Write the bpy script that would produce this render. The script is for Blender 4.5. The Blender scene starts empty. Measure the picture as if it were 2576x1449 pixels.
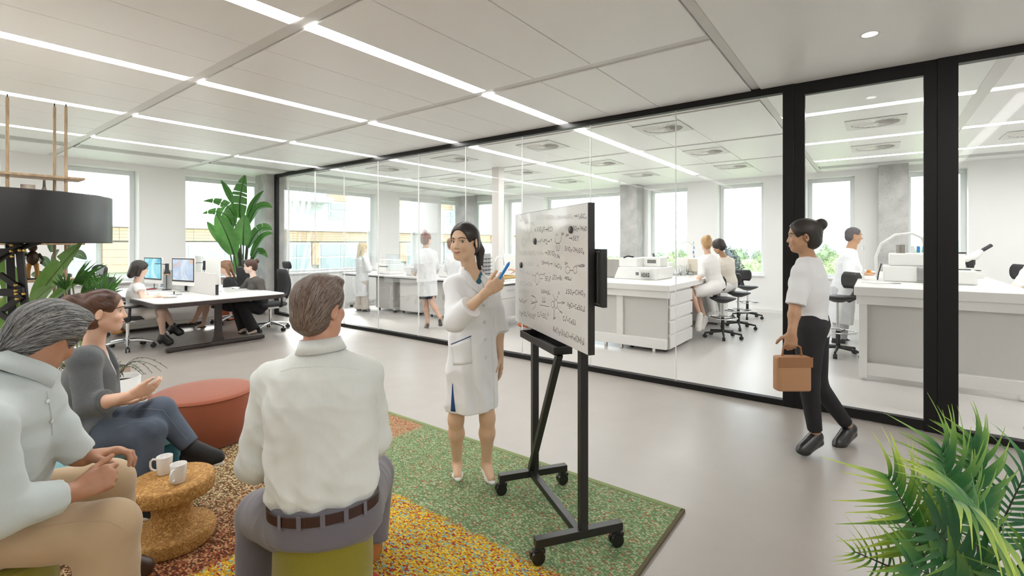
import bpy, bmesh, math, random
import numpy as np
from mathutils import Vector, Matrix
from mathutils.bvhtree import BVHTree
random.seed(7); np.random.seed(7)
scene = bpy.context.scene
COL = scene.collection
# ---------------------------------------------------------------- camera, world, exposure
CA = math.radians(37.2); FPX = 1203.0; CXP = 1288.0; HY = 612.0; EYE = 1.55
FW = (math.cos(CA), math.sin(CA)); RT = (math.sin(CA), -math.cos(CA))
cam = bpy.data.cameras.new('camera'); camo = bpy.data.objects.new('camera', cam); COL.objects.link(camo)
camo.location = (0, 0, EYE); camo.rotation_euler = (math.pi/2, 0, CA - math.pi/2)
cam.sensor_width = 36.0; cam.lens = 36.0*FPX/2576.0
cam.shift_y = -(724.5-HY)/2576.0; cam.shift_x = 0.0; cam.clip_start = 0.05; cam.clip_end = 400
scene.camera = camo
vs = scene.view_settings
vs.view_transform = 'Standard'; vs.look = 'None'; vs.gamma = 1.0; vs.use_curve_mapping = False
vs.exposure = 0.75
wd = bpy.data.worlds.new('sky'); scene.world = wd; wd.use_nodes = True
nt = wd.node_tree; nt.nodes.clear()
wo = nt.nodes.new('ShaderNodeOutputWorld'); bg = nt.nodes.new('ShaderNodeBackground')
tc = nt.nodes.new('ShaderNodeTexCoord'); sx = nt.nodes.new('ShaderNodeSeparateXYZ'); rp = nt.nodes.new('ShaderNodeValToRGB')
rp.color_ramp.elements[0].position = 0.0; rp.color_ramp.elements[0].color = (.955, .97, .96, 1)
rp.color_ramp.elements[1].position = 0.9; rp.color_ramp.elements[1].color = (.70, .82, .95, 1)
e = rp.color_ramp.elements.new(.35); e.color = (.86, .925, .97, 1)
nt.links.new(tc.outputs['Generated'], sx.inputs[0]); nt.links.new(sx.outputs['Z'], rp.inputs[0])
nt.links.new(rp.outputs[0], bg.inputs[0]); bg.inputs[1].default_value = 3.2
nt.links.new(bg.outputs[0], wo.inputs[0])
sun = bpy.data.lights.new('sun', 'SUN'); sun.energy = 4.0; sun.angle = math.radians(9); sun.color = (1, .96, .9)
suno = bpy.data.objects.new('sun', sun); COL.objects.link(suno); suno.location = (8, 14, 12)
suno.rotation_euler = Vector((-.42, -.80, -.55)).to_track_quat('-Z', 'Y').to_euler()
cy = scene.cycles
cy.max_bounces = 9; cy.diffuse_bounces = 5; cy.glossy_bounces = 4; cy.transmission_bounces = 4; cy.transparent_max_bounces = 24
cy.use_denoising = True; cy.caustics_reflective = False; cy.caustics_refractive = False
cy.sample_clamp_indirect = 6.0; cy.use_adaptive_sampling = True; cy.adaptive_threshold = .02
LED = 15.0      # emission of the linear ceiling lights
# ---------------------------------------------------------------- pixel helpers (photo calibration)
def at(x, y, z):
    l = (x-CXP)*z/FPX
    return Vector((z*FW[0]+l*RT[0], z*FW[1]+l*RT[1], EYE-(y-HY)*z/FPX))
def onfloor(x, y, h=0.0):
    return at(x, y, FPX*(EYE-h)/(y-HY))
# ---------------------------------------------------------------- materials
MATS = {}
def mat(name, col, rough=.5, metal=0.0, spec=None, bump=None, noise=None, sheen=0, coat=0, trans=0, emit=None, estr=0, vcol=False, sss=0):
    """bump=(scale,strength[,detail]); noise=(scale, amount) value variation"""
    if name in MATS: return MATS[name]
    m = bpy.data.materials.new(name); m.use_nodes = True; t = m.node_tree
    b = t.nodes['Principled BSDF']
    b.inputs['Base Color'].default_value = (*col, 1); b.inputs['Roughness'].default_value = rough; b.inputs['Metallic'].default_value = metal
    if spec is not None: b.inputs['Specular IOR Level'].default_value = spec
    if sheen: b.inputs['Sheen Weight'].default_value = sheen
    if coat: b.inputs['Coat Weight'].default_value = coat
    if trans: b.inputs['Transmission Weight'].default_value = trans
    if sss:
        b.inputs['Subsurface Weight'].default_value = sss; b.inputs['Subsurface Radius'].default_value = (.012, .005, .003)
        b.inputs['Subsurface Scale'].default_value = 1.0
    if emit: b.inputs['Emission Color'].default_value = (*emit, 1); b.inputs['Emission Strength'].default_value = estr
    src = None
    if vcol:
        a = t.nodes.new('ShaderNodeAttribute'); a.attribute_name = 'Col'; src = a.outputs['Color']
    if noise or bump:
        co = t.nodes.new('ShaderNodeTexCoord')
    if noise:
        n = t.nodes.new('ShaderNodeTexNoise'); n.inputs['Scale'].default_value = noise[0]; n.inputs['Detail'].default_value = 5
        t.links.new(co.outputs['Object'], n.inputs['Vector'])
        r = t.nodes.new('ShaderNodeMapRange'); r.inputs[1].default_value = .3; r.inputs[2].default_value = .7
        r.inputs[3].default_value = 1-noise[1]; r.inputs[4].default_value = 1+noise[1]
        t.links.new(n.outputs['Fac'], r.inputs[0])
        mx = t.nodes.new('ShaderNodeMix'); mx.data_type = 'RGBA'; mx.blend_type = 'MULTIPLY'; mx.inputs[0].default_value = 1
        mx.inputs[6].default_value = (*col, 1)
        if src: t.links.new(src, mx.inputs[6])
        t.links.new(r.outputs[0], mx.inputs[7]); src = mx.outputs[2]
    if src: t.links.new(src, b.inputs['Base Color'])
    if bump:
        n = t.nodes.new('ShaderNodeTexNoise'); n.inputs['Scale'].default_value = bump[0]; n.inputs['Detail'].default_value = bump[2] if len(bump) > 2 else 4
        t.links.new(co.outputs['Object'], n.inputs['Vector'])
        bp = t.nodes.new('ShaderNodeBump'); bp.inputs['Strength'].default_value = bump[1]; bp.inputs['Distance'].default_value = .004
        t.links.new(n.outputs['Fac'], bp.inputs['Height']); t.links.new(bp.outputs[0], b.inputs['Normal'])
    MATS[name] = m
    return m
def emat(name, col, s):
    if name in MATS: return MATS[name]
    m = bpy.data.materials.new(name); m.use_nodes = True; t = m.node_tree; t.nodes.clear()
    o = t.nodes.new('ShaderNodeOutputMaterial'); e = t.nodes.new('ShaderNodeEmission')
    e.inputs[0].default_value = (*col, 1); e.inputs[1].default_value = s
    t.links.new(e.outputs[0], o.inputs[0]); MATS[name] = m; return m
def glassmat(name, tint=(1, 1, 1), ior=1.45, mul=1.0, rough=0.0):
    m = bpy.data.materials.new(name); m.use_nodes = True; t = m.node_tree; t.nodes.clear()
    o = t.nodes.new('ShaderNodeOutputMaterial'); tr = t.nodes.new('ShaderNodeBsdfTransparent'); gl = t.nodes.new('ShaderNodeBsdfGlossy')
    fr = t.nodes.new('ShaderNodeFresnel'); mx = t.nodes.new('ShaderNodeMixShader'); mm = t.nodes.new('ShaderNodeMath'); mm.operation = 'MULTIPLY'
    tr.inputs[0].default_value = (*tint, 1); gl.inputs['Roughness'].default_value = rough; fr.inputs[0].default_value = ior; mm.inputs[1].default_value = mul
    t.links.new(fr.outputs[0], mm.inputs[0]); t.links.new(mm.outputs[0], mx.inputs[0]); t.links.new(tr.outputs[0], mx.inputs[1]); t.links.new(gl.outputs[0], mx.inputs[2])
    t.links.new(mx.outputs[0], o.inputs[0]); MATS[name] = m; return m
class NT:
    """tiny helper for hand made node materials"""
    def __init__(s, name):
        s.m = bpy.data.materials.new(name); s.m.use_nodes = True; s.t = s.m.node_tree; s.b = s.t.nodes['Principled BSDF']; MATS[name] = s.m
        s.co = s.t.nodes.new('ShaderNodeTexCoord').outputs['Object']
    def n(s, typ, **kw):
        nd = s.t.nodes.new('ShaderNode'+typ)
        for k, v in kw.items():
            if k.startswith('_'): setattr(nd, k[1:], v)
            elif k.startswith('i'): nd.inputs[int(k[1:])].default_value = v
            else: nd.inputs[k].default_value = v
        return nd
    def l(s, a, b): s.t.links.new(a, b)
    def ramp(s, fac, stops, interp='LINEAR'):
        r = s.t.nodes.new('ShaderNodeValToRGB'); r.color_ramp.interpolation = interp
        els = r.color_ramp.elements
        while len(els) < len(stops): els.new(.5)
        for e_, (p, c) in zip(els, stops): e_.position = p; e_.color = (*c, 1)
        s.l(fac, r.inputs[0]); return r.outputs[0]
    def mix(s, fac, a, b, mode='MIX'):
        mx = s.t.nodes.new('ShaderNodeMix'); mx.data_type = 'RGBA'; mx.blend_type = mode
        for v, i in ((fac, 0), (a, 6), (b, 7)):
            if isinstance(v, (int, float)): mx.inputs[i].default_value = v
            elif isinstance(v, tuple): mx.inputs[i].default_value = (*v, 1)
            else: s.l(v, mx.inputs[i])
        return mx.outputs[2]
    def math(s, op, a, b=0.0):
        m_ = s.t.nodes.new('ShaderNodeMath'); m_.operation = op
        for v, i in ((a, 0), (b, 1)):
            if isinstance(v, (int, float)): m_.inputs[i].default_value = v
            else: s.l(v, m_.inputs[i])
        return m_.outputs[0]
    def noise(s, scale, detail=4, vec=None, dist=0.0):
        n_ = s.n('TexNoise', Scale=scale, Detail=detail, Distortion=dist); s.l(vec or s.co, n_.inputs['Vector']); return n_.outputs['Fac']
    def mapping(s, scale=(1, 1, 1), rot=(0, 0, 0), vec=None):
        mp = s.n('Mapping'); mp.inputs['Scale'].default_value = scale; mp.inputs['Rotation'].default_value = rot
        s.l(vec or s.co, mp.inputs['Vector']); return mp.outputs[0]
    def bump(s, h, strength=.3, dist=.004):
        bp = s.n('Bump', Strength=strength, Distance=dist); s.l(h, bp.inputs['Height']); s.l(bp.outputs[0], s.b.inputs['Normal'])
# ---------------------------------------------------------------- mesh builder
class MB:
    def __init__(s): s.v = []; s.f = []; s.mi = []; s.sm = []
    def add(s, vs_, fs_, mi=0, sm=False):
        o = len(s.v); s.v.extend([tuple(p) for p in vs_]); s.f.extend([tuple(i+o for i in f) for f in fs_])
        s.mi.extend([mi]*len(fs_)); s.sm.extend([sm]*len(fs_)); return s
    def box(s, lo, hi, mi=0, M=None):
        (a, b, c), (d, e_, f) = lo, hi
        vs_ = [Vector(p) for p in ((a, b, c), (d, b, c), (d, e_, c), (a, e_, c), (a, b, f), (d, b, f), (d, e_, f), (a, e_, f))]
        if M: vs_ = [M @ p for p in vs_]
        return s.add(vs_, [(0, 3, 2, 1), (4, 5, 6, 7), (0, 1, 5, 4), (1, 2, 6, 5), (2, 3, 7, 6), (3, 0, 4, 7)], mi)
    def bar(s, p, q, w, h, mi=0, up=(0, 0, 1)):
        p = Vector(p); q = Vector(q); d = (q-p); L = d.length; d.normalize(); u = Vector(up)
        if abs(d.dot(u)) > .99: u = Vector((1, 0, 0))
        r = d.cross(u).normalized(); u = r.cross(d)
        M = Matrix((r, d, u)).transposed().to_4x4(); M.translation = p
        return s.box((-w/2, 0, -h/2), (w/2, L, h/2), mi, M)
    def ring(s, c, ax, r, n=16, ref=None):
        ax = Vector(ax).normalized(); ref = Vector(ref) if ref else (Vector((0, 0, 1)) if abs(ax.z) < .9 else Vector((1, 0, 0)))
        u = ax.cross(ref).normalized(); w = ax.cross(u)
        return [Vector(c)+(u*math.cos(2*math.pi*k/n)+w*math.sin(2*math.pi*k/n))*r for k in range(n)]
    def cyl(s, p, q, r1, r2=None, n=16, mi=0, caps=True, sm=True):
        r2 = r1 if r2 is None else r2; ax = Vector(q)-Vector(p)
        a = s.ring(p, ax, r1, n); b = s.ring(q, ax, r2, n)
        s.add(a+b, [(k, (k+1) % n, n+(k+1) % n, n+k) for k in range(n)], mi, sm)
        if caps:
            s.add(a, [tuple(range(n-1, -1, -1))], mi); s.add(b, [tuple(range(n))], mi)
        return s
    def tube(s, pts, r, n=8, mi=0, caps=True, closed=False):
        pts = [Vector(p) for p in pts]; m = len(pts); rs = r if isinstance(r, (list, tuple)) else [r]*m
        rings = []; prev = None
        for i in range(m):
            if closed: t = pts[(i+1) % m]-pts[i-1]
            else: t = pts[min(i+1, m-1)]-pts[max(i-1, 0)]
            t.normalize()
            if prev is None:
                ref = Vector((0, 0, 1)) if abs(t.z) < .9 else Vector((1, 0, 0)); u = t.cross(ref).normalized()
            else:
                u = (prev-t*prev.dot(t)).normalized()
            prev = u; w = t.cross(u)
            rings.append([pts[i]+(u*math.cos(2*math.pi*k/n)+w*math.sin(2*math.pi*k/n))*rs[i] for k in range(n)])
        vs_ = [p for rg in rings for p in rg]; fs_ = []
        for i in range(m if closed else m-1):
            j = (i+1) % m
            for k in range(n): fs_.append((i*n+k, i*n+(k+1) % n, j*n+(k+1) % n, j*n+k))
        s.add(vs_, fs_, mi, True)
        if caps and not closed:
            s.add(rings[0], [tuple(range(n-1, -1, -1))], mi); s.add(rings[-1], [tuple(range(n))], mi)
        return s
    def lathe(s, prof, n=32, c=(0, 0, 0), mi=0, sm=True, M=None):
        """prof list of (r,z); closed at ends when r==0"""
        c = Vector(c); vs_ = []
        for r, z in prof:
            for k in range(n):
                p = Vector((r*math.cos(2*math.pi*k/n), r*math.sin(2*math.pi*k/n), z))
                vs_.append((M @ p if M else p)+c)
        fs_ = []
        for i in range(len(prof)-1):
            for k in range(n):
                a, b = i*n+k, i*n+(k+1) % n
                if prof[i][0] == 0: fs_.append((i*n, b+n, a+n))
                elif prof[i+1][0] == 0: fs_.append((a, b, (i+1)*n))
                else: fs_.append((a, b, b+n, a+n))
        return s.add(vs_, fs_, mi, sm)
    def ell(s, c, r, n=16, m=10, mi=0, M=None):
        prof = [(max(0, math.sin(math.pi*i/m)) if 0 < i < m else 0, -math.cos(math.pi*i/m)) for i in range(m+1)]
        S = Matrix.Diagonal((r[0], r[1], r[2], 1)) if not isinstance(r, (int, float)) else Matrix.Diagonal((r, r, r, 1))
        return s.lathe(prof, n, c, mi, True, (M @ S) if M else S)
    def prism(s, poly, z0, z1, mi=0, M=None):
        n = len(poly); a = [Vector((x, y, z0)) for x, y in poly]; b = [Vector((x, y, z1)) for x, y in poly]
        if M: a = [M @ p for p in a]; b = [M @ p for p in b]
        s.add(a+b, [(k, (k+1) % n, n+(k+1) % n, n+k) for k in range(n)]+[tuple(range(n-1, -1, -1)), tuple(range(n, 2*n))], mi); return s
    def quad(s, a, b, c, d, mi=0): return s.add([a, b, c, d], [(0, 1, 2, 3)], mi)
    def mesh(s, name, mats):
        me = bpy.data.meshes.new(name); me.from_pydata(s.v, [], s.f)
        for m_ in (mats if isinstance(mats, (list, tuple)) else [mats]): me.materials.append(m_)
        me.polygons.foreach_set('material_index', s.mi); me.polygons.foreach_set('use_smooth', s.sm); me.update(); return me
    def build(s, name, mats, parent=None, bevel=0, loc=None, seg=2, kind=None):
        o = bpy.data.objects.new(name, s.mesh(name, mats)); COL.objects.link(o)
        if parent: o.parent = parent
        if loc is not None: o.location = loc
        if bevel:
            bv = o.modifiers.new('bevel', 'BEVEL'); bv.width = bevel; bv.segments = seg; bv.limit_method = 'ANGLE'; bv.angle_limit = math.radians(50)
        if kind: o['kind'] = kind
        return o
def tag(o, label, cat, group=None):
    o['label'] = label; o['category'] = cat
    if group: o['group'] = group
    return o
def thing(name, label, cat, loc=(0, 0, 0), rz=0, group=None):
    o = bpy.data.objects.new(name, None); COL.objects.link(o); o.location = loc; o.rotation_euler = (0, 0, rz); o.empty_display_size = .1
    return tag(o, label, cat, group)
def inst(name, me, parent=None, loc=(0, 0, 0), rz=0, rot=None, sc=None):
    o = bpy.data.objects.new(name, me); COL.objects.link(o); o.parent = parent; o.location = loc
    o.rotation_euler = rot or (0, 0, rz)
    if sc: o.scale = sc
    return o
def copy_tree(o, parent=None):
    c = o.copy(); COL.objects.link(c)
    if parent: c.parent = parent
    for ch in list(o.children): copy_tree(ch, c)
    return c
def struct(o): o['kind'] = 'structure'; return o
def rounded(w, d, r, n=6):
    pts = []
    for cx_, cy_, a0 in ((w/2-r, d/2-r, 0), (-w/2+r, d/2-r, 90), (-w/2+r, -d/2+r, 180), (w/2-r, -d/2+r, 270)):
        for k in range(n+1):
            a = math.radians(a0+90*k/n); pts.append((cx_+r*math.cos(a), cy_+r*math.sin(a)))
    return pts
def bez(p0, p1, p2, n):
    p0, p1, p2 = Vector(p0), Vector(p1), Vector(p2)
    return [p0*(1-t)**2+p1*2*t*(1-t)+p2*t*t for t in [k/n for k in range(n+1)]]
# ================================================================ THE SETTING
M_wall = mat('white_plaster', (.86, .855, .845), .7, noise=(1.2, .015))
M_sill = mat('sill_white', (.86, .86, .85), .4)
M_panel = mat('ceiling_white', (.865, .86, .852), .42, noise=(.6, .012))
M_strip = mat('ceiling_strip', (.66, .645, .625), .42)
M_black = mat('black_metal', (.006, .0055, .005), .42, spec=.3)
M_frame = mat('window_frame_white', (.74, .76, .76), .45)
M_led = emat('led_white', (1, .985, .965), LED); M_ledlab = emat('led_lab', (1, .995, .985), LED*1.0)
M_glass = glassmat('partition_glass', (.985, .99, .987), 1.35, .26)
M_wglass = glassmat('window_glass', (.95, .97, .975), 1.4, .5)
M_joint = mat('silicone_joint', (.85, .86, .85), .4)
# polished concrete floor
k = NT('polished_concrete')
n1 = k.noise(.9, 3); n2 = k.noise(5, 3)
c = k.mix(.3, k.ramp(n1, [(.3, (.325, .295, .265)), (.7, (.365, .335, .303))]), k.ramp(n2, [(.3, (.32, .292, .262)), (.7, (.37, .338, .308))]))
k.l(c, k.b.inputs['Base Color'])
r = k.n('MapRange', i1=.3, i2=.7, i3=.285, i4=.34); k.l(k.noise(2.2, 3), r.inputs[0]); k.l(r.outputs[0], k.b.inputs['Roughness'])
k.b.inputs['Specular IOR Level'].default_value = .75

M_floor = k.m
# exposed concrete
k = NT('raw_concrete')
n1 = k.noise(3, 8, dist=.4); vo = k.n('TexVoronoi', Scale=22.0, Randomness=1.0); k.l(k.co, vo.inputs['Vector'])
c = k.ramp(n1, [(.25, (.33, .325, .31)), (.55, (.46, .455, .44)), (.8, (.58, .575, .56))])
pit = k.ramp(vo.outputs['Distance'], [(.0, (.25, .25, .25)), (.10, (.3, .3, .3)), (.16, (1, 1, 1))])
k.l(k.mix(.75, c, pit, 'MULTIPLY'), k.b.inputs['Base Color']); k.b.inputs['Roughness'].default_value = .8
k.bump(k.noise(18, 8), .4, .01); M_conc = k.m

X0, X1, Y0, Y1, HC = -3.6, 12.0, -4.6, 11.2, 3.05
XP = 5.22
WT = .42
# floor
flo = struct(MB().box((X0-.2, Y0-.2, -.15), (XP, Y1+WT, 0)).build('floor', M_floor))
M_labfloor = mat('lab_floor_white', (.56, .535, .51), .32, noise=(.8, .02)); MB().box((XP, Y0-.2, -.15), (X1+WT, Y1+WT, 0)).build('lab_floor', M_labfloor, flo)
# walls with openings ----------------------------------------------------
SILL, HEAD = .80, 2.94
def wall_with_openings(name, along, fixed, a0, a1, ops, thick, label_mat):
    m = MB()
    def bx(a, b, z0, z1):
        if along == 'X': m.box((a, fixed, z0), (b, fixed+thick, z1))
        else: m.box((fixed, a, z0), (fixed+thick, b, z1))
    bx(a0, a1, -.15, SILL); bx(a0, a1, HEAD, HC+.35)
    p = a0
    for s_, e_ in ops: bx(p, s_, SILL, HEAD); p = e_
    bx(p, a1, SILL, HEAD)
    return struct(m.build(name, label_mat))
opY = [(-2.6, -1.1), (-.75, 1.15), (1.92, 2.97), (3.74, 5.30), (5.92, 8.42), (9.25, 10.05), (10.95, 11.95)]
opX = [(-4.2, -3.2), (-1.36, -.48), (.33, 1.17), (2.0, 2.98), (3.68, 4.68), (5.42, 7.9), (8.75, 9.4), (9.9, 10.8)]
wall_with_openings('wall_left', 'X', Y1, X0-.2, X1+WT, opY, WT, M_wall)
wall_with_openings('wall_back', 'Y', X1, Y0-.2, Y1, opX, WT, M_wall)
struct(MB().box((X0-.2, Y0-.2, -.15), (X0, Y1, HC+.35)).build('wall_right', M_wall))
struct(MB().box((X0, Y0-.2, -.15), (X1, Y0, HC+.35)).build('wall_front', M_wall))
# windows
wi = 0
fw = .085
for along, fixed, ops in (('X', Y1, opY), ('Y', X1, opX)):
    for a, b in ops:
        wi += 1
        d0, d1 = fixed+.24, fixed+.31
        def bb(m, s_, e_, z0, z1, q0=d0, q1=d1):
            m.box((s_, q0, z0), (e_, q1, z1)) if along == 'X' else m.box((q0, s_, z0), (q1, e_, z1))
        root = MB()
        bb(root, a, b, SILL, SILL+fw); bb(root, a, b, HEAD-fw, HEAD); bb(root, a, a+fw, SILL+fw, HEAD-fw); bb(root, b-fw, b, SILL+fw, HEAD-fw)
        w = struct(root.build('window_%d' % wi, M_frame, bevel=.006))
        g = MB(); bb(g, a+fw, b-fw, SILL+fw, HEAD-fw, fixed+.27, fixed+.278); g.build('pane', M_wglass, w)
        s_ = MB(); bb(s_, a-.02, b+.02, SILL, SILL+.03, fixed-.06, fixed+.24); s_.build('window_sill', M_sill, w, bevel=.004)
# exposed concrete columns ------------------------------------------------
def column(lo, hi, label, m=M_conc):
    c_ = MB().box((-(hi[0]-lo[0])/2, -(hi[1]-lo[1])/2, 0), ((hi[0]-lo[0])/2, (hi[1]-lo[1])/2, HC+.05)).build('column', m, bevel=.008)
    c_.location = ((lo[0]+hi[0])/2, (lo[1]+hi[1])/2, 0)
    return tag(c_, label, 'column')
column((5.02, 10.5), (5.48, 10.98), 'raw concrete column where the glass wall meets the window wall, beside the tall banana plant')
column((11.55, 4.80), (11.95, 5.26), 'raw concrete column between lab windows, right behind the tallest bench equipment')
column((11.55, -.50), (11.95, -.05), 'raw concrete column seen through the door glass, behind the bearded lab man')
column((11.2, 10.3), (11.7, 10.8), 'bluish concrete column in the far corner of the lab, behind the presenter')
MB().box((7.30, 5.87, 0), (7.47, 6.04, HC)).build('column', mat('column_paint', (.72, .69, .66), .5)); tag(bpy.context.scene.objects['column.004'], 'slim square beige painted column inside the lab, left of the whiteboard', 'column')
# ceiling -----------------------------------------------------------------
ceil = struct(MB().box((X0-.2, Y0-.2, HC+.06), (X1+WT, Y1+WT, HC+.30)).build('ceiling', mat('void_grey', (.35, .34, .33), .9)))
sx_ = [1.745+1.905*i for i in range(-3, 6)]          # strip centres along X
SW = .105
ly = [3.12, 5.005, 6.93, 8.79]                       # light rows (centre Y), office and lab
LW = .135
def cpanel(x0, x1, y0, y1, nm='ceiling_panel', m=M_panel, z=0.0):
    g = .003
    MB().box((x0+g, y0+g, HC+z), (x1-g, y1-g, HC+.055)).build(nm, m, ceil, bevel=.003, seg=1)
def strip(x0, x1, y0, y1): cpanel(x0, x1, y0, y1, 'ceiling_strip', M_strip, .012)
YB = .93                                              # edge between the panel grid and the plain zone
rows = []
yy = [YB+.04, 1.90, 2.475, ly[0]-LW/2]
for a_, b_ in zip(ly[:-1], ly[1:]):
    s0, s1 = a_+LW/2, b_-LW/2; st = (s1-s0)/3
    rows += [(s0, s0+st), (s0+st, s0+2*st), (s0+2*st, s1)]
rows = [(yy[0], yy[1]), (yy[1], yy[2]), (yy[2], yy[3])] + rows + [(ly[3]+LW/2, 9.56), (9.98, Y1)]
for i in range(len(sx_)-1):
    a_, b_ = sx_[i]+SW/2, sx_[i+1]-SW/2
    for (r0, r1) in rows: cpanel(max(a_, X0), min(b_, X1), r0, r1)
    strip(sx_[i]-SW/2, sx_[i]+SW/2, YB+.04, Y1) if sx_[i] > X0 else None
strip(X0, X1, YB-.04, YB+.04)
cpanel(sx_[-2]+SW/2 + 1.8, X1, YB+.04, 9.56) if sx_[-1] < X1 - .3 else None
# linear slot grille along the left windows
def grille(lo, hi, label, along):
    L = (hi[0]-lo[0]) if along == 'X' else (hi[1]-lo[1]); W_ = (hi[1]-lo[1]) if along == 'X' else (hi[0]-lo[0])
    t = thing('ceiling_grille', label, 'ceiling grille', ((lo[0]+hi[0])/2, (lo[1]+hi[1])/2, HC), 0 if along == 'X' else math.pi/2, 'slot grilles along the windows')
    MB().box((-L/2, -W_/2, .04), (L/2, W_/2, .055)).build('backing', mat('grille_dark', (.42, .42, .41), .6), t)
    f = MB(); f.box((-L/2, -W_/2, .005), (L/2, -W_/2+.03, .05)); f.box((-L/2, W_/2-.03, .005), (L/2, W_/2, .05)); f.box((-L/2, -W_/2, .005), (-L/2+.02, W_/2, .05)); f.box((L/2-.02, -W_/2, .005), (L/2, W_/2, .05))
    f.build('frame', mat('grille_white', (.72, .72, .70), .4), t)
    for q in range(5):
        y_ = -W_/2+.07+q*(W_-.14)/4
        MB().box((-L/2+.02, y_-.012, .01), (L/2-.02, y_+.012, .04)).build('blade', mat('grille_blade', (.66, .66, .65), .4), t)
names = ['behind the open wooden shelf', 'left of the white wall pier', 'above the office desk', 'above the tall banana plant', 'first inside the glass lab', 'second inside the glass lab', 'third inside the glass lab', 'in the far lab corner']
for i in range(len(sx_)-1):
    a_, b_ = max(sx_[i]+SW/2, X0), min(sx_[i+1]-SW/2, X1)
    if b_-a_ < .4: continue
    grille((a_+.02, 9.58), (b_-.02, 9.96), 'long slot grille in the ceiling by the left windows, '+names[min(i, 7)], 'X')
# linear lights
def led(lo, hi, label, group):
    t = MB().box((lo[0], lo[1], HC+.005), (hi[0], hi[1], HC+.03)).build('linear_light', M_ledlab if lo[0] > XP-.1 else M_led)
    ctr = Vector(((lo[0]+hi[0])/2, (lo[1]+hi[1])/2, HC))
    t.data.transform(Matrix.Translation(-ctr)); t.location = ctr
    tag(t, label, 'ceiling light', group)
    return t
rown = ['nearest row', 'second row from the viewer', 'third row from the viewer', 'row next to the windows']
segn = ['far left behind the viewer', 'left of the first cross strip', 'at the left picture edge', 'between the two cross strips', 'crossing over the glass wall', 'first inside the lab', 'second inside the lab', 'far end of the lab']
for r_, y_ in enumerate(ly):
    for i in range(len(sx_)-1):
        a_, b_ = max(sx_[i]+SW/2, X0), sx_[i+1]-SW/2
        if i >= 5: a_ -= .03; b_ = min(b_+.03, 10.78)
        if b_-a_ < .3 or a_ > 10.7: continue
        led((a_, y_-LW/2), (b_, y_+LW/2), 'white linear ceiling light, %s, segment %s' % (rown[r_], segn[min(i, 7)]), 'linear lights running away from the viewer')
# plain zone over the corridor and right half of the lab
cpanel(X0, XP, Y0, YB-.04)
lx = [6.56, 8.50, 10.38]
prev = XP
strip_y = [-.82, -2.6]
segs = [(YB-.06, -.79), (-.91, -2.55), (-2.67, -4.4)]
for q, x_ in enumerate(lx):
    cpanel(prev, x_-LW/2, Y0, YB-.04)
    prev = x_+LW/2
    for j, (a_, b_) in enumerate(segs):
        led((x_-LW/2, b_), (x_+LW/2, a_), 'white linear lab ceiling light across the view, %s row, segment %s' % (['nearest', 'middle', 'farthest'][q], ['seen through the door glass', 'right of the door post', 'outside right'][j]), 'linear lights across the right half of the lab')
cpanel(prev, 11.1, Y0, YB-.04); cpanel(11.5, X1, Y0, YB-.04)
for j, (a_, b_) in enumerate(segs):
    grille((11.12, b_), (11.48, a_), 'long slot grille in the lab ceiling by far windows, '+['behind the door glass', 'right of the door post', 'outside right'][j], 'Y')
for y_ in (-.85, -2.61):
    m = MB().box((XP, y_-.055, HC-.004), (X1-.5, y_+.055, HC+.02)).build('ceiling_strip', M_strip, ceil)
# unseen rows of linear lights, added behind the viewer as frontal fill
for q, y_ in enumerate((-1.2, -3.0)):
    for i in (1, 2, 3):
        a_, b_ = max(sx_[i]+SW/2, X0), min(sx_[i+1]-SW/2, XP-.2)
        tag(MB().box((a_, y_-LW/2, HC-.012), (b_, y_+LW/2, HC-.001)).build('linear_light', M_led), 'white linear fill light added unseen behind the viewer, row %s, segment %s' % (['nearer', 'farther'][q], ['left', 'middle', 'right'][i-1]), 'ceiling light')
# downlight
t = thing('downlight', 'small round recessed spotlight glowing in the ceiling in front of the glass door', 'ceiling light', (4.29, .03, HC))
MB().lathe([(.045, .0), (.062, -.004), (.062, .0)], 24).build('trim_ring', mat('lamp_white', (.85, .85, .84), .3), t)
MB().lathe([(0, -.0015), (.045, -.0015)], 24).build('lamp_lens', emat('lens', (1, .97, .9), 30), t)
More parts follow.
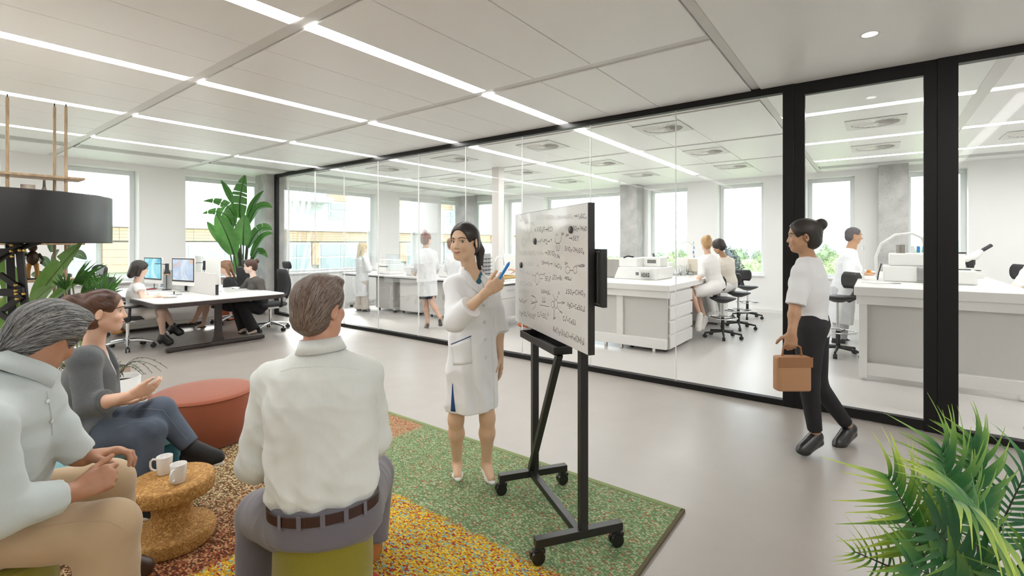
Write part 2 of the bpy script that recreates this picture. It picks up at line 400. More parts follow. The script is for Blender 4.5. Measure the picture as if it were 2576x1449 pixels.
# swirl diffusers
def diffuser_meshes():
    S = .30
    pl = MB(); n = 40
    outer = []; inner = []
    for q in range(n):
        a = 2*math.pi*q/n; c_, s_ = math.cos(a), math.sin(a); kk = S/max(abs(c_), abs(s_))
        outer.append((c_*kk, s_*kk)); inner.append((.245*c_, .245*s_))
    vs_ = [(x, y, -.008) for x, y in outer]+[(x, y, -.008) for x, y in inner]+[(x, y, .0) for x, y in outer]+[(x, y, .01) for x, y in inner]
    fs_ = [(q, n+q, n+(q+1) % n, (q+1) % n) for q in range(n)]+[(q, (q+1) % n, 2*n+(q+1) % n, 2*n+q) for q in range(n)]+[(n+q, 3*n+q, 3*n+(q+1) % n, n+(q+1) % n) for q in range(n)]
    pl.add(vs_, fs_)
    bk = MB().lathe([(0, .008), (.246, .008)], 32)
    bl = MB()
    for q in range(24):
        a = 2*math.pi*q/24; M_ = Matrix.Rotation(a, 4, 'Z')
        w0, w1 = .006, .024
        bl.add([M_ @ Vector(p) for p in ((.03, -w0, -.006), (.24, -w1, -.006), (.24, w1*.35, .006), (.03, w0*.6, .006), (.03, -w0, -.002), (.24, -w1, -.002), (.24, w1*.35, .0075), (.03, w0*.6, .0075))],
               [(0, 3, 2, 1), (4, 5, 6, 7), (0, 1, 5, 4), (1, 2, 6, 5), (2, 3, 7, 6), (3, 0, 4, 7)])
    hb = MB().lathe([(0, -.009), (.035, -.009), (.035, .004)], 20)
    return (pl.mesh('face_plate', mat('diffuser_grey', (.66, .66, .63), .4)), bk.mesh('plenum', mat('diffuser_dark', (.10, .10, .09), .7)),
            bl.mesh('blades', mat('diffuser_blade', (.74, .73, .70), .35)), hb.mesh('hub', mat('diffuser_blade', (.74, .73, .70), .35)))
DM = diffuser_meshes()
rn = ['nearest the glass', 'middle', 'farthest from the glass']; cn = ['right', 'second from right', 'third from right', 'left']
def diffuser(x, y, label):
    t = thing('air_diffuser', label, 'air vent', (x, y, HC-.002), 0, 'swirl air diffusers in the lab ceiling')
    inst('face_plate', DM[0], t); inst('plenum', DM[1], t); b_ = inst('blades', DM[2], t); b_['kind'] = 'stuff'; inst('hub', DM[3], t)
for i, x_ in enumerate((6.15, 8.17, 10.05)):
    for j, y_ in enumerate((2.2, 4.07, 5.95, 7.83)):
        diffuser(x_, y_, 'square swirl air diffuser in lab ceiling, row %s, %s' % (rn[i], cn[j]))
diffuser(7.46, 0, 'square swirl air diffuser seen through the door glass, larger nearer one')
diffuser(9.36, 0, 'square swirl air diffuser seen through the door glass, smaller farther one')
diffuser(9.45, -1.72, 'square swirl air diffuser cut by the right picture edge')
# glass partition ------------------------------------------------------------
part = struct(MB().box((XP-.03, 10.38, 0), (XP+.03, 10.47, HC)).build('wall_glass', M_black))
MB().box((XP-.04, .70, HC-.065), (XP+.04, 10.40, HC+.02)).build('top_rail', M_black, part, bevel=.003)
MB().box((XP-.04, .70, 0), (XP+.04, 10.40, .058)).build('bottom_rail', M_black, part, bevel=.003)
MB().box((XP-.04, .604, 0), (XP+.04, .70, HC+.02)).build('post', M_black, part, bevel=.003)
MB().box((XP-.04, -.53, 0), (XP+.04, -.404, HC+.02)).build('post', M_black, part, bevel=.003)
MB().box((XP-.04, -4.5, HC-.065), (XP+.04, -.53, HC+.02)).build('top_rail', M_black, part, bevel=.003)
MB().box((XP-.04, -4.5, 0), (XP+.04, -.53, .058)).build('bottom_rail', M_black, part, bevel=.003)
jy = [10.39, 9.93, 8.89, 7.90, 6.88, 5.85, 4.82, 3.79, 2.76, 1.725, .70]
for a_, b_ in zip(jy[:-1], jy[1:]):
    MB().box((XP-.006, b_+.004, .058), (XP+.006, a_-.004, HC-.065)).build('pane', M_glass, part)
for y_ in jy[1:-1]: MB().box((XP-.0065, y_-.0042, .058), (XP+.0065, y_+.0042, HC-.065)).build('joint', M_joint, part)
for a_, b_ in ((-.53, -2.5), (-2.5, -4.5)): MB().box((XP-.006, b_+.004, .058), (XP+.006, a_-.004, HC-.065)).build('pane', M_glass, part)
dr = MB()
dr.box((XP-.03, .52, .0), (XP+.03, .605, HC-.0)); dr.box((XP-.03, -.405, 0), (XP+.03, -.32, HC))
dr.box((XP-.03, -.32, 2.935), (XP+.03, .52, HC)); dr.box((XP-.03, -.32, .008), (XP+.03, .52, .088))
door = struct(dr.build('door_1', M_black, bevel=.002))
MB().box((XP-.006, -.32, .088), (XP+.006, .52, 2.935)).build('pane', M_glass, door)
# skirting / radiator ledge along the lab windows
struct(MB().box((5.5, Y1-.10, 0), (X1, Y1, .76)).build('trim_1', M_wall, bevel=.004))
struct(MB().box((X1-.06, Y0, 0), (X1, Y1-.1, .08)).build('baseboard_back', M_sill))
# ================================================================ OUTSIDE
M_clad = mat('orange_cladding', (.54, .375, .26), .6, noise=(3, .05))
M_rend = mat('pale_render', (.60, .61, .61), .8)
M_bglass = mat('pale_window_glass', (.38, .43, .45), .15)
M_bfr = mat('white_window_frame', (.62, .62, .62), .5)
bld = thing('office_building', 'pale neighbouring office building with orange cladding bands outside the left windows', 'building', (10, 30, -4))
def bb(x0, x1, y0, y1, z0, z1, nm, m, parent=None, bev=0):
    o = parent or bld
    l = Vector(bld.location)
    return MB().box((x0-l.x, y0-l.y, z0-l.z), (x1-l.x, y1-l.y, z1-l.z)).build(nm, m, o, bevel=bev)
bb(-22, 46, 30.3, 40, -4, 2.25, 'wall', M_rend)
bb(-22, 46, 30.0, 40, -4, -.55, 'wall', M_rend)
bb(16, 46, 31.2, 40, 2.25, 6.6, 'wall', M_rend)
bb(15.6, 46, 30.0, 31.2, 2.45, 2.95, 'balcony_slab', M_rend)
bb(-22.2, 46.2, 29.9, 40, 2.36, 2.46, 'roof_edge', M_bfr)
def cladding(x0, x1, z0, z1, y, n, parts):
    h = (z1-z0)/n; w = (x1-x0)/parts
    for i in range(n):
        for j in range(parts):
            bb(x0+j*w+.006, x0+(j+1)*w-.006, y, y+.3, z0+i*h+.005, z0+(i+1)*h-.005, 'cladding_board', M_clad)
def bwin(x0, x1, z0, z1, y, nx, nz):
    f = bb(x0-.06, x1+.06, y+.06, y+.22, z0-.06, z1+.06, 'window', M_bfr)
    w = (x1-x0)/nx; h = (z1-z0)/nz
    for i in range(nx):
        for j in range(nz):
            bb(x0+i*w+.06, x0+(i+1)*w-.06, y, y+.08, z0+j*h+.06, z0+(j+1)*h-.06, 'pane', M_bglass, f)
cladding(-6, 40, 1.68, 2.34, 30, 4, 14)
for k_, (x0, x1) in enumerate(((-5, -2), (-.8, 1.5), (2.6, 6.2), (10.1, 13.8), (15.2, 17.3), (18.0, 21.0), (22.0, 24.6), (25.6, 28.6), (30, 33))):
    bwin(x0, x1, -.30, 1.55, 29.98, 2, 2)
for a_, b_ in ((6.5, 7.9), (-2, -.8), (8.3, 10.0), (17.4, 17.9), (21.2, 21.9), (24.8, 25.5)): cladding(a_, b_, .1, 1.6, 29.95, 4, 1)
cladding(15, 34, -.58, -.42, 29.9, 1, 4)
cladding(19.2, 23.2, 4.62, 5.5, 31.15, 4, 1); cladding(25.6, 29, 4.62, 5.5, 31.15, 4, 1); cladding(29.6, 34, 4.62, 5.5, 31.15, 4, 1)
for x0, x1 in ((19.4, 22.4), (25.8, 28.2), (30, 33)): bwin(x0, x1, 3.35, 4.5, 31.05, 2, 2)
rl = MB(); lx_ = Vector(bld.location)
for q in range(7): rl.bar(Vector((16.2+q*.42, 30.2, 4.75))-lx_, Vector((16.2+q*.42, 30.2, 5.3))-lx_, .03, .03)
rl.bar(Vector((16.2, 30.2, 5.3))-lx_, Vector((18.75, 30.2, 5.3))-lx_, .04, .04); rl.build('balcony_rail', mat('rail_blue', (.25, .33, .40), .4), bld)
bb(15.9, 19.0, 30.0, 31.3, 4.35, 4.75, 'balcony_slab', M_rend)
# ground and trees
struct(MB().box((-120, -120, -4.3), (320, 260, -4.0)).build('ground', mat('meadow', (.30, .36, .18), .9, noise=(.06, .3))))
def leafy(name, c, r, n, m, parent, seed):
    rng = np.random.RandomState(seed)
    v = rng.normal(size=(n, 3)); v /= np.linalg.norm(v, axis=1)[:, None]; v[:, 2] = np.abs(v[:, 2])*1.0-.25
    lump = 1+.22*np.sin(v[:, 0]*5+seed)*np.sin(v[:, 1]*6+1)+.12*rng.rand(n)
    p = v*np.array(r)*lump[:, None]*(.82+.2*rng.rand(n)[:, None])
    s = (.022+.026*rng.rand(n))*r[2]
    a = rng.normal(size=(n, 3)); a /= np.linalg.norm(a, axis=1)[:, None]; b = np.cross(a, rng.normal(size=(n, 3))); b /= np.linalg.norm(b, axis=1)[:, None]
    V = np.stack([p-a*s[:, None], p+b*s[:, None]*.6, p+a*s[:, None], p-b*s[:, None]*.6], 1).reshape(-1, 3)+np.array(c)
    me = bpy.data.meshes.new(name); F = np.arange(4*n).reshape(-1, 4)
    me.from_pydata(V.tolist(), [], F.tolist()); me.materials.append(m)
    o = bpy.data.objects.new(name, me); COL.objects.link(o); o.parent = parent; o['kind'] = 'stuff'
    return o
TG = [mat('foliage_light', (.36, .41, .22), .7), mat('foliage_mid', (.24, .30, .16), .7), mat('foliage_dark', (.09, .095, .095), .8)]
M_bark = mat('bark', (.12, .09, .06), .9)
def tree(x, y, h, w, mi, label, seed):
    t = thing('tree', label, 'tree', (x, y, -4.0), 0, 'trees outside the lab windows')
    core = MB(); core.ell((0, 0, h*.62), (w*.72, w*.72, h*.33), 12, 8); core.build('crown_core', TG[mi], t)
    leafy('foliage', (0, 0, h*.62), (w, w, h*.42), 2200, TG[mi], t, seed)
    MB().cyl((0, 0, 0), (0, 0, h*.55), .05*h, .03*h, 8).build('trunk', M_bark, t)
tw = [(1335, 0, 26), (1392, 1, 33), (1432, 0, 24), (1500, 1, 38), (1545, 0, 30), (1640, 1, 23), (1676, 0, 29), (1708, 1, 38), (1742, 0, 27), (1822, 2, 23), (1850, 1, 34), (1885, 0, 25), (1925, 1, 33), (2048, 0, 22), (2080, 1, 32), (2125, 0, 25), (2300, 1, 32), (2400, 0, 22), (2452, 1, 30), (2540, 0, 24)]
tl = ['behind the whiteboard, far left', 'left of the tall bench equipment window', 'low in the window right of the whiteboard', 'at the middle of the widest lab window', 'at the right end of the widest lab window', 'just right of the concrete column', 'in the window above the flasks', 'in the window above the flasks, farther', 'at the right edge of the flask window', 'in the window right of the black-haired person', 'behind the dark tree', 'above the empty lab stool', 'near the right frame of the stool window', 'left edge of the door glass', 'in the door glass, farther', 'beside the bearded man', 'behind the door post', 'right of the door post', 'behind the stereo microscope', 'at the right picture edge']
for q, (px, mi, z) in enumerate(tw):
    p = at(px, 650, z*1.5)
    h = 4.0+EYE - {0: .75, 1: .35, 2: .1}[mi] + random.uniform(-.25, .25)
    tree(p.x, p.y, h, random.uniform(1.3, 1.7) if mi != 2 else 1.2, mi, ['pale sunlit leafy tree', 'mid green leafy tree', 'dark purple-grey tree'][mi]+' '+tl[q], q)
for q, (px, z) in enumerate(((540, 60), (560, 72), (585, 84), (345, 60))):
    p = at(px, 590, z); tree(p.x, p.y, 4+2.9+q*.15 + .2, 2.0, 1, 'distant green tree top over the low orange building roof, %s' % ['left of the banana plant', 'behind the banana leaves', 'right of the banana stems', 'by the left window edge'][q], 40+q)
# far wooded horizon
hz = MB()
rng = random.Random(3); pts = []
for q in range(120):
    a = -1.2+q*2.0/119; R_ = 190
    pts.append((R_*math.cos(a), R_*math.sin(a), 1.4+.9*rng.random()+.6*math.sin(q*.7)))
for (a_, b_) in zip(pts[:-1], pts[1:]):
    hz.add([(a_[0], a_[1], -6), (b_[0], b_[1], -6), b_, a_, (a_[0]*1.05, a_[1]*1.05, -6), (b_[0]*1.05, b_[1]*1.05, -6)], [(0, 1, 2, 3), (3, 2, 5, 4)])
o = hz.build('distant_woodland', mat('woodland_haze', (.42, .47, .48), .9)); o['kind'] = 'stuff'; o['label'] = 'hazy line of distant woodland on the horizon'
# ================================================================ LOUNGE
# rug ------------------------------------------------------------------
k = NT('woven_rug')
pv = k.n('SeparateXYZ'); k.l(k.co, pv.inputs[0]); gx, gy = pv.outputs[0], pv.outputs[1]
wob = k.math('MULTIPLY', k.math('SUBTRACT', k.noise(9, 3), .5), .10)
def step(v, edge, soft=.02):
    mr = k.n('MapRange', i1=edge-soft, i2=edge+soft, i3=0.0, i4=1.0); k.l(k.math('ADD', v, wob), mr.inputs[0]); return mr.outputs[0]
st = k.mapping((135, 78, 1), (0, 0, .0)); vo = k.n('TexVoronoi', Scale=1.0, Randomness=.6); vo.voronoi_dimensions = '2D'; k.l(st, vo.inputs['Vector'])
vc = k.n('SeparateXYZ'); k.l(vo.outputs['Color'], vc.inputs[0]); rnd, rnd2 = vc.outputs[0], vc.outputs[1]
big = k.noise(2.3, 4)
green = k.ramp(rnd, [(0, (.13, .22, .10)), (.38, (.25, .36, .18)), (.68, (.40, .46, .27)), (.84, (.56, .56, .40)), (.92, (.46, .08, .05))], 'CONSTANT')
green = k.mix(k.math('MULTIPLY', big, .45), green, (.26, .36, .18))
yellow = k.ramp(rnd, [(0, (.60, .33, .02)), (.32, (.78, .56, .05)), (.54, (.50, .19, .03)), (.64, (.62, .52, .20)), (.74, (.24, .44, .42)), (.88, (.42, .05, .03))], 'CONSTANT')
tan = k.ramp(rnd, [(0, (.13, .075, .03)), (.3, (.36, .25, .12)), (.65, (.66, .53, .32)), (.93, (.33, .10, .04))], 'CONSTANT')
redb = k.ramp(rnd, [(0, (.09, .025, .01)), (.3, (.26, .085, .03)), (.6, (.46, .23, .10)), (.85, (.26, .04, .015))], 'CONSTANT')
rose = k.ramp(rnd, [(0, (.42, .22, .13)), (.4, (.52, .34, .20)), (.72, (.40, .10, .05)), (.86, (.30, .32, .14))], 'CONSTANT')
mr = k.n('MapRange', i1=2.55, i2=3.25, i3=1.0, i4=0.0); k.l(k.math('ADD', k.math('ADD', gy, k.math('MULTIPLY', gx, -.02)), k.math('MULTIPLY', wob, 4.0)), mr.inputs[0])
brown = k.mix(mr.outputs[0], tan, redb)
left = k.mix(step(gy, 2.52), yellow, brown)
right = k.mix(step(gy, 3.03), green, rose)
c = k.mix(step(gx, 1.90), left, right)
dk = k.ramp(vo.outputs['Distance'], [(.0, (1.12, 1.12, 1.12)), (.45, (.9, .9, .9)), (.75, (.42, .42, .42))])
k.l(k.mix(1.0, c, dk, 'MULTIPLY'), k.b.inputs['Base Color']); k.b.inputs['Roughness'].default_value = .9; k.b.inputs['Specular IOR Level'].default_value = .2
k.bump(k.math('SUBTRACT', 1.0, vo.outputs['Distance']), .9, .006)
rug = thing('area_rug', 'large woven patchwork rug of green, yellow, rust and straw areas under the lounge group', 'rug', (0, 0, 0))
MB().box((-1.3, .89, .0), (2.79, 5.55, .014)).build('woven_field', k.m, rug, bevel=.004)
hm = MB(); hm.box((2.765, .885, .0), (2.80, 5.55, .0165)); hm.build('edge_binding', mat('rug_binding', (.20, .25, .10), .9, bump=(200, .5)), rug)
hm = MB(); hm.box((-1.3, .872, .0), (2.80, .89, .0165)); hm.build('edge_binding', mat('rug_binding_dark', (.10, .08, .04), .9), rug)
RZ = .0145
# cork table -------------------------------------------------------------
k = NT('cork')
v1 = k.n('TexVoronoi', Scale=170.0); k.l(k.co, v1.inputs['Vector']); s1 = k.n('SeparateXYZ'); k.l(v1.outputs['Color'], s1.inputs[0])
c = k.ramp(s1.outputs[0], [(0, (.20, .085, .02)), (.25, (.38, .19, .05)), (.6, (.50, .28, .08)), (.9, (.62, .38, .14))])
c = k.mix(k.ramp(k.noise(60, 5), [(.35, (0, 0, 0)), (.6, (1, 1, 1))]), (.33, .16, .04), c)
k.l(c, k.b.inputs['Base Color']); k.b.inputs['Roughness'].default_value = .85; k.bump(s1.outputs[1], .35, .003); M_cork = k.m
ct = at(433, 1300, 2.47)
t = thing('side_table', 'round cork spool side table on the rug carrying two white mugs', 'table', (ct.x, ct.y, RZ))
def disc(z0, z1, r, b=.012):
    return [(0, z0), (r-b, z0), (r-b*.3, z0+b*.3), (r, z0+b), (r, z1-b), (r-b*.3, z1-b*.3), (r-b, z1), (0, z1)]
MB().lathe(disc(0, .075, .19), 48).build('base', M_cork, t)
MB().lathe([(.125, .07), (.105, .085), (.092, .11), (.088, .16), (.092, .215), (.105, .24), (.125, .258)], 40).build('stem', M_cork, t)
MB().lathe(disc(.25, .325, .19), 48).build('tabletop', M_cork, t)
M_cer = mat('white_ceramic', (.78, .77, .75), .18, coat=.3)
def mug(p, rz, label):
    t = thing('mug', label, 'mug', p, rz, 'mugs on the cork table')
    MB().lathe([(0, .0), (.030, .0), (.033, .004), (.037, .09), (.0365, .092), (.035, .09), (.031, .008), (0, .007)], 32).build('cup', M_cer, t)
    MB().tube([(.034, 0, .075), (.055, 0, .078), (.066, 0, .066), (.067, 0, .045), (.062, 0, .028), (.046, 0, .018), (.033, 0, .022)], .0055, 8).build('handle', M_cer, t)
for px, py, a, lb in ((414, 1191, 2.4, 'white ceramic mug on the cork table, farther one with handle pointing left'), (449, 1212, 3.9, 'white ceramic mug on the cork table, nearer one with handle facing the viewer')):
    p = onfloor(px, py, .325+RZ); mug((p.x, p.y, .325+RZ+.0005), a, lb)
# poufs ---------------------------------------------------------------------
def fabric(name, col, sc=260, var=.12):
    k = NT(name)
    w1 = k.noise(sc, 2); w2 = k.noise(5, 4)
    c = k.mix(w1, tuple(x*(1-var) for x in col), tuple(min(1, x*(1+var)) for x in col)); c = k.mix(k.math('MULTIPLY', w2, .3), c, tuple(x*.82 for x in col))
    k.l(c, k.b.inputs['Base Color']); k.b.inputs['Roughness'].default_value = .9; k.b.inputs['Sheen Weight'].default_value = .25; k.b.inputs['Specular IOR Level'].default_value = .2
    k.bump(w1, .35, .002); return k.m
def pouf(name, label, p, r, h, m, cat='pouf', sy=1.0, rz=0):
    t = thing(name, label, cat, (p[0], p[1], RZ), rz)
    S = Matrix.Diagonal((1, sy, 1, 1))
    MB().lathe([(0, .004), (r-.01, .004), (r, .012), (r+.004, h*.5), (r, h-.022), (r-.003, h-.012)], 56, M=S).build('body', m, t)
    MB().lathe([(r-.003, h-.012), (r-.012, h-.002), (r-.04, h+.004), (r*.5, h+.010), (0, h+.012)], 56, M=S).build('seat_top', m, t)
    n = 56; MB().tube([(S @ Vector(((r+.0005)*math.cos(2*math.pi*q/n), (r+.0005)*math.sin(2*math.pi*q/n), h-.013))) for q in range(n)], .0035, 6, closed=True).build('piping', m, t)
    return t
pouf('ottoman', 'round rust red fabric ottoman at the far edge of the rug', (1.545, 4.24), .355, .37, fabric('rust_fabric', (.30, .085, .042)))
M_olive = fabric('olive_fabric', (.235, .205, .022))
pouf('stool', 'olive green cylinder stool under the man seen from behind', at(816, 1300, 2.0), .193, .425, M_olive, 'stool')
gs = at(-45, 1400, 1.62)
pouf('stool', 'olive green cylinder stool at the left bottom edge under the grey-haired man', gs, .19, .47, M_olive, 'stool')
M_teal = fabric('teal_fabric', (.22, .46, .49))
tb = at(205, 1130, 2.72)
t = thing('bench', 'pale teal upholstered block seat under the woman in the cardigan', 'seat', (tb.x, tb.y, RZ), math.radians(8))
MB().prism(rounded(.80, .62, .06), .34, .40).build('seat_cushion', M_teal, t, bevel=.015)
MB().prism(rounded(.78, .60, .05), .004, .335).build('body', fabric('shaded_teal_fabric', (.03, .13, .17)), t, bevel=.01)  # same teal seat; shade on its sides is painted as a darker fabric colour
sp_ = MB(); sp_.tube([(.392, -.28, .32), (.398, -.30, .365), (.385, -.2, .41), (.37, -.1, .415)], .012, 8); sp_.build('corner_strap', mat('navy_strap', (.012, .035, .07), .6), t)
# red ring thing at the bottom edge
p = onfloor(950, 1440, .02)
t = thing('cushion_ring', 'bright red flat ring on the rug at the bottom edge, beside the olive stool', 'ring', (p.x-.13, p.y-.02, RZ))
MB().tube([(.10*math.cos(q*math.pi/16), .10*math.sin(q*math.pi/16), .014) for q in range(32)], .013, 10, closed=True).build('ring_body', mat('red_plastic', (.55, .045, .015), .35), t)
# whiteboard easel ---------------------------------------------------------
eo = Vector((2.085, 1.165, 0)); ed = Vector((.565, .826, 0)).normalized(); en = Vector((-ed.y, ed.x, 0))
EM = Matrix((ed, en, Vector((0, 0, 1)))).transposed().to_4x4(); EM.translation = eo + Vector((0, 0, RZ))
M_bk = mat('black_powdercoat', (.014, .013, .012), .38, bump=(500, .05))
t = thing('whiteboard_easel', 'black rolling easel holding a whiteboard covered in chemistry formulas', 'whiteboard')
t.matrix_world = EM; t.rotation_euler = EM.to_euler(); t.location = EM.translation
def eb(nm, f, m=M_bk, bevel=.002, parent=None):
    q = MB(); f(q); return q.build(nm, m, parent or t, bevel=bevel)
bz = RZ
eb('post', lambda q: q.box((-.02, -.04, .085), (.02, .0, 1.10-bz)))
eb('post', lambda q: q.box((.66-.02, -.04, .085), (.66+.02, .0, 1.10-bz)))
eb('foot', lambda q: q.box((-.021, -.235, .082), (.021, .235, .122)))
eb('foot', lambda q: q.box((.639, -.235, .082), (.681, .215, .122)))
eb('cross_bar', lambda q: q.bar((0.02, 0, .102), (.64, 0, .102), .038, .036))
eb('brace', lambda q: q.bar((.645, .012, .13), (.175, .03, .965-bz), .03, .036, up=(0, 1, 0)))
for u_, v_ in ((0, -.215), (0, .215), (.66, -.215), (.66, .195)):
    c_ = MB(); c_.cyl((u_, v_, .066), (u_, v_, .083), .02, .02, 14); c_.prism([(-.016, -.03), (.016, -.03), (.016, .03), (-.016, .03)], .048, .07, M=Matrix.Translation((u_, v_, 0)))
    cb = c_.build('caster', M_bk, t, bevel=.004)
    w_ = MB(); w_.cyl((u_-.022, v_+.008, .033), (u_-.004, v_+.008, .033), .033, .033, 20); w_.cyl((u_+.004, v_+.008, .033), (u_+.022, v_+.008, .033), .033, .033, 20); w_.build('caster_wheel', mat('caster_rubber', (.01, .01, .01), .25), cb, bevel=.005)
tr = MB(); tr.box((.14, -.03, .955), (.665, .075, .962)); tr.box((.14, .07, .955), (.665, .076, 1.01-bz)); tr.box((.14, -.03, .955), (.146, .075, 1.01-bz)); tr.box((.659, -.03, .955), (.665, .075, 1.01-bz)); tr.box((.14, -.03, .955), (.665, -.024, 1.01-bz))
tr.build('pen_tray', M_bk, t, bevel=.0015)
eb('rear_arm', lambda q: q.box((-.196, -.045, 1.254-bz), (.974, -.021, 1.523-bz)))
sc_ = MB(); sc_.box((-.17, -.02, 1.262-bz), (-.11, -.018, 1.27-bz)); sc_.box((-.17, -.02, 1.508-bz), (-.11, -.018, 1.516-bz)); sc_.box((-.15, -.0215, 1.27-bz), (-.145, -.018, 1.508-bz)); sc_.build('clip_rail', mat('steel', (.55, .55, .55), .3, 1), t)
B0, B1, BZ0, BZ1 = -.1234, .9245, 1.024, 1.742
eb('board_frame', lambda q: q.box((B0-.004, -.018, BZ0-bz), (B1+.002, .0155, BZ1-bz)), bevel=.001)
wb = eb('board', lambda q: q.box((B0, .0156, BZ0+.003-bz), (B1, .0185, BZ1-.003-bz)), mat('whiteboard_enamel', (.72, .71, .69), .16, coat=.25), bevel=0)
# ---- handwriting: stroke glyphs on a 1 x 1.6 cell
G = {'0': 'AHGFEDCBA', 'O': 'AHGFEDCBA'}
def arc(cx_, cy_, rx, ry, a0, a1, n=8): return [(cx_+rx*math.cos(math.radians(a0+(a1-a0)*q/n)), cy_+ry*math.sin(math.radians(a0+(a1-a0)*q/n))) for q in range(n+1)]
GL = {
 'A': [[(0, 0), (.4, 1.5), (.8, 0)], [(.15, .55), (.65, .55)]], 'B': [[(0, 0), (0, 1.5)]+arc(.1, 1.15, .5, .35, 90, -90, 6)+arc(.1, .4, .6, .4, 90, -90, 6)+[(0, 0)]],
 'C': [arc(.5, .75, .5, .75, 50, 310)], 'D': [[(0, 0), (0, 1.5)]+arc(.05, .75, .7, .75, 90, -90)], 'E': [[(.6, 1.5), (0, 1.5), (0, 0), (.65, 0)], [(0, .78), (.5, .78)]],
 'F': [[(.65, 1.5), (0, 1.5), (0, 0)], [(0, .8), (.5, .8)]], 'H': [[(0, 0), (0, 1.5)], [(.7, 0), (.7, 1.5)], [(0, .75), (.7, .75)]], 'K': [[(0, 0), (0, 1.5)], [(.65, 1.5), (0, .6), (.7, 0)]],
 'M': [[(0, 0), (.1, 1.5), (.45, .5), (.8, 1.5), (.9, 0)]], 'N': [[(0, 0), (0, 1.5), (.7, 0), (.7, 1.5)]], 'O': [arc(.42, .75, .42, .75, 90, 450, 12)], 'P': [[(0, 0), (0, 1.5)]+arc(.1, 1.1, .5, .4, 90, -90, 6)+[(0, .7)]],
 'R': [[(0, 0), (0, 1.5)]+arc(.1, 1.1, .5, .4, 90, -90, 6)+[(.05, .7), (.65, 0)]], 'S': [arc(.38, 1.1, .35, .38, 40, 250, 7)+arc(.38, .36, .38, .38, 80, -150, 7)], 'T': [[(0, 1.5), (.8, 1.5)], [(.4, 1.5), (.4, 0)]],
 'V': [[(0, 1.5), (.35, 0), (.7, 1.5)]], 'Z': [[(0, 1.5), (.7, 1.5), (0, 0), (.75, 0)]],
 'a': [arc(.3, .4, .3, .4, 20, 340)+[(.6, 0)], [(.6, .8), (.6, 0)]], 'b': [[(0, 1.5), (0, 0)], arc(.3, .38, .3, .38, 180, -180)], 'c': [arc(.35, .4, .35, .4, 50, 310)], 'd': [arc(.3, .4, .3, .4, 0, 360), [(.6, 1.5), (.6, 0)]],
 'e': [[(.05, .42), (.58, .42)]+arc(.32, .4, .3, .4, 0, 310)], 'g': [arc(.3, .4, .3, .4, 0, 360), [(.6, .8), (.6, -.4), (.3, -.6), (0, -.45)]], 'l': [[(.1, 1.5), (.1, .1), (.25, 0)]], 'm': [[(0, 0), (0, .8)], [(0, .6), (.2, .8), (.38, .7), (.38, 0)], [(.38, .6), (.6, .8), (.76, .7), (.76, 0)]],
 'n': [[(0, 0), (0, .8)], [(0, .6), (.3, .8), (.5, .65), (.5, 0)]], 'o': [arc(.32, .4, .32, .4, 90, 450, 10)], 'p': [[(0, -.5), (0, .8)], arc(.3, .4, .3, .4, 180, -180)], 'r': [[(0, 0), (0, .8)], [(0, .55), (.2, .78), (.42, .75)]], 't': [[(.3, 1.3), (.3, .1), (.5, 0)], [(.05, .85), (.55, .85)]],
 'u': [[(0, .8), (.02, .2), (.25, 0), (.5, .25)], [(.52, .8), (.52, 0)]], 'x': [[(0, .8), (.5, 0)], [(.5, .8), (0, 0)]], 'z': [[(0, .8), (.5, .8), (0, 0), (.55, 0)]],
 '1': [[(.1, 1.2), (.3, 1.5), (.3, 0)]], '2': [arc(.35, 1.1, .35, .4, 160, -30, 7)+[(0, 0), (.75, 0)]], '3': [arc(.3, 1.12, .35, .38, 140, -80, 7)+arc(.3, .38, .4, .38, 80, -140, 7)], '4': [[(.55, 0), (.55, 1.5), (0, .5), (.8, .5)]],
 '5': [[(.65, 1.5), (.1, 1.5), (.05, .85)]+arc(.3, .45, .4, .45, 110, -140, 7)], '6': [[(.6, 1.45), (.15, .9)]+arc(.38, .4, .36, .4, 150, 510, 10)], '7': [[(0, 1.5), (.7, 1.5), (.25, 0)]], '8': [arc(.35, 1.12, .3, .36, -90, 270, 10)+arc(.35, .38, .36, .38, 90, -270, 10)],
 '+': [[(.3, .3), (.3, 1.0)], [(0, .65), (.6, .65)]], '-': [[(.05, .65), (.5, .65)]], '=': [[(0, .5), (.6, .5)], [(0, .85), (.6, .85)]], '(': [[(.3, 1.7), (.05, .8), (.3, -.2)]], ')': [[(.05, 1.7), (.3, .8), (.05, -.2)]], '?': [arc(.3, 1.2, .3, .3, 170, -80, 7)+[(.3, .45)], [(.3, .1), (.3, .0)]],
 '>': [[(0, .65), (1.5, .65)], [(1.05, 1.05), (1.5, .65), (1.05, .25)]], '!': [[(.25, 1.7), (.25, -.1)], [(0, .25), (.25, -.1), (.5, .25)]], '@': [[(.25, -.1), (.25, 1.6)], [(0, 1.25), (.25, 1.6), (.5, 1.25)]], '.': [[(.1, 0), (.14, .08)]], ',': [[(.1, .1), (.05, -.15)]], "'": [[(.1, 1.5), (.05, 1.25)]], ' ': [],
}
def boardpt(px, py):
    dr_ = Vector((FW[0]+(px-CXP)/FPX*RT[0], FW[1]+(px-CXP)/FPX*RT[1], -(py-HY)/FPX)); o_ = Vector((0, 0, EYE)); p0 = eo+en*.0185
    z = (p0-o_).dot(en)/dr_.dot(en); q = o_+dr_*z
    return Vector(((q-eo).dot(ed), q.z-bz))          # (u along left, height)
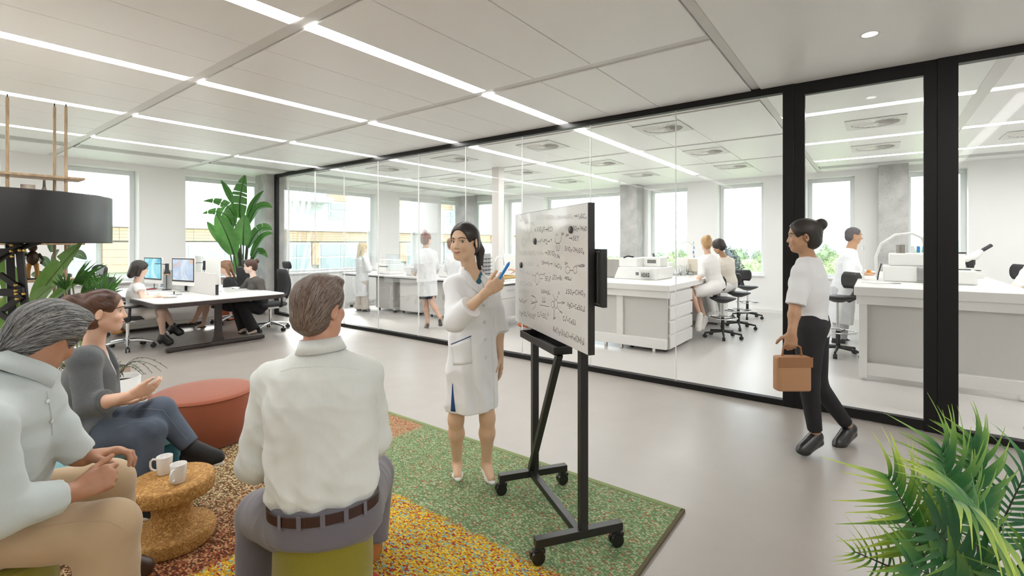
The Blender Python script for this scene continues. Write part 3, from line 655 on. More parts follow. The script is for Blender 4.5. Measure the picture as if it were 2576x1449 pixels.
# writing runs from the board's left edge (large u) to the right (small u)
def stroke(m, pts, w):
    pts = [Vector((p[0], 0, p[1])) for p in pts]
    if len(pts) < 2: return
    L, R_ = [], []
    for i, p in enumerate(pts):
        d_ = (pts[min(i+1, len(pts)-1)]-pts[max(i-1, 0)])
        if d_.length < 1e-9: d_ = Vector((1, 0, 0))
        d_.normalize(); n_ = Vector((-d_.z, 0, d_.x))*w/2
        L.append(p+n_); R_.append(p-n_)
    y = .0189
    vs_ = [(v.x, y, v.z) for v in L]+[(v.x, y, v.z) for v in R_]; n = len(pts)
    m.add(vs_, [(i, i+1, n+i+1, n+i) for i in range(n-1)])
def write(m, txt, a, b, hgt_px, w=.0026, rng=random.Random(5)):
    pa, pb = boardpt(*a), boardpt(*b); z0, z1 = boardpt(a[0], a[1])[1], boardpt(a[0], a[1]-hgt_px)[1]; H_ = (z1-z0)/1.5
    adv = []; x = 0; sc = 1; off = 0; items = []; nxt = None
    for ch in txt:
        if ch == '_': nxt = (.62, -.35); continue
        if ch == '^': nxt = (.62, .95); continue
        sc, off = nxt or (1, 0); nxt = None
        gw = max([p[0] for s_ in GL.get(ch, []) for p in s_] or [.4])
        items.append((ch, x, sc, off)); x += (gw+.32)*sc
    L = (pb-pa).length; dx = (pb-pa)/x
    for ch, xo, sc, off in items:
        jit = rng.uniform(-.06, .06)
        for s_ in GL.get(ch, []):
            stroke(m, [(pa+dx*(xo+(px_+.10*py_)*sc)+Vector((0, H_*(off+jit+py_*sc)))) for px_, py_ in s_], w)
lines = [
 ('Zm^2-Z_1On', (1306, 557), (1331, 563), 9, 1), ('HSO_2', (1334, 565), (1346, 568), 7, 1), ('Zn^2Z^1-SCl', (1348, 552), (1391, 552), 9, 1), ('2HA+H_2SO_4', (1402, 552), (1442, 548), 9, 1), ('>V_2SC_4', (1444, 548), (1476, 549), 10, 0),
 ("A'(NO_3)@>KCl", (1345, 583), (1391, 582), 11, 0), ('Mg^-^2', (1423, 577), (1434, 575), 9, 1), ('SO_2+7H_2O', (1441, 579), (1477, 580), 10, 0),
 ('-A^2-P^o>?', (1353, 611), (1389, 610), 8, 0), ('P^e', (1424, 597), (1431, 598), 8, 0), ('>5E@', (1431, 603), (1457, 606), 10, 0), ('5NO_3-2H_2SO_6', (1421, 630), (1470, 637), 10, 0),
 ('2CuSO_4-2bPO_4=2HBe', (1306, 641), (1369, 642), 9, 1), ('>2KNO_3', (1370, 640), (1398, 644), 11, 0), ('CHx', (1401, 648), (1409, 650), 8, 0),
 ('mSO_4-O_4SO_4d', (1307, 667), (1343, 668), 8, 1), ('OH+H_2>', (1363, 665), (1391, 668), 9, 0), ('NaCl_2', (1394, 671), (1413, 676), 10, 0), ('2n_2SO_4-Bo_2O_3', (1307, 684), (1341, 694), 8, 1),
 ('!2Zn+8c', (1390, 703), (1415, 705), 11, 0), ('SE_3@', (1371, 705), (1386, 707), 10, 0), ('+OOCT_8>OOBz', (1306, 716), (1341, 720), 8, 1), ('OH_3OH_3>', (1306, 736), (1331, 737), 8, 1), ('2nO+H_2S_4', (1361, 737), (1385, 741), 9, 0),
 ('FeO_3=?', (1306, 759), (1326, 764), 9, 0), ('Mg+SO_4^2=2NO^3', (1307, 790), (1347, 804), 10, 0), ('Cu^2+SO_4^2^-', (1352, 796), (1382, 803), 11, 0), ('!SO_2+ClHO_2', (1424, 738), (1472, 744), 11, 0),
 ('MgCl+CaSO_4!', (1427, 770), (1472, 784), 11, 0), ('Cu^2+CaS!', (1416, 806), (1449, 818), 11, 0), ('ReCl_3+3NaCl>Fe(OH)_3!', (1392, 834), (1471, 868), 13, 0), ('CH', (1421, 666), (1428, 666), 6, 0), ('MAOOH', (1455, 672), (1471, 672), 7, 0),
 ('HOSu!', (1421, 702), (1438, 706), 7, 0), ('HO', (1398, 594), (1404, 594), 6, 1), ('OH', (1412, 592), (1419, 591), 6, 0), ('OH', (1413, 765), (1421, 765), 6, 0), ('H_2', (1409, 787), (1415, 788), 6, 0), ('OH', (1392, 803), (1398, 803), 5, 0), ('Cl', (1404, 740), (1409, 741), 6, 0), ('OS', (1368, 693), (1373, 693), 6, 1), ('OH', (1351, 671), (1357, 671), 5, 1)]
wr = MB(); wf = MB()
for txt, a, b, h, faint in lines: write(wf if faint else wr, txt, a, b, h, .0022 if faint else .0030)
def poly(m, pts, w=.0026): stroke(m, [tuple(boardpt(*p)) for p in pts], w)
def hexa(m, cx_, cy_, rx, ry, rot=0, inner=False):
    pts = [(cx_+rx*math.sin(math.radians(60*q+rot)), cy_-ry*math.cos(math.radians(60*q+rot))) for q in range(7)]
    poly(m, pts)
    if inner: poly(m, [(cx_+rx*.5*math.sin(math.radians(30*q)), cy_-ry*.5*math.cos(math.radians(30*q))) for q in range(13)], .002)
hexa(wf, 1327.5, 596, 5.5, 13, 0, True); hexa(wf, 1336.5, 595, 5.5, 14); hexa(wf, 1317.5, 609, 5, 9); poly(wf, [(1322, 590), (1318, 580)]); poly(wf, [(1327, 583), (1327, 572)]); poly(wf, [(1336, 581), (1337, 568)]); poly(wf, [(1317, 600), (1317, 590)])
poly(wr, [(1397, 598), (1396, 607), (1400, 612), (1407, 612), (1411, 607), (1412, 594)]); hexa(wr, 1403.5, 621, 5, 11, 30); poly(wr, [(1403, 617), (1403, 627)])
hexa(wr, 1428, 679, 6, 10); hexa(wr, 1447, 679, 5, 10); poly(wr, [(1434, 680), (1442, 680)]); poly(wr, [(1449, 670), (1454, 667)])
hexa(wr, 1352, 701, 6, 15, 0); poly(wr, [(1347, 695), (1342, 691), (1339, 697)]); poly(wr, [(1357, 693), (1361, 689), (1366, 692), (1370, 688)]); poly(wr, [(1359, 701), (1366, 701)]); poly(wr, [(1352, 716), (1348, 718)]); hexa(wf, 1342, 704, 2, 4)
poly(wr, [(1340, 743), (1348, 750), (1352, 758), (1344, 762), (1336, 757), (1341, 748), (1337, 743), (1344, 747), (1349, 756), (1335, 765), (1352, 759)]); poly(wr, [(1342, 760), (1345, 772), (1340, 779)]); poly(wr, [(1348, 760), (1346, 774)])
poly(wr, [(1358, 767), (1370, 769), (1382, 772)]); 
for q in (1364.5, 1368, 1371): poly(wr, [(q, 747), (q+.5, 762)]); poly(wr, [(q-1, 758), (q+.5, 762), (q+1.5, 758)])
hexa(wr, 1398, 765, 5, 12); hexa(wr, 1391, 766, 4, 9); poly(wr, [(1396, 753), (1391, 742)]); poly(wr, [(1400, 753), (1404, 744)]); poly(wr, [(1403, 762), (1412, 762)]); poly(wr, [(1402, 773), (1409, 784)])
for q in range(5): poly(wr, [(1392.5, 779+q*4), (1395.5, 779.6+q*4)])
poly(wr, [(1373, 611), (1377, 611.5)]); poly(wr, [(1373, 614), (1377, 614.5)])
wr.build('marker_writing', mat('marker_black', (.02, .02, .02), .6), wb, kind='stuff'); wf.build('faded_writing', mat('marker_faded', (.33, .33, .32), .6), wb, kind='stuff')
for q, (px, py, lb) in enumerate(((1347, 607, 'left of the middle'), (1437, 578, 'at upper right'), (1312, 667, 'at the left edge'))):
    u_, h_ = boardpt(px, py); M_ = Matrix.Rotation(-math.pi/2, 4, 'X')
    w = EM @ Vector((u_, .0186, h_))
    mg = MB().lathe([(0, 0), (.019, 0), (.0195, .003), (.018, .0085), (0, .0095)], 24, M=M_).build('magnet', mat('magnet_grey', (.06, .058, .055), .5)); mg.location = w; mg.rotation_euler = EM.to_euler()
    tag(mg, 'round dark grey magnet on the whiteboard, '+lb, 'magnet', 'magnets on the whiteboard')
# drum floor lamp ------------------------------------------------------------
lp = at(-30, 610, 3.4)
t = thing('floor_lamp', 'large black drum shade lamp on a black truss stand with brass bolts', 'lamp', (lp.x, lp.y, 0))
k = NT('lamp_shade_satin'); k.b.inputs['Base Color'].default_value = (.006, .006, .0065, 1); k.b.inputs['Roughness'].default_value = .32; k.b.inputs['Specular IOR Level'].default_value = .45; k.b.inputs['Coat Weight'].default_value = .25; k.b.inputs['Coat Roughness'].default_value = .2; M_shade = k.m
n = 72; sh = MB(); sa = math.radians(-52.8)     # seam towards the viewer
r_ = .68
for a0, a1, nm in ((0, 360, 'lamp_shade'),):
    MB().lathe([(r_-.008, 1.553), (r_, 1.55), (r_+.001, 1.558), (r_+.001, 1.895), (r_, 1.903), (r_-.008, 1.90), (r_-.008, 1.553)], n).build(nm, M_shade, t)
MB().lathe([(0, 1.885), (r_-.008, 1.885)], n).build('diffuser_top', mat('lamp_inner', (.75, .72, .66), .6), t)
ps = at(158, 600, 3.4); dv = Vector((ps.x-lp.x, ps.y-lp.y, 0)); 
sd = Vector((-FW[0], -FW[1], 0)); lat = Vector((RT[0], RT[1], 0))*(188*3.0/1203); dseam = (lat+sd*math.sqrt(max(0, r_**2-lat.length**2))).normalized()*(r_+.0015)
MB().bar((dseam.x, dseam.y, 1.553), (dseam.x, dseam.y, 1.902), .003, .002).build('shade_seam', mat('seam_black', (.01, .01, .01), .6), t)
RTv = Vector((RT[0], RT[1], 0)); FWv = Vector((FW[0], FW[1], 0))
def lpnt(px, py, z=3.35):
    q = at(px, py, z); return (q.x-lp.x, q.y-lp.y, q.z)
M_brass = mat('brass_bolt', (.62, .40, .12), .3, 1)
bars = [((48, 612), (63, 770), .05), ((48, 618), (-40, 680), .04), ((52, 612), (-30, 660), .03), ((0, 632), (40, 632), .04), ((0, 690), (54, 728), .04), ((-20, 734), (60, 730), .035), ((-20, 738), (60, 742), .03), ((55, 745), (-20, 800), .04), ((0, 788), (60, 828), .04), ((58, 622), (100, 608), .035), ((20, 608), (45, 622), .035), ((63, 770), (70, 900), .05)]
for i, (a_, b_, w_) in enumerate(bars):
    off = (0, -.02, -.04)[i % 3]
    MB().bar(lpnt(*a_, 3.35+off), lpnt(*b_, 3.35+off), w_, .018, up=tuple(FWv)).build('truss_bar', M_bk, t, bevel=.003)
for px, py in ((30, 617), (51, 630), (63, 630), (30, 632), (32, 645), (41, 717), (41, 731), (42, 739), (61, 739), (44, 752)):
    q = Vector(lpnt(px, py, 3.285)); MB().cyl(q, q-FWv*.012, .009, .008, 8).build('bolt', M_brass, t, bevel=.002)
# the three remaining legs and floor plate of the stand
for dx_, dy_ in ((-.32, 0), (-.32, .30), (0.0, .30)):
    q = Vector(lpnt(60, 770, 3.35)); MB().bar((q.x+dx_, q.y+dy_, .03), (q.x*.75+dx_*.8, q.y*.75+dy_*.8, 1.56), .045, .045).build('stand_leg', M_bk, t)
q = Vector(lpnt(70, 900, 3.35)); MB().bar((q.x, q.y, .02), tuple(q), .05, .045).build('stand_leg', M_bk, t)
MB().box((q.x-.36, q.y-.05, 0), (q.x+.04, q.y+.35, .025)).build('floor_plate', M_bk, t, bevel=.004)
# open wooden shelf -------------------------------------------------------------
k = NT('oak'); vv = k.mapping((12, 12, 1.2)); c = k.ramp(k.noise(4, 6, vv, .8), [(.3, (.26, .18, .105)), (.55, (.38, .275, .165)), (.75, (.50, .375, .235))]); k.l(c, k.b.inputs['Base Color']); k.b.inputs['Roughness'].default_value = .5; M_oak = k.m
t = thing('open_shelf', 'open oak shelving of slim paired poles and boards behind the drum lamp', 'shelf', (.68, 6.2, 0))
for px_, dy_, top in ((1.07, 0, 2.86), (1.015, .16, 2.88), (.68, 0, 2.86), (.625, .16, 2.88), (-.3, 0, 2.86), (-.355, .16, 2.88)):
    MB().cyl((px_-.68, dy_, 0), (px_-.68, dy_, top), .0125, .0125, 12).build('pole', M_oak, t)
    MB().cyl((px_-.68, dy_, top), (px_-.68, dy_, top+.03), .005, .005, 8).build('pole_pin', M_black, t)
for h_, x1_ in ((2.165, 1.20), (1.88, 1.20), (1.535, 1.20), (1.19, 1.16), (.80, 1.16), (.38, 1.16)):
    MB().box((-.9-.68, -.06, h_), (x1_-.68, .22, h_+.022)).build('shelf_board', M_oak, t, bevel=.003)
def item(name, label, cat, px, py_base_h, z, build):
    p = at(px, 612, z); o_ = thing(name, label, cat, (p.x, 6.27, py_base_h)); build(o_); return o_
b_ = thing('vase', 'wide beige stoneware pot on the open shelf, just above the lamp shade', 'vase', (0, 0, 0)); q = at(72, 480, 4.42); b_.location = (q.x, 6.27, 1.902)
MB().lathe([(0, 0), (.07, 0), (.10, .03), (.098, .065), (.052, .09), (.048, .10), (.05, .145), (.045, .145), (.042, .1), (0, .1)], 28, M=Matrix.Diagonal((1, 1, 1.32, 1))).build('pot_body', mat('stoneware', (.36, .31, .26), .6), b_)
b_ = thing('bottle', 'slim dark bottle vase on the open shelf, right of the beige pot', 'vase'); q = at(114, 480, 4.5); b_.location = (q.x, 6.27, 1.902)
MB().lathe([(0, 0), (.04, 0), (.045, .02), (.03, .09), (.012, .15), (.009, .20), (.011, .205), (0, .205)], 20, M=Matrix.Diagonal((1, 1, 1.2, 1))).build('bottle_body', mat('dark_stoneware', (.16, .13, .11), .5), b_)
bc = [(.55, .12, .06), (.72, .68, .55), (.08, .08, .09), (.60, .50, .35), (.12, .2, .25), (.7, .7, .66), (.38, .1, .08), (.8, .76, .62)]
bn = ['red', 'cream', 'black', 'tan', 'navy', 'white', 'maroon', 'ivory']
x_ = .80
for q in range(8):
    w_ = .022+.008*((q*5) % 3); h_ = .19+.02*((q*7) % 4)
    o_ = thing('book', '%s upright book on the shelf just under the lamp shade' % bn[q], 'book', (x_, 6.24, 1.557), 0, 'books on the shelf behind the lamp')
    MB().box((0, -.07, 0), (w_, .07, h_)).build('cover', mat('book_'+bn[q], bc[q], .6), o_, bevel=.002); MB().box((.003, -.068, .004), (w_-.003, .0705, h_+.0005)).build('page_block', mat('paper', (.8, .78, .72), .8), o_); x_ += w_+.004
x_ = .56
for q in range(5):
    w_ = .03
    o_ = thing('book', '%s book on the lower shelf behind the lamp stand, %s from left' % (['yellow', 'white', 'olive', 'grey', 'cream'][q], ['first', 'second', 'third', 'fourth', 'fifth'][q]), 'book', (x_, 6.22, .822), 0, 'books on the lower shelf')
    MB().box((0, -.07, 0), (w_, .07, .24)).build('cover', mat('book_low%d' % q, [(.75, .55, .03), (.8, .8, .78), (.3, .33, .08), (.4, .4, .4), (.75, .7, .55)][q], .6), o_, bevel=.002); MB().box((.003, -.068, .004), (w_-.003, .0705, .2405)).build('page_block', MATS['paper'], o_); x_ += w_+.003
# small dark standing figurine
f_ = thing('figurine', 'small dark bronze standing figurine with gilded legs on the shelf behind the lamp', 'sculpture'); q = at(88, 690, 4.4); f_.location = (q.x, 6.27, 1.212)
m_ = MB(); m_.ell((0, 0, .20), (.045, .04, .07), 14, 10); m_.ell((0, -.005, .295), (.032, .032, .036), 14, 10); m_.tube([(-.04, 0, .24), (-.085, -.01, .20), (-.07, -.03, .26)], [.014, .012, .011], 8); m_.tube([(.04, 0, .24), (.07, -.02, .18), (.05, -.05, .15)], [.014, .012, .011], 8)
m_.build('body', mat('dark_bronze', (.05, .035, .025), .35, .7), f_)
m_ = MB(); m_.tube([(-.022, 0, .15), (-.03, 0, .08), (-.028, 0, .01)], [.02, .016, .014], 8); m_.build('leg', mat('gilt', (.30, .15, .04), .4, .8), f_); m_ = MB(); m_.tube([(.022, 0, .15), (.03, 0, .08), (.028, 0, .01)], [.02, .016, .014], 8); m_.build('leg', MATS['gilt'], f_)
MB().cyl((0, 0, 0), (0, 0, .012), .06, .06, 20).build('plinth', M_black, f_)
# ================================================================ OFFICE DESK
M_dkw = mat('dark_brown_metal', (.030, .020, .017), .45)
M_dtop = mat('desk_white', (.80, .79, .77), .35)
M_wplas = mat('white_plastic', (.80, .80, .78), .35)
M_alu = mat('aluminium', (.72, .72, .72), .28, 1)
M_chrome = mat('chrome', (.80, .80, .80), .08, 1)
M_bplas = mat('black_plastic', (.018, .018, .019), .45)
M_mesh = mat('dark_mesh', (.035, .035, .037), .7, bump=(400, .4))
DX0, DX1, DY0, DY1 = 2.20, 3.98, 7.55, 10.72
t = thing('desk', 'long white shared desk with dark brown edge and T-shaped legs by the left windows', 'desk', ((DX0+DX1)/2, (DY0+DY1)/2, 0))
hw, hd = (DX1-DX0)/2, (DY1-DY0)/2
MB().prism(rounded(2*hw-.02, 2*hd-.02, .16, 8), .728, .745).build('worktop', M_dtop, t, bevel=.003)
MB().prism(rounded(2*hw, 2*hd, .17, 8), .675, .735).build('edge_band', M_dkw, t, bevel=.006)
for yy_ in (-hd+.40, hd-.45):
    m = MB(); prof = [(-.09, .055), (.09, .055), (.055, .14), (.045, .25), (.045, .60), (.06, .68), (-.06, .68), (-.045, .60), (-.045, .25), (-.055, .14)]
    m.prism(prof, -.03, .03, M=Matrix(((1, 0, 0, 0), (0, 0, 1, yy_), (0, 1, 0, 0), (0, 0, 0, 1)))); m.build('leg', M_dkw, t, bevel=.006)
    MB().box((-.68, yy_-.04, .008), (.68, yy_+.04, .06)).build('foot', M_dkw, t, bevel=.012)
MB().box((-.04, -hd+.4, .60), (.04, hd-.45, .67)).build('under_beam', M_dkw, t)
# dividers
M_felt = mat('divider_felt', (.62, .61, .59), .9, bump=(300, .2))
def divider(p, q, h0, h1, label):
    t = thing('desk_divider', label, 'divider', ((p[0]+q[0])/2, (p[1]+q[1])/2, .746), 0, 'screens on the shared desk'); c_ = Vector(t.location)
    d_ = (Vector(q)-Vector(p)); L = d_.length; d_.normalize(); M_ = Matrix.Rotation(math.atan2(d_.y, d_.x), 4, 'Z')
    MB().prism([(-L/2, 0), (L/2, 0), (L/2, h1), (-L/2+.03, h1)], -.012, .012, M=M_ @ Matrix.Rotation(math.pi/2, 4, 'X')).build('panel', M_felt, t, bevel=.006)
    MB().box((-L/2-.008, -.02, 0), (-L/2+.012, .02, .17), M=M_).build('bracket', M_bplas, t, bevel=.002); MB().box((-L/2-.01, -.03, 0), (-L/2+.12, .03, .012), M=M_).build('bracket_foot', M_alu, t, bevel=.002)
divider((3.10, 8.02), (3.10, 9.15), 0, .34, 'grey fabric desk screen with black end bracket, nearest along the desk middle')
divider((3.10, 9.25), (3.10, 10.5), 0, .34, 'grey fabric desk screen at the far half of the desk')
# monitors
def screenmat(nm, cols):
    k = NT(nm); v = k.mapping((2.2, 2.2, 2.2)); n_ = k.noise(1.1, 3, v, 1.5); c = k.ramp(n_, [(.28+.12*i, q) for i, q in enumerate(cols)])
    k.l(c, k.b.inputs['Emission Color']); k.b.inputs['Emission Strength'].default_value = .52; k.b.inputs['Base Color'].default_value = (.02, .02, .02, 1); k.b.inputs['Roughness'].default_value = .15; return k.m
def monitor(x, y, rz, label, scr):
    t = thing('monitor', label, 'monitor', (x, y, .7465), rz, 'computer monitors on the shared desk')
    MB().prism(rounded(.61, .46, .015), -.012, .010, M=Matrix.Translation((0, 0, .33)) @ Matrix.Rotation(math.pi/2, 4, 'X')).build('housing', M_alu if False else M_wplas, t, bevel=.004)
    MB().box((-.298, -.0135, .165), (.298, -.0105, .552)).build('bezel', M_bplas, t)
    MB().box((-.276, -.0148, .190), (.276, -.0136, .535)).build('screen', scr, t)
    m = MB(); m.tube([(0, .012, .22), (0, .07, .17), (0, .115, .06), (0, .12, .015), (0, .09, .006), (0, -.09, .006)], [.03, .03, .03, .03, .03, .03], 10); 
    m2 = MB(); pts = [(.22, .012), (.16, .085), (.05, .12), (.012, .125), (.004, .10), (.004, -.10)]
    for a_, b_ in zip(pts[:-1], pts[1:]): m2.bar((0, a_[1], a_[0]), (0, b_[1], b_[0]), .16, .010, up=(0, 1, 0) if abs(b_[0]-a_[0]) > abs(b_[1]-a_[1]) else (0, 0, 1))
    m2.build('stand', M_alu, t, bevel=.002)
    return t
S1 = screenmat('screen_sky', [(.95, .55, .35), (.55, .72, .95), (.85, .9, .98), (.35, .7, .7), (.95, .97, 1)])
S2 = screenmat('screen_cyan', [(.05, .45, .75), (.2, .7, .85), (.5, .85, .9), (.85, .95, .98), (.95, .97, 1)])
q = at(462, 700, 7.95); monitor(q.x, q.y, math.radians(-78), 'silver computer monitor showing a pastel landscape wallpaper, on the near desk half', S1)
q = at(536, 700, 7.95); monitor(q.x, q.y-.0, math.radians(88), 'silver computer monitor seen from behind, in front of the woman in the blazer', S2)
q = at(386, 690, 8.4); monitor(q.x, q.y, math.radians(-82), 'computer monitor with a bright cyan screen at the far left desk seat', S2)
q = at(500, 690, 9.35); monitor(q.x, q.y, math.radians(80), 'white monitor farther back with only its top edge showing above the screens', S1)
# desk lamps
def desk_lamp(px, top, z, side, label):
    p = at(px, 612, z); t = thing('desk_lamp', label, 'lamp', (p.x, p.y, .7465), 0, 'small black lamps on the shared desk')
    MB().lathe([(0, 0), (.07, 0), (.072, .008), (.02, .014), (0, .014)], 24).build('base', M_bplas, t)
    R3 = Vector((RT[0], RT[1], 0))*side
    MB().tube([(0, 0, .012), (0, 0, .40), R3*.03+Vector((0, 0, .44)), R3*.10+Vector((0, 0, .45)), R3*.20+Vector((0, 0, .45))], .006, 8).build('stem', M_bplas, t)
    hx = R3*-.0+Vector((0, -.02, 0))
    MB().lathe([(0, .455), (.026, .455), (.028, .45), (.029, .34), (.048, .29), (.048, .275), (.044, .275), (.02, .33), (0, .33)], 20, c=hx).build('lamp_head', M_bplas, t)
    MB().lathe([(.0485, .262), (.0485, .278), (.043, .278), (.043, .262), (.0485, .262)], 20, c=hx).build('copper_rim', mat('copper', (.45, .22, .10), .35, .8), t)
for px, z, s_, lb in ((388, 8.5, -1, 'small black desk lamp with copper rim, leftmost of the row'), (419, 8.25, -1, 'small black desk lamp with copper rim on thin stem left of the pastel monitor'), (484, 8.7, 1, 'small black desk lamp behind the pastel monitor on its right'), (514, 9.6, 1, 'small black desk lamp half hidden behind the rear-facing monitor')):
    desk_lamp(px, 0, z, s_, lb)
# desk paper items
t = thing('notebook', 'open white notebook under the hands of the woman in white', 'notebook', tuple(at(405, 742, 7.25).xy)+(.7465,), .3)
MB().box((-.15, -.11, 0), (.15, .11, .008)).build('pages', mat('paper_white', (.85, .85, .83), .8), t, bevel=.002); MB().box((-.152, -.112, -.0005), (.152, .112, .001)).build('cover', M_wplas, t)
t = thing('notebook', 'closed red notebook on the desk near the cyan monitor', 'notebook', tuple(at(373, 728, 8.3).xy)+(.7465,), .1)
MB().box((-.10, -.07, 0), (.10, .07, .014)).build('cover', mat('maroon_cover', (.35, .03, .05), .5), t, bevel=.002); MB().box((-.097, -.068, .002), (.1005, .0705, .012)).build('page_block', MATS['paper_white'], t)
t = thing('phone', 'thin beige phone lying on the front of the desk', 'phone', tuple(at(428, 747, 7.05).xy)+(.7465,), -.6)
MB().prism(rounded(.16, .075, .012), 0, .009).build('body', mat('beige_case', (.45, .38, .30), .4), t, bevel=.002); MB().prism(rounded(.15, .066, .008), .0092, .0095).build('screen', M_bplas, t)
t = thing('keyboard_tray', 'flat oval grey mouse pad on the desk front before the pastel monitor', 'mouse pad', tuple(at(437, 735, 7.45).xy)+(.7465,))
MB().prism(rounded(.22, .16, .07), 0, .006).build('pad', mat('pad_grey', (.3, .3, .3), .6), t); MB().cyl((.02, .05, .006), (.02, .05, .05), .008, .008, 10).build('pen_holder', M_bplas, t)
# office chairs --------------------------------------------------------------
def office_chair(loc, rz, label):
    t = thing('office_chair', label, 'chair', loc, rz, 'office chairs around the shared desk')   # faces local -Y
    cb = MB(); cb.cyl((0, 0, .085), (0, 0, .16), .035, .03, 16); cb.cyl((0, 0, .16), (0, 0, .40), .022, .022, 14); cb.build('gas_column', M_chrome, t)
    for q in range(5):
        a = 2*math.pi*q/5+.3; d_ = Vector((math.cos(a), math.sin(a), 0))
        m = MB(); m.tube([d_*.03+Vector((0, 0, .125)), d_*.18+Vector((0, 0, .115)), d_*.32+Vector((0, 0, .085))], [.026, .02, .014], 8); m.build('base_leg', M_alu, t)
        c_ = MB(); n_ = Vector((-d_.y, d_.x, 0)); c0 = d_*.315+Vector((0, 0, .0315))
        c_.cyl(c0-n_*.028, c0-n_*.008, .031, .031, 16); c_.cyl(c0+n_*.008, c0+n_*.028, .031, .031, 16); c_.cyl(d_*.315+Vector((0, 0, .05)), d_*.315+Vector((0, 0, .085)), .014, .014, 10); c_.build('caster', M_bplas, t, bevel=.004)
    m = MB(); m.box((-.10, -.11, .385), (.10, .14, .43)); m.tube([(0, .10, .41), (0, .26, .43), (0, .31, .55)], .022, 8); m.build('tilt_mechanism', M_alu, t, bevel=.012)
    MB().prism(rounded(.49, .47, .12), .435, .49).build('seat', M_mesh, t, bevel=.02)
    bk = MB(); n = 10; fr, bk_ = [], []
    W = [.19, .215, .235, .24, .235, .215, .17]
    for i in range(7):
        z_ = .56+i*.085; y_ = .255+.035*math.sin(i/6*math.pi*1.2)+.02*i/6
        fr.append((W[i], y_, z_))
    vs_, fs_ = [], []
    for (w, y_, z_) in fr:
        for j in range(n+1): u = -1+2*j/n; vs_.append((w*u, y_-.05*u*u+.0, z_))
    for i in range(6):
        for j in range(n): o_ = i*(n+1)+j; fs_.append((o_, o_+1, o_+n+2, o_+n+1))
    bk.add(vs_, fs_, 0, True); b = bk.build('backrest', M_mesh, t); sm = b.modifiers.new('t', 'SOLIDIFY'); sm.thickness = .03; sm.offset = 0
    m = MB(); m.tube([(0, .30, .50), (0, .335, .70), (0, .33, .95), (0, .34, 1.12)], [.02, .022, .018, .012], 8); m.build('spine', M_alu, t)
    MB().prism(rounded(.29, .14, .05), -.022, .022, M=Matrix.Translation((0, .30, 1.15)) @ Matrix.Rotation(math.pi/2+.2, 4, 'X')).build('headrest', M_bplas, t, bevel=.015)
    for s_ in (-1, 1):
        m = MB(); m.tube([(s_*.20, .08, .43), (s_*.28, .08, .44), (s_*.285, .07, .62)], [.022, .02, .018], 8); m.build('arm_post', M_bplas, t)
        m = MB(); m.prism(rounded(.085, .26, .035), .625, .655, M=Matrix.Translation((s_*.285, .03, 0))); m.build('armrest', M_bplas, t, bevel=.012)
    return t
office_chair((2.18, 8.74, 0), math.radians(95), 'black mesh office chair with chrome base under the woman in white at the desk front')
office_chair((4.20, 8.62, 0), math.radians(-92), 'black mesh office chair with headrest under the woman in the dark blazer')
office_chair((4.12, 10.02, 0), math.radians(-85), 'black office chair behind the long haired woman at the far desk side')
office_chair((1.99, 10.3, 0), math.radians(97), 'black office chair with headrest at the far left desk end')
# orange low box under the desk, behind
q = at(580, 775, 9.75); t = thing('storage_box', 'orange storage pedestal behind the legs of the woman in the blazer', 'box', (q.x, q.y, 0), .1)
MB().box((-.14, -.2, .02), (.14, .2, .55)).build('body', mat('orange_box', (.62, .13, .04), .5), t, bevel=.01); MB().box((-.142, -.202, .30), (.142, -.2, .31)).build('drawer_gap', M_bplas, t)
# ================================================================ LAB FURNITURE
M_lab = mat('lab_white', (.80, .785, .765), .3, noise=(.8, .02))
M_labg = mat('lab_grey_panel', (.62, .605, .585), .28)
M_gap = mat('dark_grey_detail', (.16, .155, .15), .6)  # one even dark grey for slots, vents, displays, buttons and knobs
def lbox(root, lo, hi, nm, m, bevel=.004, parent=None):
    l = Vector(root.location)
    return MB().box(tuple(Vector(lo)-l), tuple(Vector(hi)-l)).build(nm, m, parent or root, bevel=bevel)
def lab_bench(name, label, x0, x1, y0, y1, h, th=.085):
    t = thing(name, label, 'lab bench', ((x0+x1)/2, (y0+y1)/2, 0))
    lbox(t, (x0, y0, h-th), (x1, y1, h), 'worktop', M_lab, .006)
    lbox(t, (x0+.03, y0+.02, h-th-.10), (x0+.10, y1-.02, h-th), 'apron', M_lab)
    lbox(t, (x0+.11, y0+.06, .10), (x0+.14, y1-.06, h-th-.02), 'end_panel', M_labg)
    lbox(t, (x0+.05, y0+.06, .06), (x0+.12, y1-.06, .20), 'plinth_rail', M_lab, .006)
    return t
tb_ = lab_bench('lab_bench', 'white island lab bench behind the whiteboard with tall equipment on top', 6.55, 10.3, 2.26, 4.45, .965)
for y_ in (3.02, 4.0): lbox(tb_, (6.62, y_-.05, .2), (6.68, y_+.05, .79), 'stile', M_lab)
for y_ in (2.5, 3.0, 3.25, 4.3): lbox(tb_, (6.62, y_-.02, 0), (6.66, y_+.02, .062), 'levelling_foot', M_chrome, .004)
lbox(tb_, (6.75, 3.1, .1), (10.2, 3.14, .86), 'centre_panel', M_labg)
lbox(tb_, (10.15, 2.35, 0.02), (10.25, 4.35, .87), 'end_leg', M_lab)
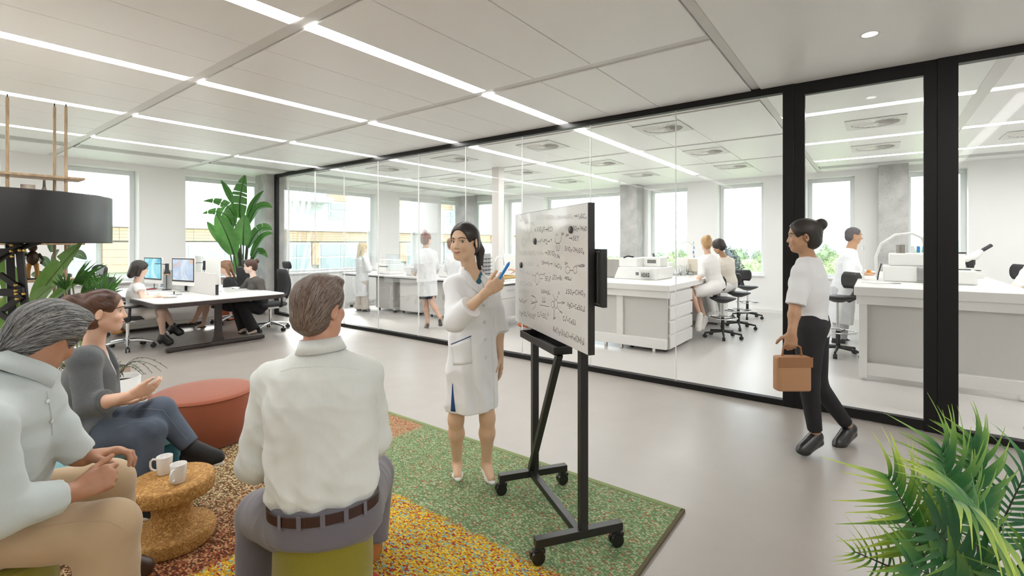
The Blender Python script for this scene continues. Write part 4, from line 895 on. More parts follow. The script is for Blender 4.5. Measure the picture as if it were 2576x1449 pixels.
def drawer_unit(label, x0, x1, y0, y1, z0, z1, n, face):
    t = thing('drawer_unit', label, 'drawer unit', ((x0+x1)/2, (y0+y1)/2, 0))
    lbox(t, (x0+.008, y0+.015, z0), (x1-.008, y1, z1), 'carcass', M_gap if False else M_lab)
    h = (z1-z0-.02)/n
    for q in range(n):
        lbox(t, (x0, y0-.012, z0+.012+q*h), (x1, y0+.02, z0+(q+1)*h-.012), 'drawer', M_lab, .008)
    for x_ in (x0+.06, x1-.06):
        for y_ in (y0+.08, y1-.06): lbox(t, (x_-.02, y_-.02, 0), (x_+.02, y_+.02, z0), 'foot', M_bplas, 0)
    return t
drawer_unit('white four-drawer pedestal under the near right corner of the island bench', 6.72, 7.75, 2.31, 2.95, .04, .875, 4, 0)
drawer_unit('white drawer pedestal at the far end of the island bench by the stools', 9.55, 10.12, 2.33, 2.95, .04, .87, 4, 0)
tr_ = lab_bench('lab_bench', 'white high lab bench right of the glass door with microscope and tubes', 6.68, 10.55, -1.29, .19, 1.06, .10)
for y_ in (.1, -.57, -1.15): lbox(tr_, (6.75, y_-.02, 0), (6.79, y_+.02, .062), 'levelling_foot', M_chrome, .004)
lbox(tr_, (6.722, .07, .03), (6.79, .145, .96), 'corner_post', M_lab)
lbox(tr_, (10.4, -1.2, .02), (10.5, .1, .96), 'end_leg', M_lab)
# left bench with knee spaces
t = thing('lab_bench', 'low white lab bench with thin dark edge and grey cabinets, behind the blonde lab worker', 'lab bench', (7.3, 8.6, 0))
lbox(t, (6.78, 6.7, .80), (7.75, 10.35, .835), 'worktop', M_lab, .004); lbox(t, (6.79, 6.7, .775), (7.75, 10.34, .80), 'edge_band', M_bplas, 0)
for y_ in (10.2, 8.55, 6.85):
    lbox(t, (6.9, y_-.035, .05), (7.6, y_+.035, .11), 'foot', M_labg, .01); lbox(t, (7.3, y_-.03, .11), (7.38, y_+.03, .775), 'leg', M_labg, .006)
    lbox(t, (6.92, y_-.025, 0), (6.97, y_+.025, .05), 'levelling_foot', M_bplas, 0)
def cabinet(label, x0, x1, y0, y1, z0, z1, m):
    t = thing('cabinet', label, 'cabinet', ((x0+x1)/2, (y0+y1)/2, 0), 0, 'base cabinets in the lab')
    lbox(t, (x0+.015, y0, z0), (x1, y1, z1), 'carcass', m); 
    d_ = lbox(t, (x0-.005, y0+.005, z0+.005), (x0+.015, y1-.005, z1-.005), 'door', m, .004)
    lbox(t, (x0-.02, y0+.04, (z0+z1)/2-.03), (x0-.004, y0+.05, (z0+z1)/2+.08), 'handle', M_alu, 0, d_)
    for y_ in (y0+.05, y1-.05):
        for x_ in (x0+.07, x1-.07): lbox(t, (x_-.015, y_-.015, 0), (x_+.015, y_+.015, z0), 'foot', M_bplas, 0)
cabinet('grey mobile cabinet under the low lab bench, left of the woman in the skirt', 6.95, 7.6, 8.62, 9.25, .06, .77, M_labg)
cabinet('white mobile cabinet under the low lab bench, right next to the grey one', 6.95, 7.6, 7.75, 8.4, .06, .77, M_lab)
cabinet('grey cabinet at the near end of the low lab bench behind the presenter', 6.95, 7.6, 7.0, 7.5, .06, .77, M_labg)
# sink bench
t = thing('sink_bench', 'white sink cabinet unit between the presenter and the whiteboard', 'lab bench', (7.3, 5.35, 0))
lbox(t, (6.62, 5.28, .22), (8.2, 5.80, .80), 'carcass', M_lab); lbox(t, (6.60, 5.25, .80), (8.2, 5.83, .835), 'worktop', M_lab, .004); lbox(t, (6.60, 5.247, .795), (8.2, 5.25, .815), 'edge_band', M_bplas, 0)
for x_ in (6.63, 7.15):
    d_ = lbox(t, (x_, 5.265, .56), (x_+.5, 5.28, .785), 'drawer', M_labg if False else M_lab, .003); lbox(t, (x_+.15, 5.25, .70), (x_+.35, 5.266, .712), 'handle', M_alu, 0, d_)
    d_ = lbox(t, (x_, 5.265, .225), (x_+.5, 5.28, .55), 'door', M_lab, .003); lbox(t, (x_+.42, 5.25, .42), (x_+.435, 5.266, .52), 'handle', M_alu, 0, d_)
for x_ in (6.7, 8.1): lbox(t, (x_-.03, 5.4, 0), (x_+.03, 5.75, .22), 'leg', M_labg)
lo = Vector(t.location)
MB().tube([Vector((6.80, 5.55, .835))-lo, Vector((6.80, 5.55, 1.20))-lo]+[Vector((6.80+.11-.11*math.cos(a), 5.55-.02*(1-math.cos(a)), 1.20+.11*math.sin(a)))-lo for a in (.5, 1, 1.57, 2.1, 2.7)]+[Vector((7.02, 5.51, 1.14))-lo], .011, 10).build('faucet', M_chrome, t)
lbox(t, (6.9, 5.4, .834), (7.4, 5.7, .838), 'sink_rim', M_chrome, 0)
# draining pegboard
q0 = at(1267, 655, 9.05)
t = thing('draining_rack', 'grey pegboard draining rack with rows of black pegs behind the pen', 'rack', (6.75, 5.86, .835))
MB().box((-.10, -.015, 0), (.28, .015, .52)).build('board', mat('peg_grey', (.33, .33, .33), .5), t, bevel=.004)
for r_ in range(6):
    for c_ in range(4): MB().cyl((-.03+c_*.08, -.015, .06+r_*.07), (-.01+c_*.08, -.09, .085+r_*.07), .007, .005, 6).build('peg', M_bplas, t)
MB().tube([(-.12, 0, 0), (-.12, 0, .48), (-.08, 0, .54), (.0, 0, .545)], .008, 8).build('side_rail', M_chrome, t)
# hand of someone / orange shoes are added with the people
def apparatus(name, label, cat, px, py, z, h):
    p = at(px, py, z); return thing(name, label, cat, (p.x, p.y, h), math.radians(0))
# printer on the low bench
t = thing('lab_device', 'white box printer with paper slot on the low lab bench, right of the blonde worker', 'device', (7.25, 9.1, .836))
MB().box((-.22, -.25, 0), (.22, .25, .24)).build('body', M_wplas, t, bevel=.02); MB().box((-.16, -.2, .24), (.16, .2, .34)).build('lid', M_wplas, t, bevel=.015); MB().box((-.224, -.18, .16), (-.22, .18, .19)).build('slot', M_gap, t)
t = thing('lab_device', 'white lab printer with grey vents on the low bench beside the woman in the skirt', 'device', (7.3, 8.1, .836))
MB().box((-.2, -.3, 0), (.2, .3, .20)).build('body', M_wplas, t, bevel=.03)
for q in range(5): MB().box((-.203, -.2, .04+q*.025), (-.2, .1, .05+q*.025)).build('vent', M_gap, t)
t = thing('lab_device', 'white centrifuge box standing on the low bench just left of the presenter shoulder', 'device', (7.3, 7.2, .836))
MB().box((-.18, -.2, 0), (.18, .2, .26)).build('body', M_wplas, t, bevel=.03); MB().tube([(-.1, .1, .26), (-.1, .1, .33), (-.1, -.1, .33), (-.1, -.1, .26)], .012, 8).build('handle', M_alu, t)
# brass rack behind presenter + white device
t = thing('bench_cart', 'white lab cart with gold sample trays right behind the presenter shoulder', 'cart', (7.9, 6.35, 0))
MB().box((-.45, -.3, .70), (.45, .3, .74)).build('top_shelf', M_lab, t, bevel=.006)
for x_ in (-.42, .42):
    for y_ in (-.27, .27): MB().cyl((x_, y_, 0), (x_, y_, .70), .018, .018, 10).build('leg', M_chrome, t)
M_gold = mat('gold_tray', (.70, .50, .20), .3, .8)
for q in range(2):
    d_ = thing('sample_tray', 'gold metal sample tray on the cart behind the presenter, %s one' % ['upper', 'lower'][q], 'tray', (7.82, 6.2, .742+q*.07), 0, 'gold sample trays'); MB().box((-.3, -.18, 0), (.3, .18, .008)).build('base', M_gold, d_)
    for a_, b_ in (((-.3, -.18, 0), (.3, -.17, .06)), ((-.3, .17, 0), (.3, .18, .06)), ((-.3, -.18, 0), (-.29, .18, .06)), ((.29, -.18, 0), (.3, .18, .06))): MB().box(a_, b_).build('rim', M_gold, d_)
t = thing('lab_device', 'white analyser cabinet with small dark display behind the presenter hair', 'device', (8.5, 6.75, 0))
MB().box((-.3, -.25, .0), (.3, .25, .8)).build('stand', M_lab, t, bevel=.01); MB().box((-.35, -.28, .80), (.35, .28, 1.30)).build('body', M_wplas, t, bevel=.02); MB().box((-.352, .05, 1.12), (-.349, .15, 1.2)).build('display', M_gap, t); MB().box((-.355, -.1, .95), (-.349, -.04, 1.0)).build('button', M_bplas, t)
# ---- island equipment (top .965)
T = .966
q = at(1524, 660, 8.15)
t = thing('laptop', 'open grey laptop seen from behind on the island bench next to the whiteboard', 'laptop', (q.x, q.y, T), math.radians(8))
MB().box((-.0, -.24, 0), (.30, .24, .018)).build('keyboard_deck', mat('laptop_grey', (.30, .28, .26), .35, .3), t, bevel=.004)
MB().box((-.01, -.24, 0), (.01, .24, .33), M=Matrix.Translation((0, 0, .012)) @ Matrix.Rotation(math.radians(28), 4, 'Y')).build('lid', MATS['laptop_grey'], t, bevel=.004)
q = at(1620, 668, 8.05)
t = thing('analyser', 'wide white two-tier analyser with a control panel on the island bench', 'device', (q.x, q.y, T), math.radians(0))
b = MB(); b.prism([(-.38, 0), (.36, 0), (.36, .19), (-.30, .19)], -.36, .38, M=Matrix(((0, 0, 1, 0), (-1, 0, 0, 0), (0, 1, 0, 0), (0, 0, 0, 1)))); b.build('base_unit', M_wplas, t, bevel=.01)
MB().box((-.25, .02, .19), (.15, .34, .34)).build('upper_unit', M_wplas, t, bevel=.012); MB().box((.02, -.28, .19), (.34, .10, .35)).build('upper_unit', M_wplas, t, bevel=.012)
p_ = MB().box((-.09, -.012, -.075), (.09, .012, .075), M=Matrix.Translation((-.43, -.20, .095)) @ Matrix.Rotation(math.pi/2, 4, 'Z') @ Matrix.Rotation(math.radians(-20), 4, 'X')).build('control_panel', mat('panel_silver', (.62, .62, .60), .35), t, bevel=.004)
for r_ in range(4):
    for c_ in range(4): MB().box((-.452, -.265+c_*.036, .05+r_*.026), (-.440, -.240+c_*.036, .064+r_*.026)).build('button', M_bplas if (r_+c_) % 2 == 0 else M_gap, t)
MB().box((-.425, -.08, .07), (-.418, -.03, .12)).build('socket', M_gap, t); MB().box((.018, -.2, .25), (.02, -.05, .31)).build('display', M_gap, t)
m = MB(); m.tube([(-.26, .25, .345), (-.2, .2, .37), (-.15, .12, .355)], .014, 8); m.build('clamp', M_bplas, t)
q = at(1650, 630, 8.7)
def microscope(label, loc, rz, s=1.0):
    t = thing('microscope', label, 'microscope', loc, rz)
    MB().prism(rounded(.20*s, .26*s, .03*s), 0, .05*s).build('base', M_wplas, t, bevel=.008)
    MB().box((-.04*s, .06*s, .05*s), (.04*s, .12*s, .30*s)).build('pillar', M_wplas, t, bevel=.008); MB().box((-.045*s, .055*s, .30*s), (.045*s, .125*s, .315*s)).build('pillar_cap', M_bplas, t)
    m = MB(); m.tube([(0, .10*s, .22*s), (0, -.03*s, .24*s), (0, -.09*s, .27*s), (0, -.16*s, .33*s)], [.035*s, .05*s, .048*s, .03*s], 12); m.build('head', M_wplas, t)
    MB().cyl((0, -.15*s, .322*s), (0, -.28*s, .40*s), .022*s, .022*s, 14).build('eyepiece', M_bplas, t)
    m = MB(); m.cyl((0, -.03*s, .12*s), (0, -.03*s, .16*s), .035*s, .042*s, 14); m.cyl((0, -.03*s, .16*s), (0, -.03*s, .22*s), .048*s, .048*s, 14); m.build('objective', M_bplas, t)
    m = MB(); m.prism(rounded(.16*s, .14*s, .02*s), .085*s, .095*s, M=Matrix.Translation((0, -.03*s, 0))); m.build('stage', M_bplas, t)
    MB().cyl((.04*s, .09*s, .14*s), (.065*s, .09*s, .14*s), .02*s, .02*s, 12).build('focus_knob', M_gap, t)
microscope('small white microscope with black eyepiece behind the analyser on the island bench', (q.x, q.y, T), math.radians(120), .95)
q = at(1672, 680, 9.2); t = thing('lab_device', 'small white box with black lid and round knob right of the analyser', 'device', (q.x, q.y, T))
MB().box((-.14, -.14, 0), (.14, .14, .22)).build('body', M_wplas, t, bevel=.01); MB().box((-.05, -.05, .22), (.05, .05, .30)).build('tower', M_wplas, t, bevel=.005); MB().box((-.055, -.055, .30), (.055, .055, .315)).build('tower_cap', M_bplas, t); MB().cyl((-.14, .03, .08), (-.16, .03, .08), .025, .025, 14).build('knob', M_gap, t)
M_lglass = glassmat('labware_glass', (.985, .99, .99), 1.4, .6, .02)
rng = random.Random(4)
for q_ in range(7):
    p = at(1700+q_*6, 672, 8.5+.12*(q_ % 3)+.05*q_)
    t = thing('flask', 'clear conical glass flask on the island bench, %s from left of the cluster' % ['first', 'second', 'third', 'fourth', 'fifth', 'sixth', 'seventh'][q_], 'flask', (p.x, p.y, T), 0, 'glass flasks beside the seated lab women')
    h = .16+.03*rng.random(); MB().lathe([(0, 0), (.05, 0), (.054, .008), (.018, h*.7), (.016, h), (.02, h+.006), (.014, h), (.015, h*.7), (.05, .012), (0, .008)], 18).build('vessel', M_lglass, t)
    MB().lathe([(0, .0085), (.048, .0125), (.038, .05), (0, .05)], 16).build('liquid', mat('pale_liquid', (.72, .74, .70), .2), t)
q = at(1727, 660, 9.0); t = thing('lab_device', 'white tilted screen panel on a stand behind the flasks', 'device', (q.x, q.y, T), math.radians(30))
MB().box((-.012, -.18, .05), (.012, .18, .33), M=Matrix.Rotation(math.radians(20), 4, 'Y')).build('screen_panel', M_wplas, t, bevel=.006); MB().box((-.1, -.1, 0), (.1, .1, .05)).build('foot', M_wplas, t, bevel=.006)
q = at(1752, 662, 8.9); t = thing('lab_device', 'beige box display on a small foot left of the blonde seated woman', 'device', (q.x, q.y, T), math.radians(20))
MB().box((-.12, -.15, .06), (.12, .15, .30)).build('body', mat('beige_plastic', (.66, .60, .50), .4), t, bevel=.01); MB().box((-.05, -.06, 0), (.05, .06, .06)).build('foot', M_wplas, t)
q = at(1745, 640, 9.6); t = thing('tube_stand', 'looped clear tubing stand with blue vials above the island bench', 'lab stand', (q.x, q.y, T))
MB().cyl((0, 0, 0), (0, 0, .02), .10, .10, 20).build('base', M_wplas, t); MB().cyl((0, 0, 0), (0, 0, .62), .008, .008, 8).build('rod', M_chrome, t)
MB().tube([(0, 0, .55), (-.08, .08, .62), (-.2, .2, .58), (-.25, .24, .4), (-.24, .22, .12)], .014, 10).build('tubing', M_wplas, t)
M_blue = mat('blue_vial', (.03, .22, .55), .3)
for q_ in range(4): MB().cyl((.03*(q_ % 2)-.015, 0, .2+.09*q_), (.03*(q_ % 2)-.015, 0, .245+.09*q_), .016, .016, 10).build('vial', M_blue, t)
# ---- right bench equipment (top 1.06)
T2 = 1.061
q = onfloor(2216, 712, T2); t = thing('clipboard', 'white clipboard with a metal clip lying on the right lab bench', 'clipboard', (q.x, q.y, T2), math.radians(35))
MB().box((-.11, -.16, 0), (.11, .16, .012)).build('board', M_lab, t, bevel=.003); MB().box((-.11, -.16, .0), (-.05, -.06, .02)).build('clip', M_alu, t, bevel=.003)
q = onfloor(2183, 708, T2); t = thing('ring_stand', 'thin white rod stand on the right lab bench in front of the bearded man', 'lab stand', (q.x+.3, q.y+.05, T2))
MB().cyl((0, 0, 0), (0, 0, .012), .06, .06, 18).build('base', M_wplas, t); MB().cyl((0, 0, 0), (0, 0, .62), .011, .009, 10).build('rod', M_wplas, t); MB().cyl((0, 0, .40), (0, 0, .46), .018, .014, 10).build('clamp', M_alu, t)
q = onfloor(2290, 712, T2); t = thing('analyser', 'large white stepped analyser with tubes and blue vials on the right lab bench', 'device', (q.x+.38, q.y-.02, T2))
MB().box((-.22, -.36, 0), (.30, .28, .20)).build('base_unit', M_wplas, t, bevel=.015); MB().box((-.16, -.36, .20), (.30, .22, .36)).build('upper_unit', M_wplas, t, bevel=.02)
MB().box((-.26, -.36, 0), (-.22, -.05, .22)).build('front_guard', M_lglass, t)
MB().tube([(.1, .34, .02), (.08, .36, .30), (.08, .30, .48), (.1, .15, .60), (.1, -.02, .62), (.1, -.12, .56), (.1, -.16, .40)], .018, 10).build('hose', M_wplas, t)
MB().tube([(.15, -.05, .36), (.15, -.08, .55), (.15, -.18, .64), (.15, -.30, .60), (.15, -.34, .38)], .012, 10).build('hose', M_lglass, t)
for y_, c_ in ((.10, M_alu), (-.22, M_alu)): MB().cyl((0, y_, .36), (0, y_, .47), .05, .05, 18).build('canister', mat('steel_dark', (.35, .33, .30), .3, .9), t)
for q_ in range(6): MB().cyl((-.05+.02*(q_ % 2), -.02-.055*q_, .37), (-.05+.02*(q_ % 2), -.02-.055*q_, .45), .016, .016, 10).build('vial', M_blue if q_ % 3 else M_wplas, t)
for q_ in range(3): MB().cyl((.12, -.14-.06*q_, .50), (.12, -.14-.06*q_, .56), .014, .014, 10).build('vial', M_blue, t)
MB().tube([(-.1, .30, .22), (-.2, .33, .1), (-.26, .34, .02)], .008, 8).build('probe', M_bplas, t)
q = onfloor(2400, 716, T2); t = thing('balance', 'low white lab scale with a green glass plate and black knob beside the door post', 'device', (q.x+.25, q.y, T2))
MB().prism(rounded(.5, .42, .05), 0, .17).build('body', M_wplas, t, bevel=.02); MB().box((-.16, -.16, .17), (.06, .05, .178)).build('plate_frame', M_bplas, t); MB().box((-.15, -.15, .178), (.05, .04, .182)).build('glass_plate', mat('green_glass', (.16, .25, .16), .1), t); MB().cyl((.12, .05, .17), (.12, .05, .23), .035, .035, 16).build('knob', M_bplas, t)
q = onfloor(2435, 700, T2); microscope('white stereo microscope with black eyepiece on the right lab bench', (q.x+.2, q.y-.02, T2), math.radians(-55+180-90), 1.15)
# lab stools ---------------------------------------------------------------------
M_sfab = mat('stool_black', (.03, .03, .032), .5)
def lab_stool(loc, rz, sh_, label):
    t = thing('lab_stool', label, 'stool', loc, rz, 'black lab stools')
    MB().cyl((0, 0, .10), (0, 0, .34), .028, .026, 14).build('column_sleeve', M_bplas, t); MB().cyl((0, 0, .34), (0, 0, sh_-.08), .018, .018, 12).build('gas_column', M_chrome, t)
    for q in range(5):
        a = 2*math.pi*q/5+.5; d_ = Vector((math.cos(a), math.sin(a), 0))
        m = MB(); m.tube([d_*.02+Vector((0, 0, .115)), d_*.29+Vector((0, 0, .082))], [.022, .015], 8); m.build('base_leg', M_bplas, t)
        c0 = d_*.285+Vector((0, 0, .0305)); n_ = Vector((-d_.y, d_.x, 0)); c_ = MB(); c_.cyl(c0-n_*.022, c0+n_*.022, .03, .03, 14); c_.cyl(d_*.285+Vector((0, 0, .055)), d_*.285+Vector((0, 0, .085)), .012, .012, 8); c_.build('caster', M_bplas, t, bevel=.005)
    rg = MB(); rg.tube([(.22*math.cos(2*math.pi*q/28), .22*math.sin(2*math.pi*q/28), .33) for q in range(28)], .010, 8, closed=True); rg.build('foot_ring', M_chrome, t)
    for q in range(3): a = 2*math.pi*q/3; MB().tube([(0, 0, .30), (.22*math.cos(a), .22*math.sin(a), .33)], .008, 6).build('ring_spoke', M_bplas, t)
    m = MB(); m.lathe([(0, sh_-.09), (.06, sh_-.085), (.16, sh_-.04), (.205, sh_-.015), (.205, sh_), (.12, sh_+.008), (0, sh_-.004)], 28); m.build('seat', M_sfab, t)
    m = MB(); m.tube([(0, .14, sh_-.05), (0, .22, sh_-.02), (0, .26, sh_+.06), (0, .255, sh_+.18)], [.05, .045, .035, .03], 10); m.build('back_stem', M_bplas, t)
    bk = MB(); n = 8; vs_, fs_ = [], []
    for i in range(6):
        z_ = sh_+.10+i*.045; w = .17*(1-.25*abs(i/5*2-1)**3)
        for j in range(n+1): u = -1+2*j/n; vs_.append((w*u, .235-.05*u*u, z_))
    for i in range(5):
        for j in range(n): o_ = i*(n+1)+j; fs_.append((o_, o_+1, o_+n+2, o_+n+1))
    bk.add(vs_, fs_, 0, True); b = bk.build('backrest', M_sfab, t); sm = b.modifiers.new('t', 'SOLIDIFY'); sm.thickness = .045; sm.offset = 0
    return t
p = onfloor(1818, 850); lab_stool((p.x, p.y, 0), math.radians(-128+90-10), .66, 'black lab stool in front, under the blonde woman in white')
lab_stool((9.42, 1.98, 0), math.radians(-128+90-10), .66, 'black lab stool half hidden behind the front one, under the dark haired woman')
p = onfloor(1880, 800); lab_stool((p.x, p.y, 0), math.radians(-55), .66, 'empty black lab stool standing apart on the right')
p = onfloor(2108, 893); st = lab_stool((p.x, p.y, 0), math.radians(-140), .82, 'high black lab stool seen through the glass door behind the walking woman')
q = at(2532, 700, 7.3); lab_stool((q.x, q.y, 0), math.radians(-150), .90, 'black lab stool behind the right bench with only its backrest showing')
# ================================================================ PEOPLE: implicit-surface figures meshed with surface nets
V3 = lambda *a: np.array(a, dtype=np.float64)
def A(p): return np.array(p, dtype=np.float64)
def nrm(v): v = A(v); return v/np.linalg.norm(v)
FW3 = V3(FW[0], FW[1], 0); RT3 = V3(RT[0], RT[1], 0); UP3 = V3(0, 0, 1)
def dirv(r, f, u): return nrm(RT3*r+FW3*f+UP3*u)      # right / away / up as seen from the viewpoint
def dirx(px, r, f, u):                                 # the same, seen along the sight line through column px
    a = nrm(FW3+RT3*((px-CXP)/FPX)); return nrm(V3(a[1], -a[0], 0)*r+a*f+UP3*u)
class Imp:
    def __init__(s): s.p = []; s.post = []
    def add(s, f, lo, hi, k=.02, op='u'): s.p.append((f, A(lo), A(hi), k, op)); return s
    def cone(s, a, b, ra, rb, k=.02, u=None, sq=1.0, ca=False, cb=False, op='u'):
        a = A(a); b = A(b); ba = b-a; L2 = max(1e-9, ba @ ba); L = math.sqrt(L2); un = nrm(u) if u is not None else None
        def f(X, Y, Z):
            x, y, z = X-a[0], Y-a[1], Z-a[2]
            al = (x*ba[0]+y*ba[1]+z*ba[2])/L2; t = np.clip(al, 0, 1)
            x = x-t*ba[0]; y = y-t*ba[1]; z = z-t*ba[2]
            if un is not None:
                q = (x*un[0]+y*un[1]+z*un[2])*(1/sq-1); x = x+q*un[0]; y = y+q*un[1]; z = z+q*un[2]
            d = np.sqrt(x*x+y*y+z*z)-(ra+(rb-ra)*t)
            if cb: d = np.maximum(d, (al-1)*L)
            if ca: d = np.maximum(d, -al*L)
            return d
        m = max(ra, rb)*max(1, sq)
        return s.add(f, np.minimum(a, b)-m, np.maximum(a, b)+m, k, op)
    def ell(s, c, ax, r, k=.02, op='u'):
        c = A(c); ax = [A(q) for q in ax]
        def f(X, Y, Z):
            x, y, z = X-c[0], Y-c[1], Z-c[2]; k0 = 0; k1 = 0
            for q, rr in zip(ax, r):
                v = (x*q[0]+y*q[1]+z*q[2])/rr; k0 = k0+v*v; k1 = k1+(v/rr)**2
            k0 = np.sqrt(k0); k1 = np.sqrt(k1)+1e-6
            return k0*(k0-1)/k1
        m = max(r); return s.add(f, c-m, c+m, k, op)
    def loft(s, a, b, rt, ts, rx, ry, k=.02, ca=True, cb=True, shift=None, op='u', wave=None):
        """elliptic tube from a to b; rt = side axis; wave=(n,amp,t0) vertical cloth folds"""
        a = A(a); b = A(b); ba = b-a; L = np.linalg.norm(ba); ax = ba/L; rt = A(rt); rt = nrm(rt-ax*(rt @ ax)); fw = np.cross(ax, rt)
        def f(X, Y, Z):
            x, y, z = X-a[0], Y-a[1], Z-a[2]; al = x*ax[0]+y*ax[1]+z*ax[2]; t = al/L
            u = x*rt[0]+y*rt[1]+z*rt[2]; w = x*fw[0]+y*fw[1]+z*fw[2]
            if shift is not None: w = w-np.interp(t, ts, shift)
            RX = np.interp(t, ts, rx); RY = np.interp(t, ts, ry)
            q = np.sqrt((u/RX)**2+(w/RY)**2)+1e-6
            d = (q-1)*np.minimum(RX, RY)
            if wave:
                th = np.arctan2(w/RY, u/RX); d = d-wave[1]*np.clip((t-wave[2])/(1-wave[2]+1e-6), 0, 1)*np.sin(wave[0]*th+1.7*np.sin(2*th+t*3))
            if cb: d = np.maximum(d, al-L)
            if ca: d = np.maximum(d, -al)
            return d
        m = max(max(rx), max(ry))+.02+(max(abs(q) for q in shift) if shift is not None else 0); return s.add(f, np.minimum(a, b)-m, np.maximum(a, b)+m, k, op)
    def plane(s, p, n):                     # cut away everything on the +n side
        p = A(p); n = nrm(n); s.post.append(lambda X, Y, Z, d: np.maximum(d, (X-p[0])*n[0]+(Y-p[1])*n[1]+(Z-p[2])*n[2])); return s
    def folds(s, lst):
        for (v, fr, amp, w, wf) in lst:
            v = nrm(v); w = nrm(w)
            s.post.append(lambda X, Y, Z, d, v=v, fr=fr, amp=amp, w=w, wf=wf: d+amp*1.6*(np.abs(np.sin(.5*fr*(X*v[0]+Y*v[1]+Z*v[2])+2.2*np.sin(wf*(X*w[0]+Y*w[1]+Z*w[2])+1.3)+1.1*np.sin(wf*1.7*(X*v[1]-Y*v[0]+Z*w[2]))))-.6))
        return s
    def solve(s, h):
        adds = [q for q in s.p if q[4] == 'u']
        lo = np.min([q[1] for q in adds], 0)-3*h-.01; hi = np.max([q[2] for q in adds], 0)+3*h+.01
        n = np.ceil((hi-lo)/h).astype(int)+1; D = np.full(tuple(n), 1.0, dtype=np.float32)
        g = [(lo[i]+h*np.arange(n[i])).astype(np.float32) for i in range(3)]
        for f, a, b, k, op in s.p:
            m = k+3*h; i0 = np.clip(np.floor((a-m-lo)/h).astype(int), 0, n); i1 = np.clip(np.ceil((b+m-lo)/h).astype(int)+1, 0, n)
            if np.any(i1 <= i0): continue
            sl = tuple(slice(p, q) for p, q in zip(i0, i1))
            X, Y, Z = g[0][sl[0]][:, None, None], g[1][sl[1]][None, :, None], g[2][sl[2]][None, None, :]
            v = f(X, Y, Z).astype(np.float32); d = D[sl]
            if op == 'u':
                if k > 0:
                    hh = np.clip(.5+.5*(d-v)/k, 0, 1); D[sl] = d*(1-hh)+v*hh-k*hh*(1-hh)
                else: D[sl] = np.minimum(d, v)
            else:
                v = -v
                hh = np.clip(.5-.5*(d-v)/max(k, 1e-5), 0, 1); D[sl] = d*(1-hh)+v*hh+k*hh*(1-hh)
        if s.post:
            X, Y, Z = g[0][:, None, None], g[1][None, :, None], g[2][None, None, :]
            for q in s.post: D = q(X, Y, Z, D).astype(np.float32)
            for i in range(3):
                sl = [slice(None)]*3; sl[i] = 0; D[tuple(sl)] = 1; sl[i] = -1; D[tuple(sl)] = 1
        # surface nets
        ins = D < 0
        c = np.zeros(tuple(n-1), dtype=np.int8)
        offs = [(i, j, k_) for i in (0, 1) for j in (0, 1) for k_ in (0, 1)]
        def cs(o, arr): return arr[o[0]:n[0]-1+o[0], o[1]:n[1]-1+o[1], o[2]:n[2]-1+o[2]]
        for o in offs: c += cs(o, ins)
        act = np.argwhere((c > 0) & (c < 8)); N = len(act)
        ids = np.full(tuple(n-1), -1, dtype=np.int32); ids[act[:, 0], act[:, 1], act[:, 2]] = np.arange(N)
        acc = np.zeros((N, 3)); cnt = np.zeros(N)
        for o in offs:
            for ax in range(3):
                if o[ax]: continue
                o2 = list(o); o2[ax] = 1
                d0 = D[act[:, 0]+o[0], act[:, 1]+o[1], act[:, 2]+o[2]]; d1 = D[act[:, 0]+o2[0], act[:, 1]+o2[1], act[:, 2]+o2[2]]
                m = (d0 < 0) != (d1 < 0); t = d0[m]/(d0[m]-d1[m]); p = np.tile(A(o), (m.sum(), 1)); p[:, ax] = t
                acc[m] += p; cnt[m] += 1
        P = lo+h*(act+acc/cnt[:, None])
        F = []
        for ax in range(3):
            a1, a2 = (ax+1) % 3, (ax+2) % 3
            sl0 = [slice(1, n[i]-1) for i in range(3)]; sl1 = list(sl0); sl0[ax] = slice(0, n[ax]-1); sl1[ax] = slice(1, n[ax])
            s0 = ins[tuple(sl0)]; s1 = ins[tuple(sl1)]; e = np.argwhere(s0 != s1)
            st = s0[e[:, 0], e[:, 1], e[:, 2]]; e = e+[0 if i == ax else 1 for i in range(3)]
            def idx(da1, da2):
                q = e.copy(); q[:, a1] -= da1; q[:, a2] -= da2; return ids[q[:, 0], q[:, 1], q[:, 2]]
            q = np.stack([idx(1, 1), idx(0, 1), idx(0, 0), idx(1, 0)], 1); q[~st] = q[~st][:, ::-1]; F.append(q)
        F = np.concatenate(F); F = F[(F >= 0).all(1)]
        return P, F
def np_mesh(name, P, F, mats, cols=None, fm=None):
    me = bpy.data.meshes.new(name); me.vertices.add(len(P)); me.vertices.foreach_set('co', P.astype(np.float32).ravel())
    me.loops.add(F.size); me.loops.foreach_set('vertex_index', F.astype(np.int32).ravel()); me.polygons.add(len(F))
    me.polygons.foreach_set('loop_start', np.arange(0, F.size, F.shape[1], dtype=np.int32)); me.polygons.foreach_set('loop_total', np.full(len(F), F.shape[1], dtype=np.int32))
    me.polygons.foreach_set('use_smooth', np.ones(len(F), dtype=bool))
    for m in (mats if isinstance(mats, (list, tuple)) else [mats]): me.materials.append(m)
    me.update(calc_edges=True)
    if cols is not None:
        a = me.color_attributes.new('Col', 'FLOAT_COLOR', 'POINT'); a.data.foreach_set('color', np.concatenate([cols, np.ones((len(cols), 1))], 1).astype(np.float32).ravel())
    me.validate(); return me
